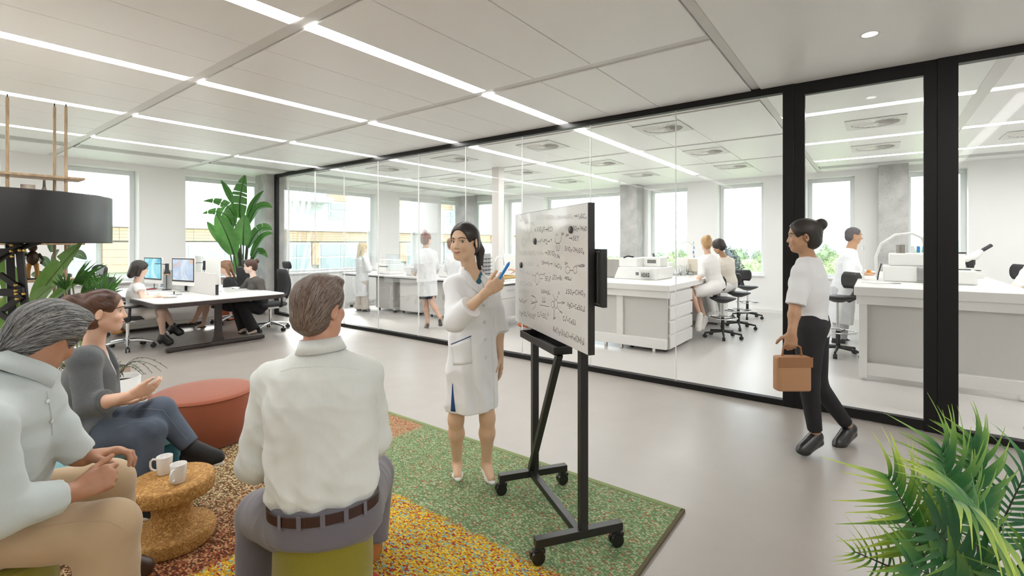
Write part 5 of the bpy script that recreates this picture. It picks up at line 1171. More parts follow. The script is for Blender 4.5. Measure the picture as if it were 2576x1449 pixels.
class Fig:
    """one person: an Empty on the floor, the body mesh and clothing/hair children"""
    def __init__(s, label, base, group=None):
        s.o = Vector((base[0], base[1], 0)); s.root = thing('person', label, 'person', s.o, 0, group); s.bvh = {}
    def put(s, name, imp, h, m, cols=None):
        P, F = imp.solve(h); c = cols(P) if cols else None
        s.bvh[name] = BVHTree.FromPolygons(P.tolist(), F.tolist())
        o = bpy.data.objects.new(name, np_mesh(name, P-A(s.o), F, m, c)); COL.objects.link(o); o.parent = s.root; s.__dict__['last'] = o; return o
    def hit(s, name, px, py):
        d = Vector((FW[0]+(px-CXP)/FPX*RT[0], FW[1]+(px-CXP)/FPX*RT[1], -(py-HY)/FPX)).normalized()
        for nm in ([name] if isinstance(name, str) else name):
            r = s.bvh[nm].ray_cast(Vector((0, 0, EYE)), d)
            if r[0] is not None: return r[0], (r[1] if r[1].dot(d) < 0 else -r[1])
        return None
    def patch(s, nm, on, rows, m, off=.003, thick=.003, parent=None, kind=None):
        """rows: list of pixel polylines of equal length; laid on the garment surface, with thickness"""
        top, bot = [], []
        hs = [s.hit(on, *p) for r in rows for p in r]; ok = [q for q in hs if q]
        if not ok: return None
        last = ok[0]
        for q in hs:
                q = q or last
                last = q; top.append(q[0]+q[1]*(off+thick)-s.o); bot.append(q[0]+q[1]*(off-.004)-s.o)
        w = len(rows[0]); hN = len(rows)
        if len(top) != w*hN: return None
        b = MB(); n = w*hN; fs = []
        for i in range(hN-1):
            for j in range(w-1):
                o_ = i*w+j; fs.append((o_, o_+1, o_+w+1, o_+w)); fs.append((n+o_, n+o_+w, n+o_+w+1, n+o_+1))
        edge = [j for j in range(w)]+[i*w+w-1 for i in range(1, hN)]+[(hN-1)*w+j for j in range(w-2, -1, -1)]+[i*w for i in range(hN-2, 0, -1)]
        for a, c in zip(edge, edge[1:]+edge[:1]): fs.append((a, n+a, n+c, c))
        b.add(top+bot, fs, 0, True); o = b.build(nm, m, parent or s.root); 
        return o
    def poly_patch(s, nm, on, L, R, m, n=6, nn=8, **kw):
        """between two pixel polylines L and R (resampled)"""
        def rs(pl, k):
            pl = [A(p) for p in pl]; ln = [0]
            for a, b in zip(pl[:-1], pl[1:]): ln.append(ln[-1]+np.linalg.norm(b-a))
            t = np.linspace(0, ln[-1], k); return np.stack([np.interp(t, ln, [p[i] for p in pl]) for i in (0, 1)], 1)
        l, r = rs(L, nn), rs(R, nn)
        return s.patch(nm, on, [[tuple(l[i]*(1-j/(n-1))+r[i]*j/(n-1)) for j in range(n)] for i in range(nn)], m, **kw)
    def tubepx(s, nm, on, pts, r, m, off=.002, parent=None):
        pts = [tuple(A(a)+(A(b)-A(a))*k_/6) for a, b in zip(pts[:-1], pts[1:]) for k_ in range(6)]+[pts[-1]]
        q = [s.hit(on, *p) for p in pts]; q = [a for a in q if a]
        if len(q) < 2: return None
        return MB().tube([a[0]+a[1]*off-s.o for a in q], r, 6).build(nm, m, parent or s.root)
    def button(s, on, px, py, r, m, nm='button', parent=None, h=.003):
        q = s.hit(on, px, py)
        if not q: return None
        R_ = q[1].to_track_quat('Z', 'Y').to_matrix().to_4x4()
        return MB().lathe([(0, 0), (r, 0), (r, h*.6), (r*.8, h), (0, h*.8)], 14, c=q[0]+q[1]*.002-s.o, M=R_).build(nm, m, parent or s.root)
# ---- anatomy -----------------------------------------------------------------
def head(b, c, f, up, S=1.0, male=False, smile=False):
    """c = point between the eyes inside the head; local x right of viewer's face, y forward, z up"""
    f = nrm(f); up = A(up); up = nrm(up-f*(up @ f)); r = np.cross(f, up); c = A(c)
    W = lambda x, y, z: c+S*(r*x+f*y+up*z)
    ax = (r, f, up); sc = lambda *v: tuple(S*q for q in v); k = S
    b.ell(W(0, -.014, .034), ax, sc(.074, .096, .080), .02*k)
    b.ell(W(0, .026, -.035), ax, sc(.060, .060, .078), .03*k)
    b.ell(W(0, .056, -.089 if not male else -.095), ax, sc(.022 if not male else .03, .020, .016), .025*k)
    for sg in (-1, 1):
        b.cone(W(sg*.052, .0, -.055), W(sg*.02, .056, -.090), (.017 if male else .014)*S, .013*S, .03*k)
        b.ell(W(sg*.037, .060, -.032), ax, sc(.022, .018, .020), .02*k)
    b.cone(W(-.03, .074, .022), W(.03, .074, .022), (.012 if male else .009)*S, (.012 if male else .009)*S, .02*k)
    for sg in (-1, 1): b.ell(W(sg*.031, .095, .001), ax, sc(.017, .018, .012), .014*k, 's')
    b.cone(W(0, .079, .004), W(0, .096 if not male else .102, -.031 if not male else -.036), .008*S, (.0098 if not male else .0118)*S, .010*k)
    for sg in (-1, 1): b.ell(W(sg*.011, .087, -.035 if not male else -.040), ax, sc(.0080, .010, .0070), .006*k)
    b.ell(W(0, .077, -.058), ax, sc(.026, .013, .0075), .010*k); b.ell(W(0, .076, -.068), ax, sc(.022, .013, .0080), .010*k)
    for sg in (-1, 1):
        e = (nrm(r*.93+f*-.36*sg), nrm(f*.96+up*-.18), nrm(up*.96+f*.1))
        b.ell(W(sg*.078, -.012, -.012), e, sc(.0075, .018, .031), .006*k); b.ell(W(sg*.086, -.007, -.010), e, sc(.006, .011, .021), .005*k, 's')
    return dict(W=W, c=c, r=r, f=f, up=up, S=S, ax=ax)
def skin_cols(H, base, lip, blush=.0):
    base = A(base); lip = A(lip)
    def fn(P):
        q = (P-H['c'])/H['S']; x = q @ H['r']; y = q @ H['f']; z = q @ H['up']
        col = np.tile(base, (len(P), 1))
        if blush:
            d = np.exp(-(((np.abs(x)-.042)/.018)**2+((z+.035)/.02)**2))*(y > .02)*blush; col = col*(1-d[:, None]*np.array([.0, .22, .2]))
        return col
    return fn
def eyes(fig, H, on='body', iris=(.03, .015, .008), brow=(.02, .014, .01), look=(0, 0), sz=1.0, browm='brow_dark'):
    W, S = H['W'], H['S']; o = A(fig.o)
    for sg in (-1, 1):
        org = Vector(W(sg*.031, .16, .0)); d = Vector(-H['f']); q = fig.bvh[on].ray_cast(org, d)
        y0 = .076 if q[0] is None else float((A(q[0])-H['c']) @ H['f']/S)
        M_ = Matrix((H['r'], H['f'], H['up'])).transposed().to_4x4()
        e_ = MB().ell(A(W(sg*.031, y0-.0055, .0005))-o, (.0142*S*sz, .0085*S, .0066*S*sz), 18, 12, M=M_); eo_ = e_.build('eye', mat('eye_white', (.72, .70, .67), .15), fig.root)
        ip = W(sg*.031+look[0], y0+.0018, .0005+look[1]); MB().ell(A(ip)-o, (.0062*S*sz, .0016*S, .0062*S*sz), 14, 8, M=M_).build('iris', mat('iris_%d' % int(iris[0]*1000), iris, .1), eo_)
        up_ = [A(W(sg*.031+x, y0+.0035-abs(x)*.16, .0062*sz-17*x*x*sz+.0008))-o for x in (-.0150, -.0100, -.004, .003, .0095, .0155)]
        MB().tube(up_, [.0004*S, .0009*S, .0011*S, .0012*S, .0011*S, .0005*S], 6).build('eyelash', mat('lash', (.012, .009, .008), .6), eo_)
        lo_ = [A(W(sg*.031+x, y0+.002-abs(x)*.16, -.0060*sz+15*x*x*sz))-o for x in (-.0140, -.007, 0, .007, .0145)]
        MB().tube(lo_, .0007*S, 5).build('lower_lash', MATS['lash'], eo_)
        pts = []
        for x, z in ((-.019, .0185), (-.010, .0235), (.0, .0255), (.010, .0245), (.019, .0195), (.026, .014)):
            q = fig.bvh[on].ray_cast(Vector(W(sg*(.031+x), .16, z)), d)
            if q[0] is not None: pts.append(q[0]+Vector(H['f'])*.0012-fig.o)
        if len(pts) > 2: MB().tube(pts, [.0012*S]+[.0024*S]*(len(pts)-3)+[.0018*S, .0007*S], 6).build('eyebrow', mat(browm, brow, .8), fig.root)
def lips(fig, H, col, on='body', w=.0235, smile=.0035, full=1.0):
    W, S = H['W'], H['S']; d = Vector(-H['f']); n = 13; m = mat('lip_%d_%d' % (int(col[0]*1000), int(col[1]*1000)), col, .35)
    def surf(x, z, o):
        q = fig.bvh[on].ray_cast(Vector(W(x, .16, z)), d)
        return (q[0]+Vector(H['f'])*o*S-fig.o) if q[0] is not None else None
    for up_ in (1, -1):
        rows = [[], [], []]
        for i in range(n):
            t = -1+2*i/(n-1); x = t*w; mid = -.0628+smile*t*t; a = 1-t*t
            if up_ == 1: h = (.0062*a**.7-.0016*math.exp(-(t/.18)**2))*full
            else: h = -.0078*a**.6*full
            for r_, (f_, o) in zip(rows, ((0, .0003), (.5, .0022), (1, .0001))): r_.append(surf(x, mid+h*f_, o+.0004))
        if any(p is None for r_ in rows for p in r_): continue
        vs_ = [p for r_ in rows for p in r_]; fs_ = [(i*n+j, i*n+j+1, (i+1)*n+j+1, (i+1)*n+j) for i in range(2) for j in range(n-1)]
        MB().add(vs_, fs_, 0, True).build('lip', m, fig.root)
    ln = [surf(w*1.04*t, -.0628+smile*t*t, .0012) for t in np.linspace(-1, 1, 11)]
    if all(p is not None for p in ln): MB().tube(ln, [.0003*S]+[.0008*S]*9+[.0003*S], 5).build('mouth_line', mat('mouth_dark', (.10, .025, .02), .6), fig.root)
def strands(fig, H, parent, n, mats, wts, w=.0006, ln=(.008, .0135), steps=9, lift=(.0005, .003), down=.35, seed=2, amax=1.9, target=None):
    """combed hair strands lying on the hair surface, flowing back (or towards target)"""
    rng = np.random.RandomState(seed); mb = MB(); bv = fig.bvh['hair']; W, S, r_, f_, u_ = H['W'], H['S'], H['r'], H['f'], H['up']
    for q in range(n):
        a0 = rng.uniform(-amax, amax); p = np.array([.082*math.sin(a0), rng.uniform(-.09, .075), .034+.085*math.cos(a0)]); pts = []
        if target is None and q % 2: p = np.array([rng.uniform(-.085, .085), rng.uniform(-.11, -.02), rng.uniform(-.075, .08)])
        l0 = rng.uniform(*ln); dn = rng.uniform(.75, 1.15); lf = rng.uniform(*lift); wob = rng.uniform(-.25, .25)
        for s_ in range(steps):
            cpt = np.array([0, -.02, .02]); wp = W(*(cpt+(p-cpt)*1.6)); hit = bv.ray_cast(Vector(wp), Vector(W(*cpt)-wp))
            if hit[0] is None: break
            nn_ = A(hit[1]); nn_ = nn_ if nn_ @ (wp-A(hit[0])) > 0 else -nn_
            pts.append((A(hit[0])+nn_*lf*S*(1-.5*s_/steps), nn_)); loc = (A(hit[0])-H['c'])/S; loc = np.array([loc @ r_, loc @ f_, loc @ u_])
            if target is None: back = np.array([wob*.5, -1.0, -down*dn-.9*max(0, -loc[1]-.02)/.09])
            else: back = np.array(target)-loc
            p = loc+back/(np.linalg.norm(back)+1e-9)*l0
        if len(pts) < 4: continue
        mi = rng.choice(len(mats), p=wts); vs_ = []
        for i, (pp, nn_) in enumerate(pts):
            tg = nrm((pts[min(i+1, len(pts)-1)][0]-pts[max(i-1, 0)][0])+1e-9); sd = np.cross(tg, nn_); w_ = w*S*(1-.75*i/len(pts))*(1 if i else .5)
            vs_ += [pp-sd*w_-A(fig.o), pp+sd*w_-A(fig.o)]
        mb.add(vs_, [(2*i, 2*i+1, 2*i+3, 2*i+2) for i in range(len(pts)-1)], int(mi), True)
    st = mb.build('strands', mats, parent); st['kind'] = 'stuff'; return st
def hair_cap(b, H, t=.014, line=None, back=-.09, side=0.0):
    """skull cap of hair with the face side carved off"""
    W, S, ax = H['W'], H['S'], H['ax']; sc = lambda *v: tuple(S*q for q in v)
    b.ell(W(0, -.016, .034), ax, sc(.074+t, .096+t, .080+t), .012*S)
    b.ell(W(0, -.045, -.025), ax, sc(.066+t*.7, .060+t, .075), .02*S)
    fz = line if line is not None else .066
    b.ell(W(0, .098, fz-.085), ax, sc(.068, .082, .088), .010*S, 's')
    for sg in (-1, 1): b.ell(W(sg*.084, .014, -.036+side), ax, sc(.024, .050, .054), .010*S, 's')
def hand(b, w, d, n, side, S=1.0, curl=(.3, .35, .3), spread=.0, thumb=(.55, .65, .35), tcurl=.35, k=.006, curls=None, root=None):
    """side +1 right hand, -1 left. d fingers, n palm normal"""
    w = A(w); d = nrm(d); n = A(n); n = nrm(n-d*(n @ d)); s = side*np.cross(d, n)
    b.ell(w+S*(d*.050), (d, s, n), (S*.055, S*.040, S*.017), .012*S)
    b.cone(w-S*d*.02, w+S*d*.03, .026*S, .026*S, .015*S, u=n, sq=.72)
    b.cone(w+S*(d*.080+s*.028), w+S*(d*.074-s*.028), .0125*S, .0115*S, .010*S)
    LN = (.071, .079, .074, .058); OF = (.030, .010, -.010, -.029); FD = (.086, .090, .086, .078); RR = (.0092, .0095, .009, .008)
    for i in range(4):
        c_ = curls[i] if curls else curl
        p = w+S*(d*FD[i]+s*OF[i]); th = 0
        for j, fr in enumerate((.44, .31, .25)):
            th += c_[j]; q = p+S*LN[i]*fr*(d*math.cos(th)+n*math.sin(th)+s*spread*(1.5-i))
            r0 = RR[i]*(1, .92, .84)[j]*S; r1 = RR[i]*(.92, .84, .74)[j]*S
            b.cone(p, q, r0, r1, k*S if j else .008*S); p = q
    t0 = w+S*(d*.020+s*.024+n*.004); t1d = nrm(d*thumb[0]+s*thumb[1]+n*thumb[2]); t1 = t0+S*.044*t1d; t2d = nrm(t1d+tcurl*(d*.7-s*.5+n*.25)); t2 = t1+S*.034*t2d; t3d = nrm(t2d+tcurl*(d*.5-s*.5+n*.2)); t3 = t2+S*.027*t3d
    b.cone(t0, t1, .0145*S, .0115*S, .010*S); b.cone(t1, t2, .0112*S, .0100*S, k*S); b.cone(t2, t3, .0100*S, .0080*S, k*S)
def limbs(b, J, S=1.0, male=False, legs=True, arms='RL', leg_k=1.0):
    up = nrm(J['nk']-J['pe']); rt = nrm(J['shR']-J['shL'])
    m = 1.12 if male else 1.0
    b.loft(J['nk'], J['pe'], rt, [0, .12, .35, .7, 1], [S*q*m for q in (.05, .12, .14, .118, .14)], [S*q*m for q in (.05, .07, .095, .085, .095)], .03)
    nr = (.060 if male else .046)*S
    b.cone(J['nk']-up*.02*S, J['hd'], nr*1.12, nr, .025*S)
    for sd in arms:
        b.cone(J['nk']-up*.03, J['sh'+sd], .045*S*m, .045*S*m, .03)
        b.cone(J['sh'+sd], J['el'+sd], .044*S*m, .034*S*m, .02); mid = J['el'+sd]*.7+J['wr'+sd]*.3
        b.cone(J['el'+sd], mid, .034*S*m, .037*S*m, .02); b.cone(mid, J['wr'+sd], .037*S*m, .024*S*m, .02)
    if legs:
        for sd in 'RL':
            b.cone(J['hp'+sd], J['kn'+sd], .072*S*m*leg_k, .048*S*m, .03); cf = J['kn'+sd]*.68+J['an'+sd]*.32
            b.cone(J['kn'+sd], cf, .047*S*m, .049*S*m, .03); b.cone(cf, J['an'+sd], .049*S*m, .030*S*m, .03)
            b.cone(J['an'+sd], J['to'+sd]*.75+J['an'+sd]*.25, .034*S, .026*S, .02)
def torso_axes(J):
    up = nrm(J['nk']-J['pe']); rt = J['shR']-J['shL']; rt = nrm(rt-up*(rt @ up)); fw = np.cross(up, rt); return rt, fw, up
def top(J, S=1.0, o=.012, sl=(1.0, 1.0), male=False, waist=1.0, sr=(.058, .050), flare=.0, hem=None, collar_cut=.02, bust=True, bell=1.0, k=.03, pad=0.0):
    """upper garment: torso loft plus sleeves; sl = sleeve length per arm (0..1 upper arm, 1..2 forearm)"""
    rt, fw, up = torso_axes(J); m = 1.13 if male else 1.0; b = Imp()
    R = lambda *q: [S*v*m+o for v in q]
    end = J['pe']-up*(waist-1)*.3
    b.loft(J['nk']-up*.01, end, rt, [0, .10, .22, .42, .68, 1], R(.062, .125, .152, .152, .128*bell, .155*bell), R(.058, .075, .098, .108, .093*bell, .112*bell), k)
    if bust and not male:
        for sg in (-1, 1): b.ell(J['nk']*.62+J['pe']*.38+rt*sg*.062*S+fw*.062*S, (rt, fw, up), (.062*S+o*.5, .055*S+o*.5, .062*S+o*.5), .035)
    for sd, L in zip('RL', sl):
        b.cone(J['nk']-up*.035*S, J['sh'+sd], .052*S*m+o*.6+pad, .056*S*m+o*.6+pad, .035)
        if L <= 0: continue
        a, e, w = J['sh'+sd], J['el'+sd], J['wr'+sd]
        if L <= 1: b.cone(a, a+(e-a)*L, sr[0]*S*m+o*.4, (sr[0]*(1-L)+sr[1]*L)*S*m+o*.4+flare, .03, cb=True)
        else:
            b.cone(a, e, sr[0]*S*m+o*.4, sr[1]*S*m+o*.4, .03); b.cone(e, e+(w-e)*(L-1), sr[1]*S*m+o*.4, (sr[1]-.012)*S*m+o*.4+flare, .02, cb=True)
    b.cone(J['nk']-up*.03*S, J['nk']+up*.10, .052*S*m, .052*S*m, .008, op='s')
    return b
def trousers(J, S=1.0, o=.008, male=False, flare=0.0, short=0.0, hipr=.098, kner=.066, ankr=.052, waist=.10):
    b = Imp(); rt, fw, up = torso_axes(J); m = 1.08 if male else 1.0
    b.loft(J['pe']+up*waist*S, J['pe']-up*.09*S, rt, [0, .5, 1], [.135*S*m+o, .16*S*m+o, .15*S*m+o], [.100*S*m+o, .118*S*m+o, .11*S*m+o], .04)
    for sd in 'RL':
        b.cone(J['hp'+sd], J['kn'+sd], hipr*S*m+o, kner*S*m+o, .035); e = J['kn'+sd]+(J['an'+sd]-J['kn'+sd])*(1-short)
        b.cone(J['kn'+sd], e, kner*S*m+o, ankr*S+o+flare, .03, cb=True)
    return b
def skirt_sit(J, S=1.0, o=.01, frac=.95):
    b = Imp(); rt, fw, up = torso_axes(J)
    b.loft(J['pe']+up*.10*S, J['pe']-up*.09*S, rt, [0, .5, 1], [.125*S+o, .158*S+o, .15*S+o], [.095*S+o, .115*S+o, .11*S+o], .04)
    for sd in 'RL': b.cone(J['hp'+sd], J['hp'+sd]+(J['kn'+sd]-J['hp'+sd])*frac, .095*S+o, .072*S+o, .06, cb=True)
    m0 = (J['hpR']+J['hpL'])/2; m1 = (J['knR']+J['knL'])/2; b.cone(m0, m0+(m1-m0)*frac, .085*S+o, .062*S+o, .06, cb=True)
    return b
def shoe(fig, an, to, S, m, kind='flat', h=.006, floor=None, sole=None, top_=.0):
    """kind: flat, pump, boot, sneaker"""
    an, to = A(an), A(to); d = to-an; dh = d.copy(); dh[2] = 0; L = np.linalg.norm(dh); dh = dh/L; b = Imp(); sd = np.cross(dh, UP3)
    d3 = nrm(d)
    if kind in ('pump', 'heel'):
        heel = an-dh*.018*S+V3(0, 0, -.052*S); ball = to-dh*.06*S
        b.cone(heel, ball, .028*S, .032*S, .02, u=UP3, sq=.8); b.cone(ball, to-dh*.012*S, .033*S, .020*S, .02, u=UP3, sq=.62)
        b.ell(an*.55+to*.45+V3(0, 0, .030*S), (dh, sd, UP3), (.060*S, .021*S, .034*S), .006, 's'); b.ell(an+V3(0, 0, .03*S), (dh, sd, UP3), (.042*S, .024*S, .055*S), .008, 's')
        fl = to[2]-.014*S if floor is None else floor
        b.cone(heel-dh*.006, V3(heel[0]-dh[0]*.004, heel[1]-dh[1]*.004, fl+.004), .016*S, .007*S, .012)
    else:
        hl = an-dh*.028*S+V3(0, 0, -.045*S); b.cone(hl, to-dh*.055*S, .036*S, .038*S, .02, u=UP3, sq=.9); b.cone(to-dh*.06*S, to-dh*.022*S, .038*S, .028*S, .02, u=UP3, sq=.7)
        b.cone(an*.75+to*.25, to-dh*.07*S, .036*S, .030*S, .03)
        if kind in ('boot', 'sneaker'): b.cone(an, an+(to-an)*.80, .044*S, .035*S, .02)
        if kind == 'boot': b.cone(hl, an+(A(fig.shin) if hasattr(fig, 'shin') else UP3)*.06*S, .042*S, .045*S, .03, cb=True); b.cone(an-dh*.03*S+V3(0, 0, -.05*S), an-dh*.032*S+V3(0, 0, -.095*S), .022*S, .020*S, .01)
        if kind == 'sneaker': b.cone(an-dh*.02*S, an+UP3*.005, .036*S, .038*S, .02)
        if kind == 'flat': b.ell(an+V3(0, 0, .030*S), (dh, sd, UP3), (.048*S, .030*S, .030*S), .008, 's')
    if floor is not None: b.plane((0, 0, floor), (0, 0, -1))
    o = fig.put('shoe', b, h, m)
    if sole is not None:
        b2 = Imp(); n_ = np.cross(sd, d3); hl = an-dh*.03*S+V3(0, 0, -.078*S); tt = to-dh*.03*S+V3(0, 0, -.022*S)
        b2.cone(hl, tt, .037*S, .037*S, .01, u=nrm(np.cross(tt-hl, sd)), sq=.36); s_ = fig.put('sole', b2, h, sole); s_.parent = o
    return o
def scarf_collar(fig, c, ax, r0, r1, h0, m, fw, nm='collar', gap=.5, tilt=0.0, spread=.02):
    """shirt collar: a band round the neck open at the front with folded-over leaves"""
    ax = nrm(ax); fw = A(fw); fw = nrm(fw-ax*(fw @ ax)); rt = np.cross(fw, ax); c = A(c); b = MB(); n = 40; vs_, fs_ = [], []
    prof = [(0, 0), (.55, .003), (1.0, .002), (1.02, .007), (.55, .012), (-.22, .016), (-.24, .020), (.55, .017), (1.04, .012)]
    prof = [(0.0, .0), (1.0, .0), (1.06, .006), (-.12, .016), (-.14, .012), (.9, .005)]
    for i in range(n+1):
        th = gap/2+(2*math.pi-gap)*i/n; e = rt*math.sin(th)+fw*math.cos(th); fr = max(0, math.cos(th))**2
        for (v, w) in prof:
            hh = h0*(1-.28*fr); drop = -.028*fr*(1 if v < .2 else 0)*(1 if w > .01 else 0)
            vs_.append(c+e*(r0+(r1-r0)*v+w)+ax*(hh*v+drop-tilt*fr)+fw*spread*fr*(1 if w > .01 and v < .2 else 0)-A(fig.o))
    q = len(prof)
    for i in range(n):
        for j in range(q): fs_.append((i*q+j, i*q+(j+1) % q, (i+1)*q+(j+1) % q, (i+1)*q+j))
    fs_.append(tuple(range(q))); fs_.append(tuple(range(n*q+q-1, n*q-1, -1)))
    b.add(vs_, fs_, 0, True); return b.build(nm, m, fig.root)
M_skin = lambda nm: mat(nm, (1, 1, 1), .48, vcol=True, sss=.12, bump=(420, .05))
def hairmat(name, c0, c1, sc=(320, 320, 30), rough=.42):
    k = NT(name); v = k.mapping(sc); n_ = k.noise(1.0, 5, v, .6); c = k.ramp(n_, [(.35, c0), (.65, c1)]); k.l(c, k.b.inputs['Base Color']); k.b.inputs['Roughness'].default_value = rough; k.bump(n_, .35, .003); return k.m
# ================================================================ THE PEOPLE
def J_(**kw): return {k_: A(at(*v)) if len(v) == 3 else A(v) for k_, v in kw.items()}
M_coat = mat('lab_coat_white', (.85, .87, .89), .75, bump=(900, .06), sheen=.15)
M_button = mat('coat_button', (.70, .72, .73), .3)
SK_fair = M_skin('skin')
HB = hairmat('hair_black', (.010, .008, .007), (.035, .025, .020)); HBR = hairmat('hair_brown', (.035, .014, .009), (.10, .042, .024)); HBL = hairmat('hair_blonde', (.42, .27, .10), (.66, .48, .24))
HLB = hairmat('hair_light_brown', (.13, .065, .035), (.30, .16, .085)); HCH = hairmat('hair_chestnut', (.07, .030, .018), (.16, .075, .04))
M_bsh = mat('black_leather', (.012, .011, .011), .3, coat=.3)
# ---------------------------------------------------------------- 1 presenter
def presenter():
    J = J_(hd=(1172, 632, 2.98), nk=(1186, 684, 3.02), pe=(1186, 885, 3.04), shR=(1142, 718, 2.94), shL=(1232, 722, 3.10), elR=(1146, 806, 2.80), wrR=(1226, 733, 2.70),
           elL=(1251, 818, 3.15), wrL=(1258, 893, 3.11), hpR=(1164, 890, 3.02), hpL=(1212, 890, 3.06), knR=(1147, 1055, 3.02), knL=(1226, 1052, 3.03), anR=(1150, 1165, 3.12), anL=(1224, 1168, 3.08),
           toR=(1152, 1207, 3.00), toL=(1240, 1216, 2.95))
    fig = Fig('young woman in white lab coat and pumps pointing a blue pen at the whiteboard', onfloor(1190, 1205))
    b = Imp(); limbs(b, J, .97)
    H = head(b, at(1168, 608, 2.985), dirv(-.44, -.90, -.02), (-RT3*.03+UP3), 1.02)
    dR = dirv(.78, -.02, .55)
    hand(b, J['wrR'], dR, dirv(-.25, .95, .1), 1, .98, curls=((.55, .7, .4), (.75, .9, .5), (.85, .9, .5), (.9, .9, .5)), thumb=(.75, .35, .45), tcurl=.2)
    hand(b, J['wrL'], dirv(.05, -.1, -1), dirv(-.9, -.2, 0), -1, .96, curl=(.15, .25, .2))
    fig.put('body', b, .0046, SK_fair, skin_cols(H, (.66, .45, .30), (.56, .22, .17), .18))
    eyes(fig, H, look=(-.0035, 0), sz=.95); lips(fig, H, (.50, .20, .16), smile=.0045)
    hb = Imp(); hair_cap(hb, H, .010, .072); W, S = H['W'], H['S']
    hb.ell(W(0, -.10, .045), H['ax'], (.04*S, .03*S, .045*S), .03)
    hb.cone(W(-.010, -.11, .04), W(-.035, -.125, -.06), .026*S, .028*S, .02); hb.cone(W(-.035, -.125, -.06), W(-.045, -.10, -.215), .028*S, .016*S, .02)
    fig.put('hair', hb, .005, HB)
    strands(fig, H, fig.last, 1500, [mat('strand_black', (.03, .024, .02), .3), mat('strand_ink', (.008, .007, .006), .3)], (.5, .5), .0006, (.009, .014), 9, (.0003, .0010), target=(0, -.115, .05))
    # blouse
    tb_ = top(J, .95, .004, (0, 0)); tb_.cone(J['nk']+UP3*.06, J['nk']-UP3*.06-FW3*.09, .06, .035, .02, op='s'); fig.put('blouse', tb_, .012, mat('teal_blouse', (.015, .12, .19), .6))
    sk = Imp(); rt, fw, up = torso_axes(J); sk.loft(J['pe']+up*.08, A(at(1188, 1020, 3.04)), rt, [0, .4, 1], [.12, .135, .130], [.085, .100, .095], .02); fig.put('skirt', sk, .012, mat('blue_skirt', (.012, .06, .20), .7))
    # coat
    c = Imp(); o = .016
    c.loft(J['nk']-up*.0, A(at(1189, 1022, 3.05)), rt, [0, .05, .12, .25, .40, .52, .70, 1], [.064, .096, .140, .165, .150, .160, .172, .170], [.064, .078, .100, .122, .112, .128, .138, .142], .05, wave=(7, .010, .25))
    for sg in (-1, 1): c.ell(J['nk']*.66+J['pe']*.34+rt*sg*.06+fw*.07, (rt, fw, up), (.066, .058, .065), .04)
    for sd, w_, L in (('R', J['wrR'], .50), ('L', J['wrL'], .22)):
        a_, e_ = J['sh'+sd], J['el'+sd]; c.cone(J['nk']-up*.035, a_, .050, .055, .05); c.cone(a_, e_, .060, .066, .04)
        c.cone(e_, e_+(w_-e_)*L, .066, .072, .03, cb=True)
    c.cone(J['nk']-up*.04, J['nk']+up*.12, .056, .066, .008, op='s')
    vp = A(at(1224, 752, 2.90)); c.cone(J['nk']+up*.03+fw*.045, vp+fw*.03, .058, .006, .01, op='s')
    
    c.folds([(dirv(.5, 0, 1), 34, .0042, dirv(1, .4, 0), 12), (dirv(1, .3, .3), 52, .0026, dirv(0, 0, 1), 9)])
    fig.put('lab_coat', c, .0062, M_coat); co = fig.last
    lm = mat('coat_lapel', (.82, .84, .85), .7)
    fig.poly_patch('lapel', 'lab_coat', [(1168, 672), (1186, 702), (1206, 728), (1223, 752)], [(1160, 690), (1172, 712), (1176, 718), (1223, 754)], lm, off=.004, thick=.009, parent=co)
    fig.poly_patch('lapel', 'lab_coat', [(1203, 690), (1212, 708), (1219, 730), (1224, 751)], [(1214, 694), (1229, 706), (1234, 716), (1226, 752)], lm, off=.004, thick=.009, parent=co)
    scarf_collar(fig, J['nk']-up*.01, up, .070, .064, .045, lm, dirv(.45, -.9, 0), gap=2.1)
    for px, py in ((1212, 764), (1217, 767), (1219, 810), (1221, 854), (1222, 899)): fig.button('lab_coat', px, py, .0105, M_button, parent=co) if px != 1212 else None
    fig.tubepx('front_edge', 'lab_coat', [(1225, 757), (1232, 800), (1236, 850), (1239, 900), (1242, 960), (1243, 1028)], .0022, lm, .001, co)
    fig.poly_patch('pocket_trim', 'lab_coat', [(1135, 865), (1160, 855), (1185, 844)], [(1135, 867), (1160, 857), (1185, 846)], mat('navy_piping', (.008, .03, .16), .6), nn=8, n=2, off=.002, thick=.002, parent=co)
    fig.poly_patch('pocket', 'lab_coat', [(1136, 868), (1160, 858), (1185, 848)], [(1140, 918), (1162, 918), (1187, 914)], lm, nn=8, n=8, off=.0005, thick=.0022, parent=co)
    fig.poly_patch('slit', 'lab_coat', [(1138, 965), (1136, 1000), (1134, 1034)], [(1139, 965), (1142, 1000), (1146, 1036)], MATS['blue_skirt'], nn=12, n=3, off=.0005, thick=.0015, parent=co)
    cr = J['elR']+(J['wrR']-J['elR'])*.5
    for sd in 'RL': shoe(fig, J['an'+sd], J['to'+sd], .98, mat('white_leather', (.80, .79, .77), .3, coat=.2), 'pump', .005, RZ)
    tag_ = thing('pen', 'bright blue marker pen held up in the hand of the presenter', 'pen', (0, 0, 0))
    p0, p1 = Vector(at(1256, 702, 2.60)), Vector(at(1279, 664, 2.60)); pc = (p0+p1)/2; tag_.location = pc
    MB().cyl(p0-pc, p1-pc, .0075, .0085, 12).build('barrel', mat('blue_marker', (.015, .22, .62), .35), tag_); d_ = (p1-p0).normalized(); MB().cyl(p1-pc, p1-pc+d_*.012, .007, .004, 12).build('cap', mat('blue_cap', (.02, .28, .70), .35), tag_)
presenter()
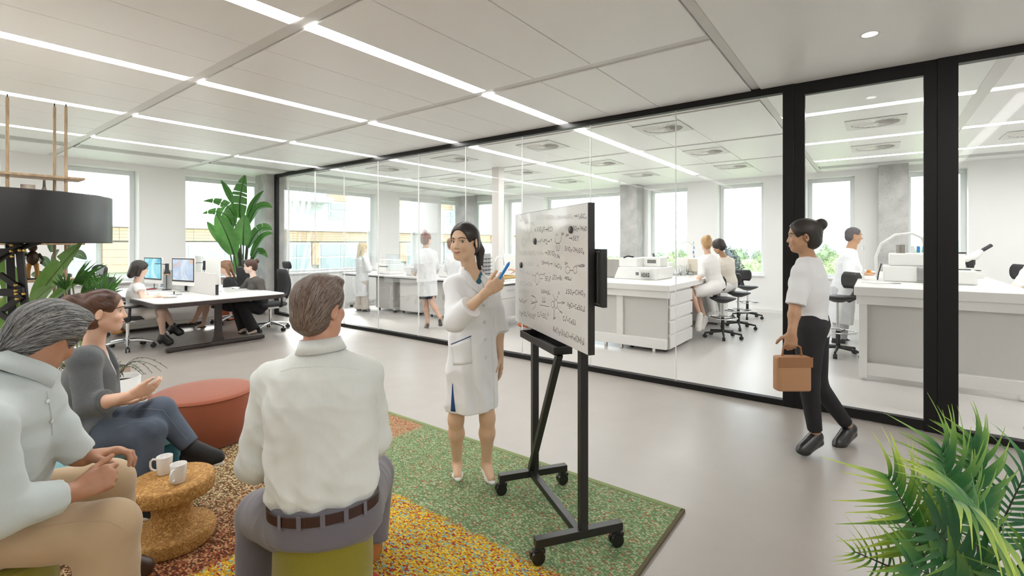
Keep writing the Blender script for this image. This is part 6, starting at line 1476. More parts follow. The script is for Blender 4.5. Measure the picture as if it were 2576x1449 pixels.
# ---------------------------------------------------------------- 2 man on the olive stool
def back_man():
    J = J_(hd=(806, 820, 1.99), nk=(808, 886, 1.98), pe=(820, 1268, 1.96), shL=(688, 958, 2.02), shR=(914, 946, 2.08), elL=(640, 1165, 1.99), elR=(944, 1100, 2.13), wrL=(700, 1215, 2.24), wrR=(915, 1165, 2.38),
           hpL=(760, 1302, 1.98), hpR=(876, 1284, 2.02), knL=(655, 1292, 2.33), knR=(935, 1195, 2.46), anL=(640, 1500, 2.20), anR=(934, 1365, 2.34), toL=(660, 1500, 2.42), toR=(946, 1392, 2.50))
    fig = Fig('grey-blond man seen from behind in a pale pinstripe shirt on an olive stool', at(816, 1300, 2.0))
    sk_ = M_skin('skin'); b = Imp(); limbs(b, J, 1.08, True)
    H = head(b, at(806, 772, 1.99), dirx(806, .66, .75, -.02), UP3+RT3*.02, 1.10, True)
    hand(b, J['wrL'], dirv(.5, .8, -.2), dirv(.2, 0, -1), -1, 1.05); hand(b, J['wrR'], dirv(-.4, .9, -.2), dirv(0, 0, -1), 1, 1.05)
    fig.put('body', b, .0065, sk_, skin_cols(H, (.56, .30, .20), (.45, .18, .14), .1)); eyes(fig, H, brow=(.12, .07, .04), browm='brow_lb'); lips(fig, H, (.45, .18, .14), full=.7)
    W, S = H['W'], H['S']; hb = Imp(); hair_cap(hb, H, .011, .070, side=-.006); hb.ell(W(0, .045, .092), H['ax'], (.060*S, .05*S, .026*S), .02); hb.ell(W(-.0, -.055, -.035), H['ax'], (.066*S, .052*S, .062*S), .02)
    hb.folds([(H['r'], 150, .0015, H['up'], 22)])
    hm = NT('hair_greyblond'); v = hm.mapping((260, 260, 28)); n_ = hm.noise(1.0, 5, v, .6); hm.l(hm.ramp(n_, [(.32, (.075, .048, .036)), (.55, (.20, .135, .10)), (.72, (.36, .28, .22))]), hm.b.inputs['Base Color']); hm.b.inputs['Roughness'].default_value = .5; hm.bump(n_, .4, .003)
    fig.put('hair', hb, .0055, hm.m)
    strands(fig, H, fig.last, 3200, [mat('strand_sand', (.26, .19, .15), .5), mat('strand_umber', (.09, .055, .04), .5), mat('strand_ash', (.42, .37, .33), .5)], (.45, .35, .2), .0007, (.006, .010), 6, down=.8)
    # shirt with fine stripes
    k = NT('pinstripe_shirt'); rt, fw, up = torso_axes(J)
    dx = k.n('VectorMath', _operation='DOT_PRODUCT'); k.l(k.co, dx.inputs[0]); dx.inputs[1].default_value = tuple(rt)
    sn = k.math('SINE', k.math('MULTIPLY', dx.outputs['Value'], 2*math.pi/.0042)); st = k.n('MapRange', i1=.1, i2=.9, i3=0, i4=1); k.l(sn, st.inputs[0])
    k.l(k.mix(k.math('MULTIPLY', st.outputs[0], .55), (.75, .77, .74), (.54, .60, .59)), k.b.inputs['Base Color']); k.b.inputs['Roughness'].default_value = .8; k.b.inputs['Sheen Weight'].default_value = .2
    k.bump(sn, .15, .001); M_sh = k.m
    s = Imp(); m = 1.0
    s.loft(J['nk']+up*.015, J['pe']+up*.015-RT3*.01, rt, [0, .06, .16, .32, .55, .80, .93, 1], [.075, .125, .195, .222, .218, .218, .212, .188], [.075, .095, .125, .148, .146, .150, .150, .132], .03, wave=(9, .006, .25))
    for sd, L in (('L', .16), ('R', .20)):
        a_, e_, w_ = J['sh'+sd], J['el'+sd], J['wr'+sd]; s.cone(J['nk']-up*.05, a_, .070, .075, .05); s.cone(a_, e_, .080, .070, .035); s.cone(e_, e_+(w_-e_)*L, .070, .066, .02, cb=True)
        s.cone(e_+(w_-e_)*(L-.07), e_+(w_-e_)*(L+.02), .072, .070, .006, ca=True, cb=True)
    s.cone(J['nk']-up*.02, J['nk']+up*.12, .062, .072, .006, op='s')
    s.folds([(dirv(.5, 0, .8), 30, .0035, dirv(1, 0, .3), 9), (dirv(1, 0, .5), 55, .0018, dirv(.2, 0, 1), 14), (dirv(0, .3, 1), 80, .0009, dirv(1, 0, 0), 20)])
    fig.put('shirt', s, .0068, M_sh); sh = fig.last
    scarf_collar(fig, J['nk']+up*.012, A(at(804, 830, 1.985))-J['nk'], .083, .074, .046, M_sh, dirx(806, .3, .95, 0), gap=.7)
    fig.tubepx('yoke_seam', 'shirt', [(705, 935), (740, 925), (800, 922), (860, 924), (905, 930)], .0012, M_sh, .0005, sh)
    # trousers and belt
    M_tr = fabric('grey_chino', (.155, .145, .165), 500, .10); t = trousers(J, 1.08, .012, True, .012, hipr=.115, kner=.080, waist=.05)
    t.loft(J['pe']+up*.032, A(at(818, 1350, 1.95)), rt, [0, .35, .8, 1], [.198, .212, .215, .17], [.146, .160, .165, .12], .02)
    t.folds([(dirv(1, .2, .6), 45, .002, dirv(0, 1, .5), 12)]); t.plane((0, 0, .436), (0, 0, -1)) if False else None
    fig.put('trousers', t, .0075, M_tr); tr = fig.last
    M_belt = mat('brown_belt', (.035, .012, .010), .4)
    bl = []
    for q in range(49):
        th = 2*math.pi*q/48; bl.append(J['pe']+up*.012-RT3*.006+rt*math.cos(th)*.212+fw*math.sin(th)*.160)
    n = 48; vs_, fs_ = [], []
    for p in bl[:-1]:
        e = nrm(p-J['pe']-up*((p-J['pe']) @ up))
        for (dr_, du) in ((0, -.019), (.006, -.018), (.006, .018), (0, .019)): vs_.append(p+e*dr_+up*du-A(fig.o))
    for i in range(n):
        for j in range(4): fs_.append((i*4+j, i*4+(j+1) % 4, ((i+1) % n)*4+(j+1) % 4, ((i+1) % n)*4+j))
    MB().add(vs_, fs_).build('belt', M_belt, fig.root)
    for q in (31, 34, 37, 40, 43):
        p = bl[q]; e = nrm(p-J['pe']-up*((p-J['pe']) @ up)); tg = np.cross(up, e); M_ = Matrix((tg, e, up)).transposed().to_4x4(); M_.translation = Vector(p-A(fig.o))
        MB().box((-.009, .006, -.026), (.009, .011, .026), M=M_).build('belt_loop', M_tr, tr, bevel=.002)
    for px, py in ((760, 1300),): pass
    for sd in 'LR': shoe(fig, J['an'+sd]+V3(0, 0, 0), J['to'+sd], 1.1, mat('cognac_leather', (.36, .13, .04), .4), 'sneaker', .008, RZ if sd == 'R' else None)
back_man()
# ---------------------------------------------------------------- 3 grey-haired man
def grey_man():
    J = J_(hd=(96, 875, 1.66), nk=(40, 965, 1.60), pe=(-62, 1325, 1.60), shR=(-50, 1085, 1.38), shL=(74, 1022, 1.66), elR=(0, 1290, 1.40), wrR=(190, 1236, 1.58), elL=(138, 1082, 1.70), wrL=(212, 1152, 1.76),
           hpR=(-40, 1352, 1.55), hpL=(-20, 1270, 1.74), knR=(268, 1334, 1.64), knL=(268, 1218, 1.95), anR=(278, 1640, 1.62), anL=(282, 1410, 2.08), toR=(330, 1650, 1.70), toL=(380, 1428, 2.20))
    fig = Fig('grey-haired man in a pale blue shirt and beige chinos seated at the left edge', at(-20, 1400, 1.62))
    b = Imp(); limbs(b, J, 1.06, True)
    H = head(b, at(118, 848, 1.70), dirx(120, .74, .58, -.42), UP3*.92+RT3*.24, 1.02, True)
    hand(b, J['wrR'], dirx(190, .92, .1, .22), dirx(190, .05, .8, -.55), 1, 1.04, curls=((.75, 1.1, .8), (1.2, 1.25, .8), (1.25, 1.3, .8), (1.3, 1.3, .8)), thumb=(.85, .5, .25), tcurl=.15)
    hand(b, J['wrL'], dirx(215, .90, -.05, .02), dirx(215, .15, -.35, -1), -1, 1.12, curls=((.55, .75, .45), (.5, .75, .45), (.45, .7, .4), (.4, .6, .4)), thumb=(.55, .75, .35), tcurl=.1, spread=.10)
    fig.put('body', b, .0054, SK_fair, skin_cols(H, (.43, .215, .125), (.40, .165, .11), .05)); eyes(fig, H, brow=(.05, .035, .03), browm='brow_grey'); lips(fig, H, (.38, .15, .11), full=.7)
    W, S, r_, f_, u_ = H['W'], H['S'], H['r'], H['f'], H['up']
    hb = Imp(); hair_cap(hb, H, .016, .078, side=.004); hb.ell(W(0, .042, .096), H['ax'], (.062*S, .052*S, .028*S), .02); hb.ell(W(0, -.062, -.048), H['ax'], (.066*S, .050*S, .062*S), .02)
    hb.folds([(r_, 120, .0016, f_, 18)])
    hm = NT('hair_salt_pepper'); v = hm.mapping((300, 300, 60)); n_ = hm.noise(1.0, 5, v, .5); hm.l(hm.ramp(n_, [(.35, (.022, .022, .022)), (.65, (.10, .098, .095))]), hm.b.inputs['Base Color']); hm.b.inputs['Roughness'].default_value = .45
    fig.put('hair', hb, .005, hm.m); hair_o = fig.last
    MSt = [mat('strand_white', (.42, .42, .41), .4), mat('strand_grey', (.17, .17, .17), .4), mat('strand_dark', (.018, .018, .018), .4)]
    strands(fig, H, hair_o, 5200, MSt, (.30, .34, .36), .0007, steps=8, down=.30)
    # shirt
    M_sh = fabric('pale_blue_oxford', (.56, .62, .625), 700, .06); rt, fw, up = torso_axes(J); s = Imp()
    s.loft(J['nk']+up*.02, J['pe']+up*.02, rt, [0, .07, .18, .36, .6, .85, 1], [.082, .145, .205, .215, .21, .215, .20], [.082, .095, .122, .138, .145, .150, .14], .03, wave=(8, .007, .3))
    for sd, L in (('R', 1.80), ('L', 1.86)):
        a_, e_, w_ = J['sh'+sd], J['el'+sd], J['wr'+sd]; f1 = .068 if sd == 'R' else .062; s.cone(J['nk']-up*.05, a_, .070, .074, .05); s.cone(a_, e_, .074, f1, .03); s.cone(e_, e_+(w_-e_)*(L-1), f1, .050, .02, cb=True)
        c1 = e_+(w_-e_)*(L-1); s.cone(c1-(w_-e_)*.22, c1, .051, .051, .006, ca=True, cb=True)
    cb0 = A(at(56, 936, 1.62)); cax = nrm(A(at(104, 874, 1.66))-cb0); s.cone(J['nk']-up*.05, cb0, .105, .088, .05, cb=True); s.cone(cb0-cax*.02, cb0+cax*.12, .070, .084, .006, op='s')
    s.folds([(dirv(.6, 0, .8), 26, .0045, dirv(1, 0, .3), 8), (dirv(1, 0, .7), 48, .0026, dirv(.2, 0, 1), 13), (dirv(0, .3, 1), 75, .0014, dirv(1, 0, 0), 20)])
    fig.put('shirt', s, .0068, M_sh); sh = fig.last
    scarf_collar(fig, cb0, cax, .090, .080, .048, M_sh, dirx(60, .95, .1, 0), gap=.8, spread=.02)
    fig.tubepx('placket', 'shirt', [(118, 985), (128, 1040), (132, 1095)], .0025, M_sh, .001, sh)
    for px, py in ((118, 1010), (128, 1060)): fig.button('shirt', px, py, .007, M_button, parent=sh)
    M_ch = fabric('beige_chino', (.47, .345, .215), 600, .05); t = trousers(J, 1.12, .012, True, .012, hipr=.066, kner=.066, ankr=.054)
    t.folds([(dirv(.8, .1, .9), 42, .0022, dirv(0, 1, .5), 11)])
    fig.put('trousers', t, .0075, M_ch); tr = fig.last
    fig.tubepx('seam', 'trousers', [(20, 1335), (100, 1325), (190, 1312), (270, 1310), (310, 1330)], .0014, M_ch, .0004, tr)
    for sd in 'RL': shoe(fig, J['an'+sd], J['to'+sd], 1.12, mat('brown_shoe', (.045, .022, .016), .35), 'sneaker', .008, RZ if sd == 'L' else None)
grey_man()
# ---------------------------------------------------------------- 4 woman in the cardigan
def cardigan_woman():
    J = J_(hd=(246, 815, 2.70), nk=(232, 876, 2.70), pe=(222, 1088, 2.72), shR=(212, 908, 2.56), shL=(246, 902, 2.84), elR=(226, 1020, 2.50), wrR=(326, 996, 2.50), elL=(262, 1022, 2.80), wrL=(292, 1012, 2.62),
           hpR=(232, 1105, 2.62), hpL=(236, 1085, 2.80), knR=(376, 1088, 2.62), knL=(402, 1034, 2.74), anR=(374, 1262, 2.60), anL=(484, 1128, 2.78), toR=(430, 1285, 2.62), toL=(562, 1152, 2.84))
    fig = Fig('smiling woman with dark ponytail in a grey cardigan and jeans on the teal seat', at(210, 1150, 2.72))
    b = Imp(); limbs(b, J, 1.0)
    H = head(b, at(261, 783, 2.70), dirx(262, .985, -.10, -.04), UP3-RT3*.06, 1.02)
    hand(b, J['wrR'], dirx(330, .95, .0, .22), dirx(330, -.1, .75, .55), 1, .98, curls=((.2, .5, .5), (.3, .5, .4), (.35, .55, .4), (.4, .6, .4)), thumb=(.9, .42, .1), tcurl=.1)
    hand(b, J['wrL'], dirx(300, .95, -.25, -.06), dirx(300, .1, .2, 1), -1, .98, curl=(.25, .35, .3))
    fig.put('body', b, .0054, SK_fair, skin_cols(H, (.72, .46, .33), (.52, .10, .09), .3)); eyes(fig, H, brow=(.05, .022, .015), browm='brow_brown'); lips(fig, H, (.50, .06, .06), smile=.006)
    W, S = H['W'], H['S']; hb = Imp(); hair_cap(hb, H, .010, .070); hb.ell(W(0, -.10, .065), H['ax'], (.035*S, .03*S, .032*S), .02)
    hb.cone(W(0, -.115, .075), W(0, -.150, .060), .022*S, .026*S, .015); hb.cone(W(0, -.150, .06), W(0, -.165, -.02), .028*S, .028*S, .02); hb.cone(W(0, -.165, -.02), W(.005, -.135, -.13), .027*S, .010*S, .02)
    hb.folds([(H['r'], 150, .001, H['f'], 20)]); fig.put('hair', hb, .005, HCH)
    strands(fig, H, [q for q in fig.root.children if q.name.startswith('hair') and not q.name.startswith('hair_tie')][0], 2200, [mat('strand_auburn', (.13, .055, .03), .35), mat('strand_coffee', (.035, .015, .009), .35)], (.5, .5), .0006, (.009, .014), 9, (.0003, .0012), target=(0, -.112, .075))
    tie = MB().tube([Vector(W(.024*math.cos(q*math.pi/6), -.112+.004*math.sin(q*math.pi/6), .073+.026*math.sin(q*math.pi/6)))-fig.o for q in range(12)], .006*S, 8, closed=True).build('hair_tie', M_bplas, fig.root)
    t0 = top(J, .93, .0, (0, 0)); t0.cone(J['nk']+UP3*.06, J['nk']-UP3*.05+RT3*.09, .06, .04, .02, op='s'); fig.put('white_top', t0, .009, mat('white_jersey', (.74, .70, .67), .8))
    k = NT('grey_knit'); n1 = k.noise(330, 3); n2 = k.noise(95, 2); k.l(k.mix(k.math('MULTIPLY', n1, 1.0), (.035, .042, .048), (.155, .17, .18)), k.b.inputs['Base Color']); k.b.inputs['Roughness'].default_value = .95; k.b.inputs['Sheen Weight'].default_value = .3; k.bump(n1, .9, .004)
    rt, fw, up = torso_axes(J); c = top(J, 1.0, .024, (1.42, 1.25), bust=False, sr=(.060, .054), flare=.012, waist=1.15, bell=1.1)
    c.cone(J['nk']+up*.05+fw*.05, J['nk']-up*.24+fw*.18, .055, .045, .02, op='s')
    for sd in 'RL': c.cone(J['hp'+sd]-up*.0, J['hp'+sd]+(J['kn'+sd]-J['hp'+sd])*.22, .112, .108, .05, cb=True)
    c.folds([(dirv(.2, .6, 1), 34, .0032, dirv(1, 0, .3), 10), (dirv(1, .2, .3), 50, .0018, dirv(0, 0, 1), 12)])
    fig.put('cardigan', c, .007, k.m)
    k = NT('blue_denim'); n1 = k.noise(700, 2); n2 = k.noise(9, 4); k.l(k.mix(n2, k.mix(n1, (.030, .043, .070), (.072, .093, .132)), (.105, .135, .185)), k.b.inputs['Base Color']); k.b.inputs['Roughness'].default_value = .85; k.bump(n1, .3, .002)
    t = trousers(J, 1.0, .006, hipr=.100, kner=.068, ankr=.046, short=.10); t.folds([(dirv(.8, .1, .7), 55, .0016, dirv(0, 1, .4), 14)]); fig.put('jeans', t, .007, k.m); jn = fig.last
    st_ = mat('jean_stitch', (.22, .26, .32), .8)
    fig.tubepx('stitching', 'jeans', [(300, 1075), (340, 1062), (375, 1060), (395, 1068)], .0012, st_, .0006, jn); fig.tubepx('stitching', 'jeans', [(330, 1032), (370, 1028), (410, 1032), (440, 1070), (470, 1105)], .0012, st_, .0006, jn)
    for sd in 'RL': shoe(fig, J['an'+sd], J['to'+sd], 1.0, mat('black_canvas', (.012, .012, .013), .7), 'sneaker', .005, None, sole=mat('white_rubber', (.72, .68, .62), .5))
cardigan_woman()
# ---------------------------------------------------------------- the people farther off
SKT = dict(fair=(.66, .43, .32), light=(.74, .52, .41), tan=(.46, .26, .15), brown=(.16, .075, .04), pale=(.78, .58, .48))
def far_person(label, px, z, J, hc, hf, S=1.0, skin='fair', male=False, h=.011, hands=None, face=True, hup=None, floor=0.0, base=None, lk=1.0):
    J = J_(**J); fig = Fig(label, base or (at(px, 800, z)))
    b = Imp(); limbs(b, J, S, male, leg_k=lk); H = head(b, at(*hc), dirx(hc[0], *hf), hup if hup is not None else UP3, S*1.0, male)
    for sd, (d, n, c) in (hands or {}).items(): hand(b, J['wr'+sd], dirx(px, *d), dirx(px, *n), 1 if sd == 'R' else -1, S, curl=c)
    fig.put('body', b, h, SK_fair, skin_cols(H, SKT[skin], SKT[skin]))
    if face:
        eyes(fig, H); lips(fig, H, (.50, .20, .18), smile=.002)
    fig.H = H; fig.J = J; fig.S = S; fig.h = h; return fig
def hair_on(fig, m, kind, t=.012):
    H = fig.H; W, S = H['W'], H['S']; hb = Imp(); hair_cap(hb, H, t, .070)
    if kind == 'bun': hb.ell(W(0, -.115, .075), H['ax'], (.042*S, .038*S, .042*S), .012)
    if kind == 'topbun': hb.ell(W(0, -.05, .135), H['ax'], (.040*S, .042*S, .036*S), .012)
    if kind == 'lowbun': hb.ell(W(0, -.115, -.015), H['ax'], (.04*S, .035*S, .04*S), .012)
    if kind == 'long':
        hb.cone(W(0, -.09, .03), W(0, -.115, -.20), .075*S, .045*S, .03, u=H['f'], sq=.5)
        for sg in (-1, 1): hb.cone(W(sg*.075, -.02, .0), W(sg*.075, -.045, -.19), .034*S, .024*S, .02)
    if kind == 'pony': hb.cone(W(0, -.105, .05), W(0, -.15, -.02), .026*S, .03*S, .02); hb.cone(W(0, -.15, -.02), W(0, -.12, -.22), .03*S, .014*S, .02)
    if kind == 'bob':
        hb.cone(W(0, -.07, .02), W(0, -.08, -.10), .082*S, .068*S, .03, u=H['f'], sq=.75)
        for sg in (-1, 1): hb.cone(W(sg*.072, -.005, .02), W(sg*.078, -.01, -.10), .026*S, .024*S, .02)
    if kind == 'bobfull': hb.ell(W(0, -.03, .02), H['ax'], (.094*S, .098*S, .10*S), .02); hb.ell(W(0, .10, -.02), H['ax'], (.07*S, .08*S, .075*S), .01, 's')
    hb.folds([(H['r'], 160, .0012, H['up'], 20)])
    fig.put('hair', hb, fig.h*.75, m)
def coat_on(fig, hem, sl=(1.8, 1.8), m=M_coat, o=.016, nm='lab_coat', wave=(7, .007, .25), rx=1.0, fold=.0022):
    J, S = fig.J, fig.S; rt, fw, up = torso_axes(J); c = top(J, S, o, sl, sr=(.062, .056), bust=False)
    hem = A(hem); L = np.linalg.norm(hem-J['nk'])
    c.loft(J['nk'], hem, rt, [0, .08, .2, .42, .7, 1], [S*.07, S*.125, S*.165*rx, S*.158*rx, S*.172*rx, S*.175*rx], [S*.066, S*.085, S*.118, S*.120, S*.135, S*.145], .03, wave=wave)
    c.cone(J['nk']+up*.02+fw*.06, J['nk']-up*.16+fw*.15, .048, .012, .01, op='s')
    c.folds([(dirv(.4, .2, 1), 42, fold, dirv(1, .4, 0), 14)]); fig.put(nm, c, fig.h*.85, m); return fig.last
M_wcot = mat('white_cotton', (.80, .78, .76), .8); M_blkcloth = mat('black_cloth', (.012, .012, .014), .8)
# 5 woman in white at the desk front
f = far_person('dark-haired woman in a white sleeveless blouse writing at the front of the desk', 345, 7.1,
    dict(hd=(350, 690, 7.16), nk=(344, 714, 7.16), pe=(338, 782, 7.16), shR=(350, 724, 7.0), shL=(346, 722, 7.32), elR=(362, 757, 6.95), wrR=(398, 744, 7.08), elL=(378, 752, 7.42), wrL=(402, 742, 7.3), hpR=(346, 790, 7.06), hpL=(346, 786, 7.26), knR=(404, 784, 7.05), knL=(412, 782, 7.28), anR=(410, 846, 7.2), anL=(436, 822, 7.42), toR=(436, 862, 7.28), toL=(462, 838, 7.5)),
    (353, 676, 7.16), (.93, .15, -.3), 1.0, 'light', hands=dict(R=((.9, .1, -.2), (0, .2, -1), (.3, .4, .4)), L=((.9, .1, -.2), (0, .2, -1), (.3, .4, .4))))
hair_on(f, HB, 'bob'); f.put('blouse', top(f.J, 1.0, .014, (.28, .28), flare=.012), .011, M_wcot)
f.put('skirt', skirt_sit(f.J, 1.0, .012), .010, mat('pale_grey_skirt', (.62, .58, .54), .8))
for sd in 'RL': shoe(f, f.J['an'+sd], f.J['to'+sd], 1.0, M_bsh, 'boot', .007)
MB().tube([A(f.J['wrR'])-A(f.o)+V3(.0, 0, 0)+.03*(RT3*math.cos(q*math.pi/6)*.3+UP3*math.sin(q*math.pi/6)+FW3*math.cos(q*math.pi/6)) for q in range(12)], .008, 6, closed=True).build('bracelet', M_wplas, f.root)
# 6 woman on the phone
f = far_person('woman in beige jacket and dark headwrap on the phone at the far desk end', 243, 8.0,
    dict(hd=(250, 694, 8.00), nk=(243, 708, 8.00), pe=(236, 765, 8.00), shR=(238, 716, 7.86), shL=(246, 716, 8.16), elR=(262, 738, 7.75), wrR=(249, 708, 7.84), elL=(266, 738, 8.30), wrL=(288, 736, 8.20), hpR=(240, 772, 7.90), hpL=(242, 770, 8.10), knR=(288, 768, 7.90), knL=(292, 766, 8.10), anR=(290, 830, 7.90), anL=(296, 826, 8.10), toR=(306, 836, 7.90), toL=(312, 832, 8.10)),
    (254, 684, 8.00), (.95, .15, -.15), .95, 'brown', hands=dict(R=((-.1, -.1, 1), (-.5, .8, 0), (.5, .8, .6)), L=((.9, 0, 0), (0, 0, -1), (.4, .5, .4))))
hair_on(f, M_blkcloth, 'bobfull', .016); f.put('jacket', top(f.J, 1.0, .018, (1.75, 1.75), bust=False, waist=1.2), .011, mat('beige_jacket', (.60, .52, .46), .85))
f.put('trousers', trousers(f.J, 1.0, .010), .010, mat('khaki_cloth', (.30, .25, .18), .85))
for sd in 'RL': shoe(f, f.J['an'+sd], f.J['to'+sd], 1.0, mat('tan_leather', (.45, .22, .08), .5), 'sneaker', .010)
q = Vector(f.J['wrR']); t = thing('phone', 'white smartphone held to the ear by the woman in the beige jacket', 'phone', tuple(at(246, 692, 7.80)), CA-math.pi/2)
MB().box((-.030, -.004, -.06), (.030, .004, .06), M=Matrix.Rotation(math.radians(-20), 4, 'Y')).build('case', M_wplas, t, bevel=.003); MB().box((-.026, .004, -.054), (.026, .0045, .054), M=Matrix.Rotation(math.radians(-20), 4, 'Y')).build('screen', M_bplas, t)
# 7 long-haired woman
f = far_person('woman with long wavy light brown hair and dark top behind the rear-facing monitor', 575, 8.95,
    dict(hd=(570, 682, 8.95), nk=(577, 698, 8.95), pe=(588, 762, 8.98), shL=(572, 708, 8.8), shR=(580, 706, 9.14), elL=(566, 738, 8.75), wrL=(540, 735, 8.72), elR=(560, 736, 9.1), wrR=(535, 733, 8.95), hpL=(584, 770, 8.88), hpR=(586, 768, 9.08), knL=(520, 762, 8.85), knR=(512, 762, 9.02), anL=(512, 816, 8.82), anR=(488, 808, 8.98), toL=(494, 826, 8.75), toR=(470, 814, 8.92)),
    (565, 672, 8.95), (-.93, -.1, -.2), 1.02, 'fair', hands=dict(L=((-1, 0, 0), (0, 0, -1), (.3, .4, .3)), R=((-1, 0, 0), (0, 0, -1), (.3, .4, .3))))
hair_on(f, HLB, 'long'); f.put('top', top(f.J, 1.0, .012, (1.8, 1.8)), .011, M_blkcloth); f.put('skirt', skirt_sit(f.J, 1.0, .012, .7), .010, M_blkcloth)
for sd in 'RL': shoe(f, f.J['an'+sd], f.J['to'+sd], 1.0, M_bsh, 'pump', .007)
# 8 woman in the blazer
f = far_person('woman with dark bun, charcoal blazer and black trousers at the right desk side', 640, 8.4,
    dict(hd=(634, 682, 8.42), nk=(638, 698, 8.42), pe=(654, 768, 8.46), shL=(654, 710, 8.28), shR=(628, 708, 8.62), elL=(662, 742, 8.25), wrL=(634, 737, 8.15), elR=(604, 735, 8.55), wrR=(578, 730, 8.45), hpL=(652, 776, 8.38), hpR=(648, 774, 8.56), knL=(606, 768, 8.25), knR=(592, 766, 8.4), anL=(640, 832, 8.18), anR=(614, 828, 8.22), toL=(622, 842, 8.08), toR=(600, 838, 8.12)),
    (629, 670, 8.42), (-.95, -.05, -.12), 1.02, 'pale', hands=dict(L=((-.95, 0, -.15), (0, .1, -1), (.25, .35, .3)), R=((-.95, 0, -.2), (0, .1, -1), (.2, .3, .3))))
hair_on(f, HBR, 'bun'); bz_ = top(f.J, 1.0, .016, (1.85, 1.85), waist=1.25); bz_.cone(f.J['nk']+UP3*.05-RT3*.05, f.J['nk']-UP3*.22-RT3*.15, .045, .03, .012, op='s'); bz_.folds([(dirv(.4, .2, 1), 50, .0018, dirv(1, .4, 0), 14)])
f.put('blouse', top(f.J, .97, .008, (0, 0)), .009, M_wcot); f.put('blazer', bz_, .010, mat('charcoal_wool', (.085, .075, .068), .85)); f.put('trousers', trousers(f.J, 1.0, .012, flare=.03), .010, M_blkcloth)
for sd in 'RL': shoe(f, f.J['an'+sd], f.J['to'+sd], 1.0, M_bsh, 'pump', .007)
# 9 blonde lab worker
f = far_person('long-haired blonde woman in lab coat with crossed arms by the low bench', 912, 10.9,
    dict(hd=(911, 636, 10.9), nk=(910, 645, 10.9), pe=(912, 706, 10.9), shR=(920, 652, 10.75), shL=(902, 652, 11.0), elR=(928, 680, 10.72), wrR=(932, 664, 10.9), elL=(915, 680, 11.1), wrL=(928, 672, 11.05), hpR=(916, 708, 10.84), hpL=(907, 708, 10.96), knR=(918, 745, 10.86), knL=(905, 745, 10.96), anR=(918, 776, 10.9), anL=(902, 775, 11.0), toR=(930, 782, 10.9), toL=(908, 782, 10.95)),
    (914, 624, 10.9), (.9, .35, -.1), 1.0, 'light', h=.013)
hair_on(f, HBL, 'long', .014); coat_on(f, at(911, 744, 10.9), (1.6, 1.6)); f.put('trousers', trousers(f.J, .9, .006, kner=.075, ankr=.085, flare=.02), .011, mat('stone_trousers', (.66, .61, .55), .85))
for sd in 'RL': shoe(f, f.J['an'+sd], f.J['to'+sd], 1.0, M_bsh, 'sneaker', .009)
# 10 bun woman
f = far_person('woman with reddish top bun, lab coat, dark skirt and heels seen from behind', 1075, 8.75,
    dict(hd=(1071, 612, 8.75), nk=(1071, 626, 8.75), pe=(1074, 706, 8.75), shR=(1090, 640, 8.80), shL=(1056, 638, 8.74), elR=(1098, 672, 8.9), wrR=(1094, 690, 9.1), elL=(1050, 668, 8.8), wrL=(1046, 682, 9.05), hpR=(1082, 708, 8.76), hpL=(1066, 708, 8.74), knR=(1088, 762, 8.72), knL=(1071, 765, 8.78), anR=(1107, 798, 8.62), anL=(1076, 810, 8.72), toR=(1110, 816, 8.72), toL=(1070, 822, 8.85)),
    (1072, 602, 8.76), (.55, .83, -.05), 1.05, 'fair', h=.0115, hands=dict(L=((-.3, .6, -.5), (.5, 0, 0), (.5, .6, .5))))
hair_on(f, hairmat('hair_auburn', (.16, .06, .045), (.30, .13, .10)), 'topbun', .013); coat_on(f, at(1075, 744, 8.75), (1.7, 1.7))
sk = Imp(); rt, fw, up = torso_axes(f.J); sk.loft(f.J['pe'], A(at(1075, 751, 8.75)), rt, [0, .5, 1], [.15, .165, .155], [.11, .12, .115], .01); f.put('skirt', sk, .011, mat('navy_skirt', (.012, .015, .035), .7))
for sd in 'RL': shoe(f, f.J['an'+sd], f.J['to'+sd], 1.05, M_bsh, 'pump', .008)
# 11 half hidden behind the presenter
f = far_person('woman with short brown hair in a lab coat half hidden behind the presenter shoulder', 1142, 9.4,
    dict(hd=(1140, 624, 9.4), nk=(1144, 636, 9.4), pe=(1150, 706, 9.4), shR=(1160, 646, 9.46), shL=(1130, 646, 9.4), elR=(1164, 678, 9.4), wrR=(1140, 680, 9.6), elL=(1124, 676, 9.5), wrL=(1132, 690, 9.7), hpR=(1154, 708, 9.4), hpL=(1142, 708, 9.4), knR=(1154, 755, 9.4), knL=(1142, 755, 9.4), anR=(1154, 796, 9.4), anL=(1142, 796, 9.4), toR=(1150, 803, 9.6), toL=(1138, 803, 9.6)),
    (1134, 614, 9.4), (-.2, .95, -.1), 1.0, 'fair', h=.013, face=False)
hair_on(f, HLB, 'lowbun'); coat_on(f, at(1150, 750, 9.4)); f.put('trousers', trousers(f.J, 1.0, .01), .012, M_wcot)
for sd in 'RL': shoe(f, f.J['an'+sd], f.J['to'+sd], 1.0, M_wplas, 'sneaker', .011)
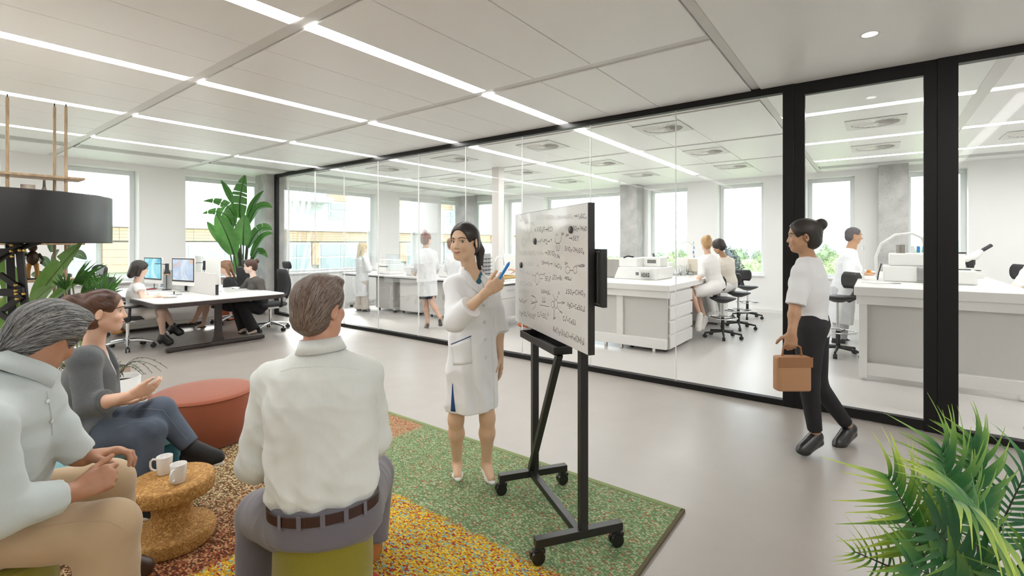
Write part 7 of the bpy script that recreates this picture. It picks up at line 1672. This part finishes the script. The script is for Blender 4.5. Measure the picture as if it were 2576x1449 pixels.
# 12 behind the whiteboard: only hand and orange shoes show
f = far_person('person behind the whiteboard, only a reaching hand and orange shoes showing at its left edge', 1326, 8.7,
    dict(hd=(1330, 622, 8.70), nk=(1330, 636, 8.70), pe=(1330, 708, 8.70), shR=(1316, 648, 8.65), shL=(1346, 648, 8.75), elR=(1322, 676, 8.55), wrR=(1300, 680, 8.50), elL=(1352, 680, 8.70), wrL=(1350, 705, 8.60), hpR=(1324, 710, 8.68), hpL=(1336, 710, 8.72), knR=(1322, 762, 8.70), knL=(1336, 762, 8.70), anR=(1324, 808, 8.70), anL=(1338, 808, 8.70), toR=(1304, 818, 8.66), toL=(1318, 820, 8.60)),
    (1328, 610, 8.68), (-.95, -.1, -.2), 1.0, 'fair', h=.013, face=False, hands=dict(R=((-1, 0, .25), (0, .5, -.8), (.2, .3, .3))))
hair_on(f, HBR, 'none'); coat_on(f, at(1330, 752, 8.70), (1.75, 1.8)); f.put('trousers', trousers(f.J, 1.0, .01), .012, mat('grey_trousers', (.3, .3, .32), .8))
for sd in 'RL': shoe(f, f.J['an'+sd], f.J['to'+sd], 1.05, mat('orange_shoe', (.55, .16, .05), .5), 'sneaker', .009)
# 12b far person hidden by the slim column
f = far_person('pale lab worker almost hidden behind the slim square column', 1243, 11.6,
    dict(hd=(1243, 616, 11.6), nk=(1244, 626, 11.6), pe=(1246, 680, 11.6), shR=(1236, 634, 11.6), shL=(1254, 634, 11.6), elR=(1232, 658, 11.6), wrR=(1236, 672, 11.5), elL=(1256, 658, 11.6), wrL=(1252, 674, 11.5), hpR=(1241, 682, 11.6), hpL=(1251, 682, 11.6), knR=(1241, 728, 11.6), knL=(1251, 728, 11.6), anR=(1241, 764, 11.6), anL=(1251, 764, 11.6), toR=(1238, 771, 11.45), toL=(1249, 771, 11.45)),
    (1241, 603, 11.6), (-.3, -.95, 0), 1.0, 'light', h=.013, face=False)
hair_on(f, HBL, 'none'); coat_on(f, at(1246, 716, 11.6)); f.put('trousers', trousers(f.J, 1.0, .01), .014, M_wcot)
for sd in 'RL': shoe(f, f.J['an'+sd], f.J['to'+sd], 1.0, M_wplas, 'sneaker', .012)
# 13 seated blonde, 14 seated dark hair
f = far_person('woman with pinned-up blonde hair in white dress on the front lab stool', 1795, 7.95,
    dict(hd=(1778, 622, 7.95), nk=(1780, 640, 7.95), pe=(1800, 716, 7.9), shL=(1766, 654, 7.98), shR=(1796, 654, 8.06), elL=(1764, 692, 7.8), wrL=(1746, 722, 7.7), elR=(1790, 692, 8.1), wrR=(1780, 712, 8.2), hpL=(1796, 726, 7.82), hpR=(1800, 724, 8.02), knL=(1738, 736, 7.72), knR=(1752, 738, 7.95), anL=(1760, 792, 7.68), anR=(1772, 800, 7.9), toL=(1752, 830, 7.62), toR=(1758, 826, 7.85)),
    (1777, 612, 7.96), (-.25, .95, -.2), 1.02, 'fair', h=.013, face=False, hands=dict(L=((-.7, -.3, -.5), (.3, .3, -.8), (.3, .4, .4)), R=((-.6, .3, -.5), (0, 0, -1), (.3, .4, .4))))
hair_on(f, hairmat('hair_goldbrown', (.30, .16, .06), (.60, .38, .17)), 'bun', .013); f.put('dress_top', top(f.J, 1.0, .012, (1.05, 1.05)), .011, M_wcot); f.put('skirt', skirt_sit(f.J, 1.0, .014, .92), .011, M_wcot)
for sd in 'RL': shoe(f, f.J['an'+sd], f.J['to'+sd], 1.05, mat('white_trainer', (.80, .78, .74), .5), 'sneaker', .007)
f = far_person('person with short black hair and cream shirt seated beside the blonde in white', 1822, 8.7,
    dict(hd=(1812, 632, 8.65), nk=(1822, 646, 8.7), pe=(1834, 712, 8.75), shL=(1806, 660, 8.7), shR=(1838, 658, 8.84), elL=(1798, 690, 8.65), wrL=(1786, 700, 8.8), elR=(1834, 692, 8.95), wrR=(1812, 704, 9.0), hpL=(1826, 722, 8.7), hpR=(1836, 722, 8.86), knL=(1776, 724, 8.6), knR=(1784, 724, 8.8), anL=(1792, 782, 8.6), anR=(1800, 784, 8.75), toL=(1782, 794, 8.6), toR=(1790, 796, 8.75)),
    (1807, 620, 8.63), (-.80, .25, -.45), 1.05, 'tan', h=.0115, hands=dict(L=((-.9, .2, -.3), (0, 0, -1), (.3, .4, .4))))
hair_on(f, HB, 'bobfull', .016); f.put('shirt', top(f.J, 1.04, .016, (1.6, 1.6), bust=False), .011, mat('cream_shirt', (.74, .68, .60), .8)); f.put('trousers', trousers(f.J, 1.0, .01), .010, mat('white_trousers', (.74, .73, .71), .8))
for sd in 'RL': shoe(f, f.J['an'+sd], f.J['to'+sd], 1.05, M_wplas, 'sneaker', .009)
# 15 lab man
f = far_person('bearded man in a white lab coat working behind the glass door', 2128, 7.5,
    dict(hd=(2146, 610, 7.5), nk=(2140, 628, 7.5), pe=(2118, 726, 7.55), shR=(2136, 648, 7.34), shL=(2140, 645, 7.7), elR=(2134, 700, 7.25), wrR=(2172, 690, 7.3), elL=(2162, 690, 7.75), wrL=(2186, 688, 7.6), hpR=(2118, 730, 7.48), hpL=(2120, 730, 7.64), knR=(2112, 800, 7.45), knL=(2122, 800, 7.66), anR=(2104, 852, 7.45), anL=(2118, 852, 7.66), toR=(2124, 862, 7.42), toL=(2138, 862, 7.62)),
    (2148, 592, 7.5), (.95, .25, -.12), 1.08, 'tan', True, h=.0115, hands=dict(R=((.9, 0, .0), (0, .3, -1), (.4, .6, .4)), L=((.9, 0, 0), (0, 0, -1), (.4, .5, .4))))
hair_on(f, mat('hair_cropped', (.11, .10, .105), .8), 'none', .005); 
bd = Imp(); W, S = f.H['W'], f.H['S']; bd.ell(W(0, .054, -.088), f.H['ax'], (.034*S, .026*S, .022*S), .01); [bd.cone(W(sg*.058, .0, -.045), W(sg*.024, .055, -.088), .012*S, .014*S, .01) for sg in (-1, 1)]; f.put('beard', bd, .010, mat('beard_dark', (.06, .05, .05), .9))
f.put('shirt', top(f.J, .98, .0, (0, 0), True), .010, mat('grey_shirt', (.34, .36, .42), .8)); f.S *= 1.1; coat_on(f, at(2112, 812, 7.52), (1.75, 1.75), rx=1.05, o=.02); f.put('trousers', trousers(f.J, 1.05, .012, True), .010, mat('pale_trousers', (.60, .61, .64), .8))
for sd in 'RL': shoe(f, f.J['an'+sd], f.J['to'+sd], 1.08, M_bsh, 'sneaker', .010)
q = at(2186, 690, 7.35); t = thing('orange_vial', 'orange capped dish on a black block in the hands of the bearded man', 'dish', (q.x, q.y, 1.061)); MB().box((-.05, -.04, 0), (.05, .04, .03)).build('block', M_bplas, t, bevel=.004); MB().cyl((0, 0, .03), (0, 0, .075), .03, .03, 16).build('cap', mat('orange_cap', (.75, .28, .03), .4), t)
# 16 walking woman
f = far_person('woman with black bun and white shirt walking past the glass door with bag', 2035, 3.56,
    dict(hd=(2026, 622, 3.56), nk=(2034, 650, 3.56), pe=(2040, 816, 3.56), shL=(2018, 684, 3.46), shR=(2046, 680, 3.70), elL=(2000, 772, 3.42), wrL=(1992, 838, 3.36), elR=(2062, 768, 3.74), wrR=(2040, 838, 3.70), hpL=(2036, 832, 3.50), hpR=(2046, 832, 3.64), knL=(2034, 962, 3.46), knR=(2056, 966, 3.66), anL=(2052, 1098, 3.52), anR=(2138, 1078, 3.72), toL=(2008, 1136, 3.46), toR=(2100, 1122, 3.64)),
    (2020, 594, 3.56), (-.95, -.12, -.06), 1.05, 'tan', h=.0075, hands=dict(L=((-.1, 0, -1), (-.1, .9, 0), (.7, .9, .6)), R=((0, 0, -1), (.1, -.9, 0), (.3, .4, .3))))
hair_on(f, HB, 'bun', .012); 
k = top(f.J, 1.0, .016, (.95, .95), waist=1.25, flare=.01); k.folds([(dirv(.4, .2, 1), 45, .0022, dirv(1, .4, 0), 14)]); f.put('shirt', k, .0085, mat('white_shirt', (.76, .77, .78), .8))
f.put('trousers', trousers(f.J, 1.0, .006, kner=.062, ankr=.042, short=.12), .0085, M_blkcloth)
for sd in 'RL': shoe(f, f.J['an'+sd], f.J['to'+sd], 1.0, M_bsh, 'sneaker', .007)
wr = Vector(f.J['wrL']); t = thing('handbag', 'tan leather handbag hanging from the hand of the walking woman', 'bag', (wr.x, wr.y, wr.z-.30), CA-math.pi/2)
MB().prism(rounded(.24, .09, .03), -.10, .14).build('body', mat('tan_bag', (.42, .22, .11), .5), t, bevel=.012)
MB().tube([(-.07, 0, .13), (-.06, 0, .20), (0, 0, .235), (.06, 0, .20), (.07, 0, .13)], .007, 8).build('strap', mat('tan_strap', (.30, .14, .06), .5), t); MB().box((-.12, -.048, .07), (.12, -.044, .14)).build('flap', MATS['tan_strap'], t, bevel=.002)
# 17 person cut by the right edge
f = far_person('person in cream sleeve leaning on the right bench, cut by the picture edge', 2600, 6.05,
    dict(hd=(2602, 640, 6.05), nk=(2600, 664, 6.05), pe=(2606, 770, 6.1), shL=(2586, 688, 5.95), shR=(2618, 688, 6.15), elL=(2560, 722, 5.85), wrL=(2590, 729, 5.62), elR=(2640, 724, 6.0), wrR=(2620, 728, 5.8), hpL=(2596, 780, 6.05), hpR=(2616, 780, 6.15), knL=(2596, 860, 6.0), knR=(2616, 860, 6.1), anL=(2596, 900, 6.1), anR=(2616, 900, 6.2), toL=(2586, 912, 5.9), toR=(2606, 912, 6.0)),
    (2604, 622, 6.05), (-.3, -.95, 0), 1.0, 'fair', h=.010, face=False)
hair_on(f, HBR, 'none'); coat_on(f, at(2606, 800, 6.1), (1.7, 1.7), m=mat('cream_coat', (.80, .74, .64), .8)); f.put('trousers', trousers(f.J, 1.0, .01), .012, M_blkcloth)
for sd in 'RL': shoe(f, f.J['an'+sd], f.J['to'+sd], 1.0, M_bsh, 'sneaker', .011)
# ================================================================ PLANTS
def leafmat(name, c0, c1, axis=None, rough=.42, tl=.25):
    k = NT(name); n1 = k.noise(14, 3)
    if axis is not None:
        sp = k.n('SeparateXYZ'); k.l(k.co, sp.inputs[0]); f = k.n('MapRange', i1=axis[0], i2=axis[1], i3=0, i4=1); k.l(sp.outputs[0], f.inputs[0]); c = k.mix(f.outputs[0], c0, c1); c = k.mix(k.math('MULTIPLY', n1, .35), c, tuple(q*.6 for q in c0))
    else: c = k.mix(n1, c0, c1)
    k.l(c, k.b.inputs['Base Color']); k.b.inputs['Roughness'].default_value = rough
    t = k.t; tr = t.nodes.new('ShaderNodeBsdfTranslucent'); k.l(c, tr.inputs[0]); mx = t.nodes.new('ShaderNodeMixShader'); mx.inputs[0].default_value = tl
    k.l(k.b.outputs[0], mx.inputs[1]); k.l(tr.outputs[0], mx.inputs[2]); k.l(mx.outputs[0], t.nodes['Material Output'].inputs[0]); return k.m
M_ban = leafmat('banana_leaf', (.045, .16, .028), (.10, .26, .055)); M_rib = mat('leaf_midrib', (.03, .06, .02), .5); M_stem = mat('plant_stem', (.045, .05, .022), .5); M_rib2 = mat('leaf_midrib_pale', (.22, .32, .10), .5)
M_pot = mat('pot_white', (.74, .74, .72), .5); M_soil = mat('soil', (.03, .02, .012), .9)
def blade(root, spine, w, m, face, rib, tears=(), cup=.18, nm='leaf', thick=.0012):
    """leaf blade along spine (world points); face = direction the upper side looks"""
    o = Vector(root.location); n = len(spine)-1; L, R, C = [], [], []
    for i, p in enumerate(spine):
        t = i/n; d = (spine[min(i+1, n)]-spine[max(i-1, 0)]).normalized(); s = d.cross(Vector(face)).normalized(); up = s.cross(d).normalized()
        ww = w*(math.sin(math.pi*min(1, t*.93+.06))**.62)*(1-.25*t)
        C.append(p-o); L.append(p-o+s*ww+up*ww*cup); R.append(p-o-s*ww+up*ww*cup)
    b = MB()
    for side, E in ((1, L), (-1, R)):
        for i in range(n):
            a0, a1 = i, i+1
            m0, m1 = (C[a0]+E[a0])/2-(E[a0]-C[a0])*0+Vector((0, 0, .0)), (C[a1]+E[a1])/2
            e0, e1 = E[a0], E[a1]
            if i in tears: e1 = e1+(e0-e1)*.30; m1 = m1+(m0-m1)*.15
            q = [C[a0], m0, m1, C[a1], e0, e1]
            b.add(q, [(0, 1, 2, 3), (1, 4, 5, 2)] if side > 0 else [(0, 3, 2, 1), (1, 2, 5, 4)], 0, True)
    lf = b.build(nm, m, root)
    MB().tube([c-Vector(face)*.0 for c in C], [.010*w*8*(1-.8*i/n)+.001 for i in range(n+1)] if w > .05 else [.002]*(n+1), 6).build('midrib', rib, lf)
    return lf
def pxbez(a, c, b, za, zc, zb, n=10): return bez(at(*a, za), at(*c, zc), at(*b, zb), n)
# tall bird of paradise
bp = Vector((4.62, 10.70, 0)); t = thing('banana_plant', 'tall broad-leaved banana-like plant by the window behind the woman in the blazer', 'plant', bp)
MB().lathe([(0, .0), (.16, .0), (.19, .02), (.22, .42), (.225, .44), (.205, .44), (.20, .40), (0, .40)], 32).build('pot', M_pot, t); MB().lathe([(0, .401), (.2, .401)], 24).build('soil', M_soil, t)
camdir = -Vector((FW[0], FW[1], 0)); 
BL = [((604, 548), (598, 500), (617, 441), 25, (0, -.1, -.1), (3, 5, 6, 8)), ((586, 512), (576, 480), (556, 454), 9, (.1, .1, .15), ()), ((592, 560), (582, 498), (512, 506), 13, (0, -.2, -.35), (4, 6, 8)), ((584, 575), (578, 518), (510, 537), 15, (-.1, -.3, -.4), (5, 7, 9)), ((588, 640), (574, 590), (544, 538), 27, (-.2, -.35, -.4), ()),
      ((577, 625), (548, 592), (521, 558), 13, (-.1, -.2, -.2), ()), ((612, 617), (611, 580), (616, 541), 24, (-.3, -.4, -.3), ()), ((622, 548), (636, 505), (663, 480), 11, (.2, .2, .2), ()), ((626, 562), (648, 500), (685, 522), 14, (.1, .1, 0), ()), ((624, 622), (652, 556), (684, 578), 17, (0, -.1, -.1), (4, 6)), ((632, 645), (655, 582), (686, 588), 12, (0, -.1, -.2), ()), ((634, 655), (650, 612), (673, 648), 11, (.2, .1, .1), ()), ((598, 690), (603, 650), (596, 618), 15, (.2, .2, .2), ())]
z0 = 10.02
for (a, c, b, w, dz, tears) in BL:
    sp_ = pxbez(a, c, b, z0+dz[0], z0+dz[1], z0+dz[2], 11); lf = blade(t, sp_, w*z0/FPX, M_ban, camdir+Vector((0, 0, .55)), M_rib, tears)
    base = bp+Vector((random.uniform(-.07, .07), random.uniform(-.06, .06), .40)); ct_ = (base+sp_[0])/2+Vector((random.uniform(-.04, .04), 0, .10))
    MB().tube([q-bp for q in bez(base, ct_, sp_[0], 8)], [.022, .021, .02, .018, .017, .015, .013, .012, .011], 7).build('petiole', M_stem, t)
# plants between lamp and shelf
lpz = at(120, 700, 4.0); lpz = Vector((lpz.x, lpz.y, 0)); t = thing('banana_plant', 'bright green plant with large paddle leaves behind the lamp stand', 'plant', lpz)
MB().lathe([(0, .0), (.17, .0), (.20, .40), (.185, .40), (.18, .36), (0, .36)], 28).build('pot', M_pot, t); MB().lathe([(0, .361), (.18, .361)], 20).build('soil', M_soil, t)
M_ban2 = leafmat('paddle_leaf', (.10, .24, .035), (.20, .38, .075))
for (a, c, b, w, z_, tears) in [((82, 770), (120, 700), (206, 611), 34, 4.0, (6,)), ((44, 815), (48, 700), (-4, 636), 32, 3.9, ()), ((112, 772), (160, 715), (240, 690), 13, 3.85, ()), ((70, 790), (92, 740), (132, 722), 22, 3.8, ()), ((40, 880), (30, 810), (62, 770), 22, 3.85, ()), ((20, 900), (5, 800), (14, 740), 18, 4.1, ())]:
    sp_ = pxbez(a, c, b, z_+.05, z_, z_-.05, 10); blade(t, sp_, w*z_/FPX, M_ban2, camdir+Vector((0, 0, .3)), M_rib2, tears)
    base = lpz+Vector((random.uniform(-.06, .06), random.uniform(-.05, .05), .36)); MB().tube([q-lpz for q in bez(base, (base+sp_[0])/2+Vector((0, 0, .06)), sp_[0], 6)], [.018, .017, .016, .014, .012, .011, .01], 7).build('petiole', M_rib2, t)
fpz = at(225, 760, 3.75); fpz = Vector((fpz.x, fpz.y, 0)); t = thing('fan_palm', 'small fan palm with spiky green fans above the ponytail of the seated woman', 'plant', fpz)
MB().lathe([(0, .0), (.13, .0), (.15, .34), (.138, .34), (.132, .30), (0, .30)], 28).build('pot', M_pot, t); MB().lathe([(0, .301), (.132, .301)], 20).build('soil', M_soil, t)
M_fan = leafmat('fan_leaf', (.035, .15, .03), (.12, .32, .06))
for (cx_, cy_, z_, a0, a1, r_) in [((182), 712, 3.8, -10, 55, 92), (262, 742, 3.65, 15, 135, 66), (200, 752, 3.7, -8, 70, 70), (165, 730, 3.75, 60, 150, 45), (248, 760, 3.7, 70, 170, 60)]:
    c_ = at(cx_, cy_, z_); n = 19; fb = MB(); R3 = Vector((RT[0], RT[1], 0)); U3 = Vector((0, 0, 1)); F3 = Vector((FW[0], FW[1], 0))
    for q in range(n):
        a = math.radians(a0+(a1-a0)*q/(n-1)); d = R3*math.cos(a)+U3*math.sin(a)-F3*(.25*math.sin(q*.9)); L = r_*z_/FPX*(.8+.2*math.sin(math.pi*q/(n-1))); s = Vector((R3*-math.sin(a)+U3*math.cos(a)))
        w = .010; p0 = c_-fpz
        fb.add([p0, p0+d*L*.45+s*w, p0+d*L, p0+d*L*.45-s*w, p0+d*L*.45-F3*.006], [(0, 4, 1), (1, 4, 2), (2, 4, 3), (3, 4, 0)], 0, False)
    f_ = fb.build('fan_leaf', M_fan, t); f_['kind'] = 'stuff'
    MB().tube([q-fpz for q in bez(fpz+Vector((0, 0, .30)), fpz*.5+c_*.5+Vector((0, 0, .12)), c_, 6)], .006, 6).build('petiole', M_rib2, t)
fz = at(185, 640, 5.2); fz = Vector((fz.x, fz.y, 0)); t = thing('fiddle_leaf_fig', 'dark round-leaved fig tree behind the shelf, one leaf peeking right of the drum lamp', 'plant', fz)
MB().lathe([(0, .0), (.16, .0), (.18, .4), (.165, .4), (.16, .36), (0, .36)], 28).build('pot', M_pot, t); MB().lathe([(0, .361), (.16, .361)], 20).build('soil', M_soil, t)
tk = bez(fz+Vector((0, 0, .36)), at(150, 760, 5.2), at(175, 560, 5.2), 8); MB().tube([q-fz for q in tk], .014, 8).build('trunk', M_bark, t)
M_fig = leafmat('fig_leaf', (.025, .075, .03), (.06, .14, .055), tl=.12)
for (px, py, r_, a) in [(216, 582, 15, 10), (200, 640, 17, -25), (168, 655, 16, 20), (140, 640, 16, 60), (112, 655, 15, 130), (95, 690, 15, 170), (150, 690, 15, -60), (60, 640, 14, 150), (185, 612, 13, 40), (128, 615, 13, 100), (215, 690, 12, -50), (75, 615, 12, 120), (205, 560, 11, 40), (165, 590, 13, 75), (110, 590, 12, 110)]:
    c_ = at(px, py, 5.15); d = Vector((RT[0], RT[1], 0))*math.cos(math.radians(a))+Vector((0, 0, 1))*math.sin(math.radians(a)); L = r_*5.15/FPX*1.15
    blade(t, [c_+d*L*(-1+.25*q)-Vector((0, 0, .012*(q-4)**2*.1)) for q in range(9)], r_*5.15/FPX*.72, M_fig, camdir+Vector((random.uniform(-.4, .4), random.uniform(-.3, .3), .4)), M_rib2)
# wispy ferns between the seats
def sprig_plant(name, label, px, z, top, shape, n, seed, spread):
    p = at(px, 900, z); o = Vector((p.x, p.y, 0)); t = thing(name, label, 'plant', o)
    if shape == 'box': MB().box((-.34, -.14, 0), (.34, .14, top), M=Matrix.Rotation(.35, 4, 'Z')).build('planter', mat('planter_beige', (.42, .35, .27), .7), t, bevel=.01); MB().box((-.32, -.12, top), (.32, .12, top+.004), M=Matrix.Rotation(.35, 4, 'Z')).build('soil', M_soil, t)
    else: MB().lathe([(0, 0), (.10, 0), (.115, .02), (.13, top), (.122, top), (.116, top-.04), (0, top-.04)], 28).build('pot', M_pot, t); MB().lathe([(0, top-.039), (.116, top-.039)], 20).build('soil', M_soil, t)
    rng = random.Random(seed); M_sp = leafmat('sprig_leaf', (.05, .10, .05), (.14, .20, .10))
    for q in range(n):
        a = rng.uniform(-.5, 3.6); L = rng.uniform(.16, .30); b0 = Vector((rng.uniform(-.05, .05)*spread, rng.uniform(-.04, .04), top)); d = Vector((RT[0], RT[1], 0))*math.cos(a)+Vector((FW[0], FW[1], 0))*rng.uniform(-.4, .4)
        pts = bez(b0, b0+d*L*.35+Vector((0, 0, L*.75)), b0+d*L+Vector((0, 0, L*.10)), 9); st = MB().tube(pts, [.0018]*10, 5).build('stem', M_stem, t)
        fb = MB()
        for i in range(2, 10):
            for s_ in (-1, 1):
                tg = (pts[min(i+1, 9)]-pts[i-1]).normalized(); sd = tg.cross(Vector((0, 0, 1)))*s_+tg*.6+Vector((0, 0, rng.uniform(-.3, .3))); e = pts[i]+sd.normalized()*.034*(1.25-i/12); w = tg*.006
                fb.add([pts[i], (pts[i]+e)/2+w, e, (pts[i]+e)/2-w], [(0, 1, 2, 3)], 0)
        f_ = fb.build('leaflets', M_sp, st); f_['kind'] = 'stuff'
sprig_plant('potted_fern', 'wispy fern in a beige planter box between the two seated people on the left', 170, 3.45, .60, 'box', 14, 3, 4)
sprig_plant('potted_fern', 'wispy fern in a white pot right behind the cardigan of the seated woman', 297, 3.40, .60, 'pot', 16, 9, 1)
# palm at the lower right ------------------------------------------------------------
pb = at(2480, 1449, 1.62); pb = Vector((pb.x, pb.y, 0)); t = thing('palm', 'large feathery palm with yellow-green leaflet tips at the lower right corner', 'plant', pb)
MB().lathe([(0, .0), (.15, .0), (.17, .33), (.16, .33), (.155, .29), (0, .29)], 28).build('pot', M_pot, t); MB().lathe([(0, .291), (.155, .291)], 20).build('soil', M_soil, t)
M_pl = [leafmat('palm_leaf', (.03, .15, .04), (.30, .48, .05), (.25, 1.05)), leafmat('palm_leaf_bright', (.06, .21, .035), (.55, .66, .08), (.15, .95)), leafmat('palm_leaf_deep', (.025, .13, .045), (.09, .28, .05), (.35, 1.05))]
def leaflet_mesh(m, droop, twist):
    b = MB(); n = 8; vs_ = []
    for i in range(n+1):
        x = i/n; z = -droop*x*x*1.2+.08*math.sin(math.pi*x); w = .5*(.35+.65*math.sin(math.pi*min(1, x*1.15+.12)))*(1-x)**.35 if x < 1 else .02
        tw = twist*x; c_, s_ = math.cos(tw), math.sin(tw)
        for u, h in ((-1, .16), (0, 0), (1, .16)): vs_.append((x, u*w*c_-h*w*s_, z*1.0+(u*w*s_+h*w*c_)*.12))
    for i in range(n):
        for j in (0, 1): b.add([], [], 0)
    b.v = vs_; b.f = [(i*3+j, i*3+j+1, i*3+j+4, i*3+j+3) for i in range(n) for j in (0, 1)]; b.mi = [0]*len(b.f); b.sm = [True]*len(b.f)
    return b.mesh('leaflet', m)
LM = [[leaflet_mesh(m, dr_, tw) for dr_, tw in ((.10, .1), (.28, -.2), (.50, .25))] for m in M_pl]
M_rach = mat('palm_rachis', (.03, .025, .016), .5)
def frond(a, c, b, za, zc, zb, n, L, kind, face, lean=.55, r0=.25, side=(1, 1), wd=.10, stem=True):
    sp_ = pxbez(a, c, b, za, zc, zb, 24); face = Vector(face).normalized()
    rc = MB().tube([q-pb for q in sp_], [.0045-.0030*i/24 for i in range(25)], 6).build('frond', M_rach, t)
    if stem:
        base = pb+Vector((random.uniform(-.05, .05), random.uniform(-.05, .05), .29)); MB().tube([q-pb for q in bez(base, (base+sp_[0])/2+Vector((0, 0, .05)), sp_[0], 5)], [.0065, .006, .0055, .005, .0048, .0045], 6).build('stem', M_rach, t)
    for i in range(n):
        u = r0+(1-r0)*(i/(n-1)); k_ = min(23, int(u*24)); f_ = u*24-k_; p = sp_[k_].lerp(sp_[k_+1], f_); d = (sp_[min(24, k_+1)]-sp_[max(0, k_-1)]).normalized()
        fan = max(0, (u-.55)/.45)
        for sg, on_ in zip((1, -1), side):
            if not on_: continue
            s = d.cross(face).normalized()*sg; up = s.cross(d).normalized()*sg
            ang = lean+fan*.75+random.uniform(-.10, .10); x = (s*math.cos(ang)+d*math.sin(ang)+face*random.uniform(-.12, .28)).normalized()
            y = (face.cross(x)).normalized(); z = x.cross(y)
            LL = L*(.62+.45*math.sin(math.pi*min(1, .15+u*.75)))*random.uniform(.88, 1.1); W_ = wd*L*random.uniform(.8, 1.1)
            o_ = bpy.data.objects.new('leaflet', LM[kind if random.random() < .8 else 0][random.choice((0, 1, 1, 2))]); COL.objects.link(o_); o_.parent = rc
            R_ = Matrix((x, y, z)).transposed(); gz = Vector((0, 0, 1)) if z.z > -.2 else -z
            M_ = R_.to_4x4() @ Matrix.Diagonal((LL, W_, LL, 1)); M_.translation = p-pb; o_.matrix_local = M_
cf = tuple(camdir+Vector((0, 0, .35)))
frond((2462, 1440), (2458, 1250), (2446, 1118), 1.60, 1.58, 1.55, 17, .17, 0, cf, .35, .30, wd=.14)
frond((2412, 1400), (2404, 1270), (2368, 1140), 1.55, 1.50, 1.45, 16, .20, 0, cf, .45, .30, wd=.10)
frond((2336, 1449), (2305, 1310), (2236, 1205), 1.50, 1.42, 1.36, 18, .19, 1, cf, .45, .15)
frond((2486, 1420), (2520, 1300), (2592, 1170), 1.62, 1.60, 1.58, 17, .17, 2, cf, .35, .15, wd=.09)
frond((2330, 1470), (2230, 1420), (2150, 1388), 1.50, 1.45, 1.40, 12, .10, 1, cf, .5, .1, wd=.09)
frond((2520, 1400), (2460, 1270), (2400, 1255), 1.40, 1.32, 1.26, 14, .18, 1, tuple(camdir*.6+Vector((0, 0, 1))), .2, .1, wd=.12)
frond((2470, 1520), (2430, 1400), (2350, 1330), 1.45, 1.40, 1.35, 18, .21, 2, cf, .35, .05)
frond((2500, 1520), (2540, 1440), (2600, 1380), 1.45, 1.40, 1.36, 13, .18, 0, cf, .35, .05)
frond((2460, 1540), (2400, 1480), (2290, 1420), 1.40, 1.36, 1.32, 16, .19, 0, cf, .35, .05)
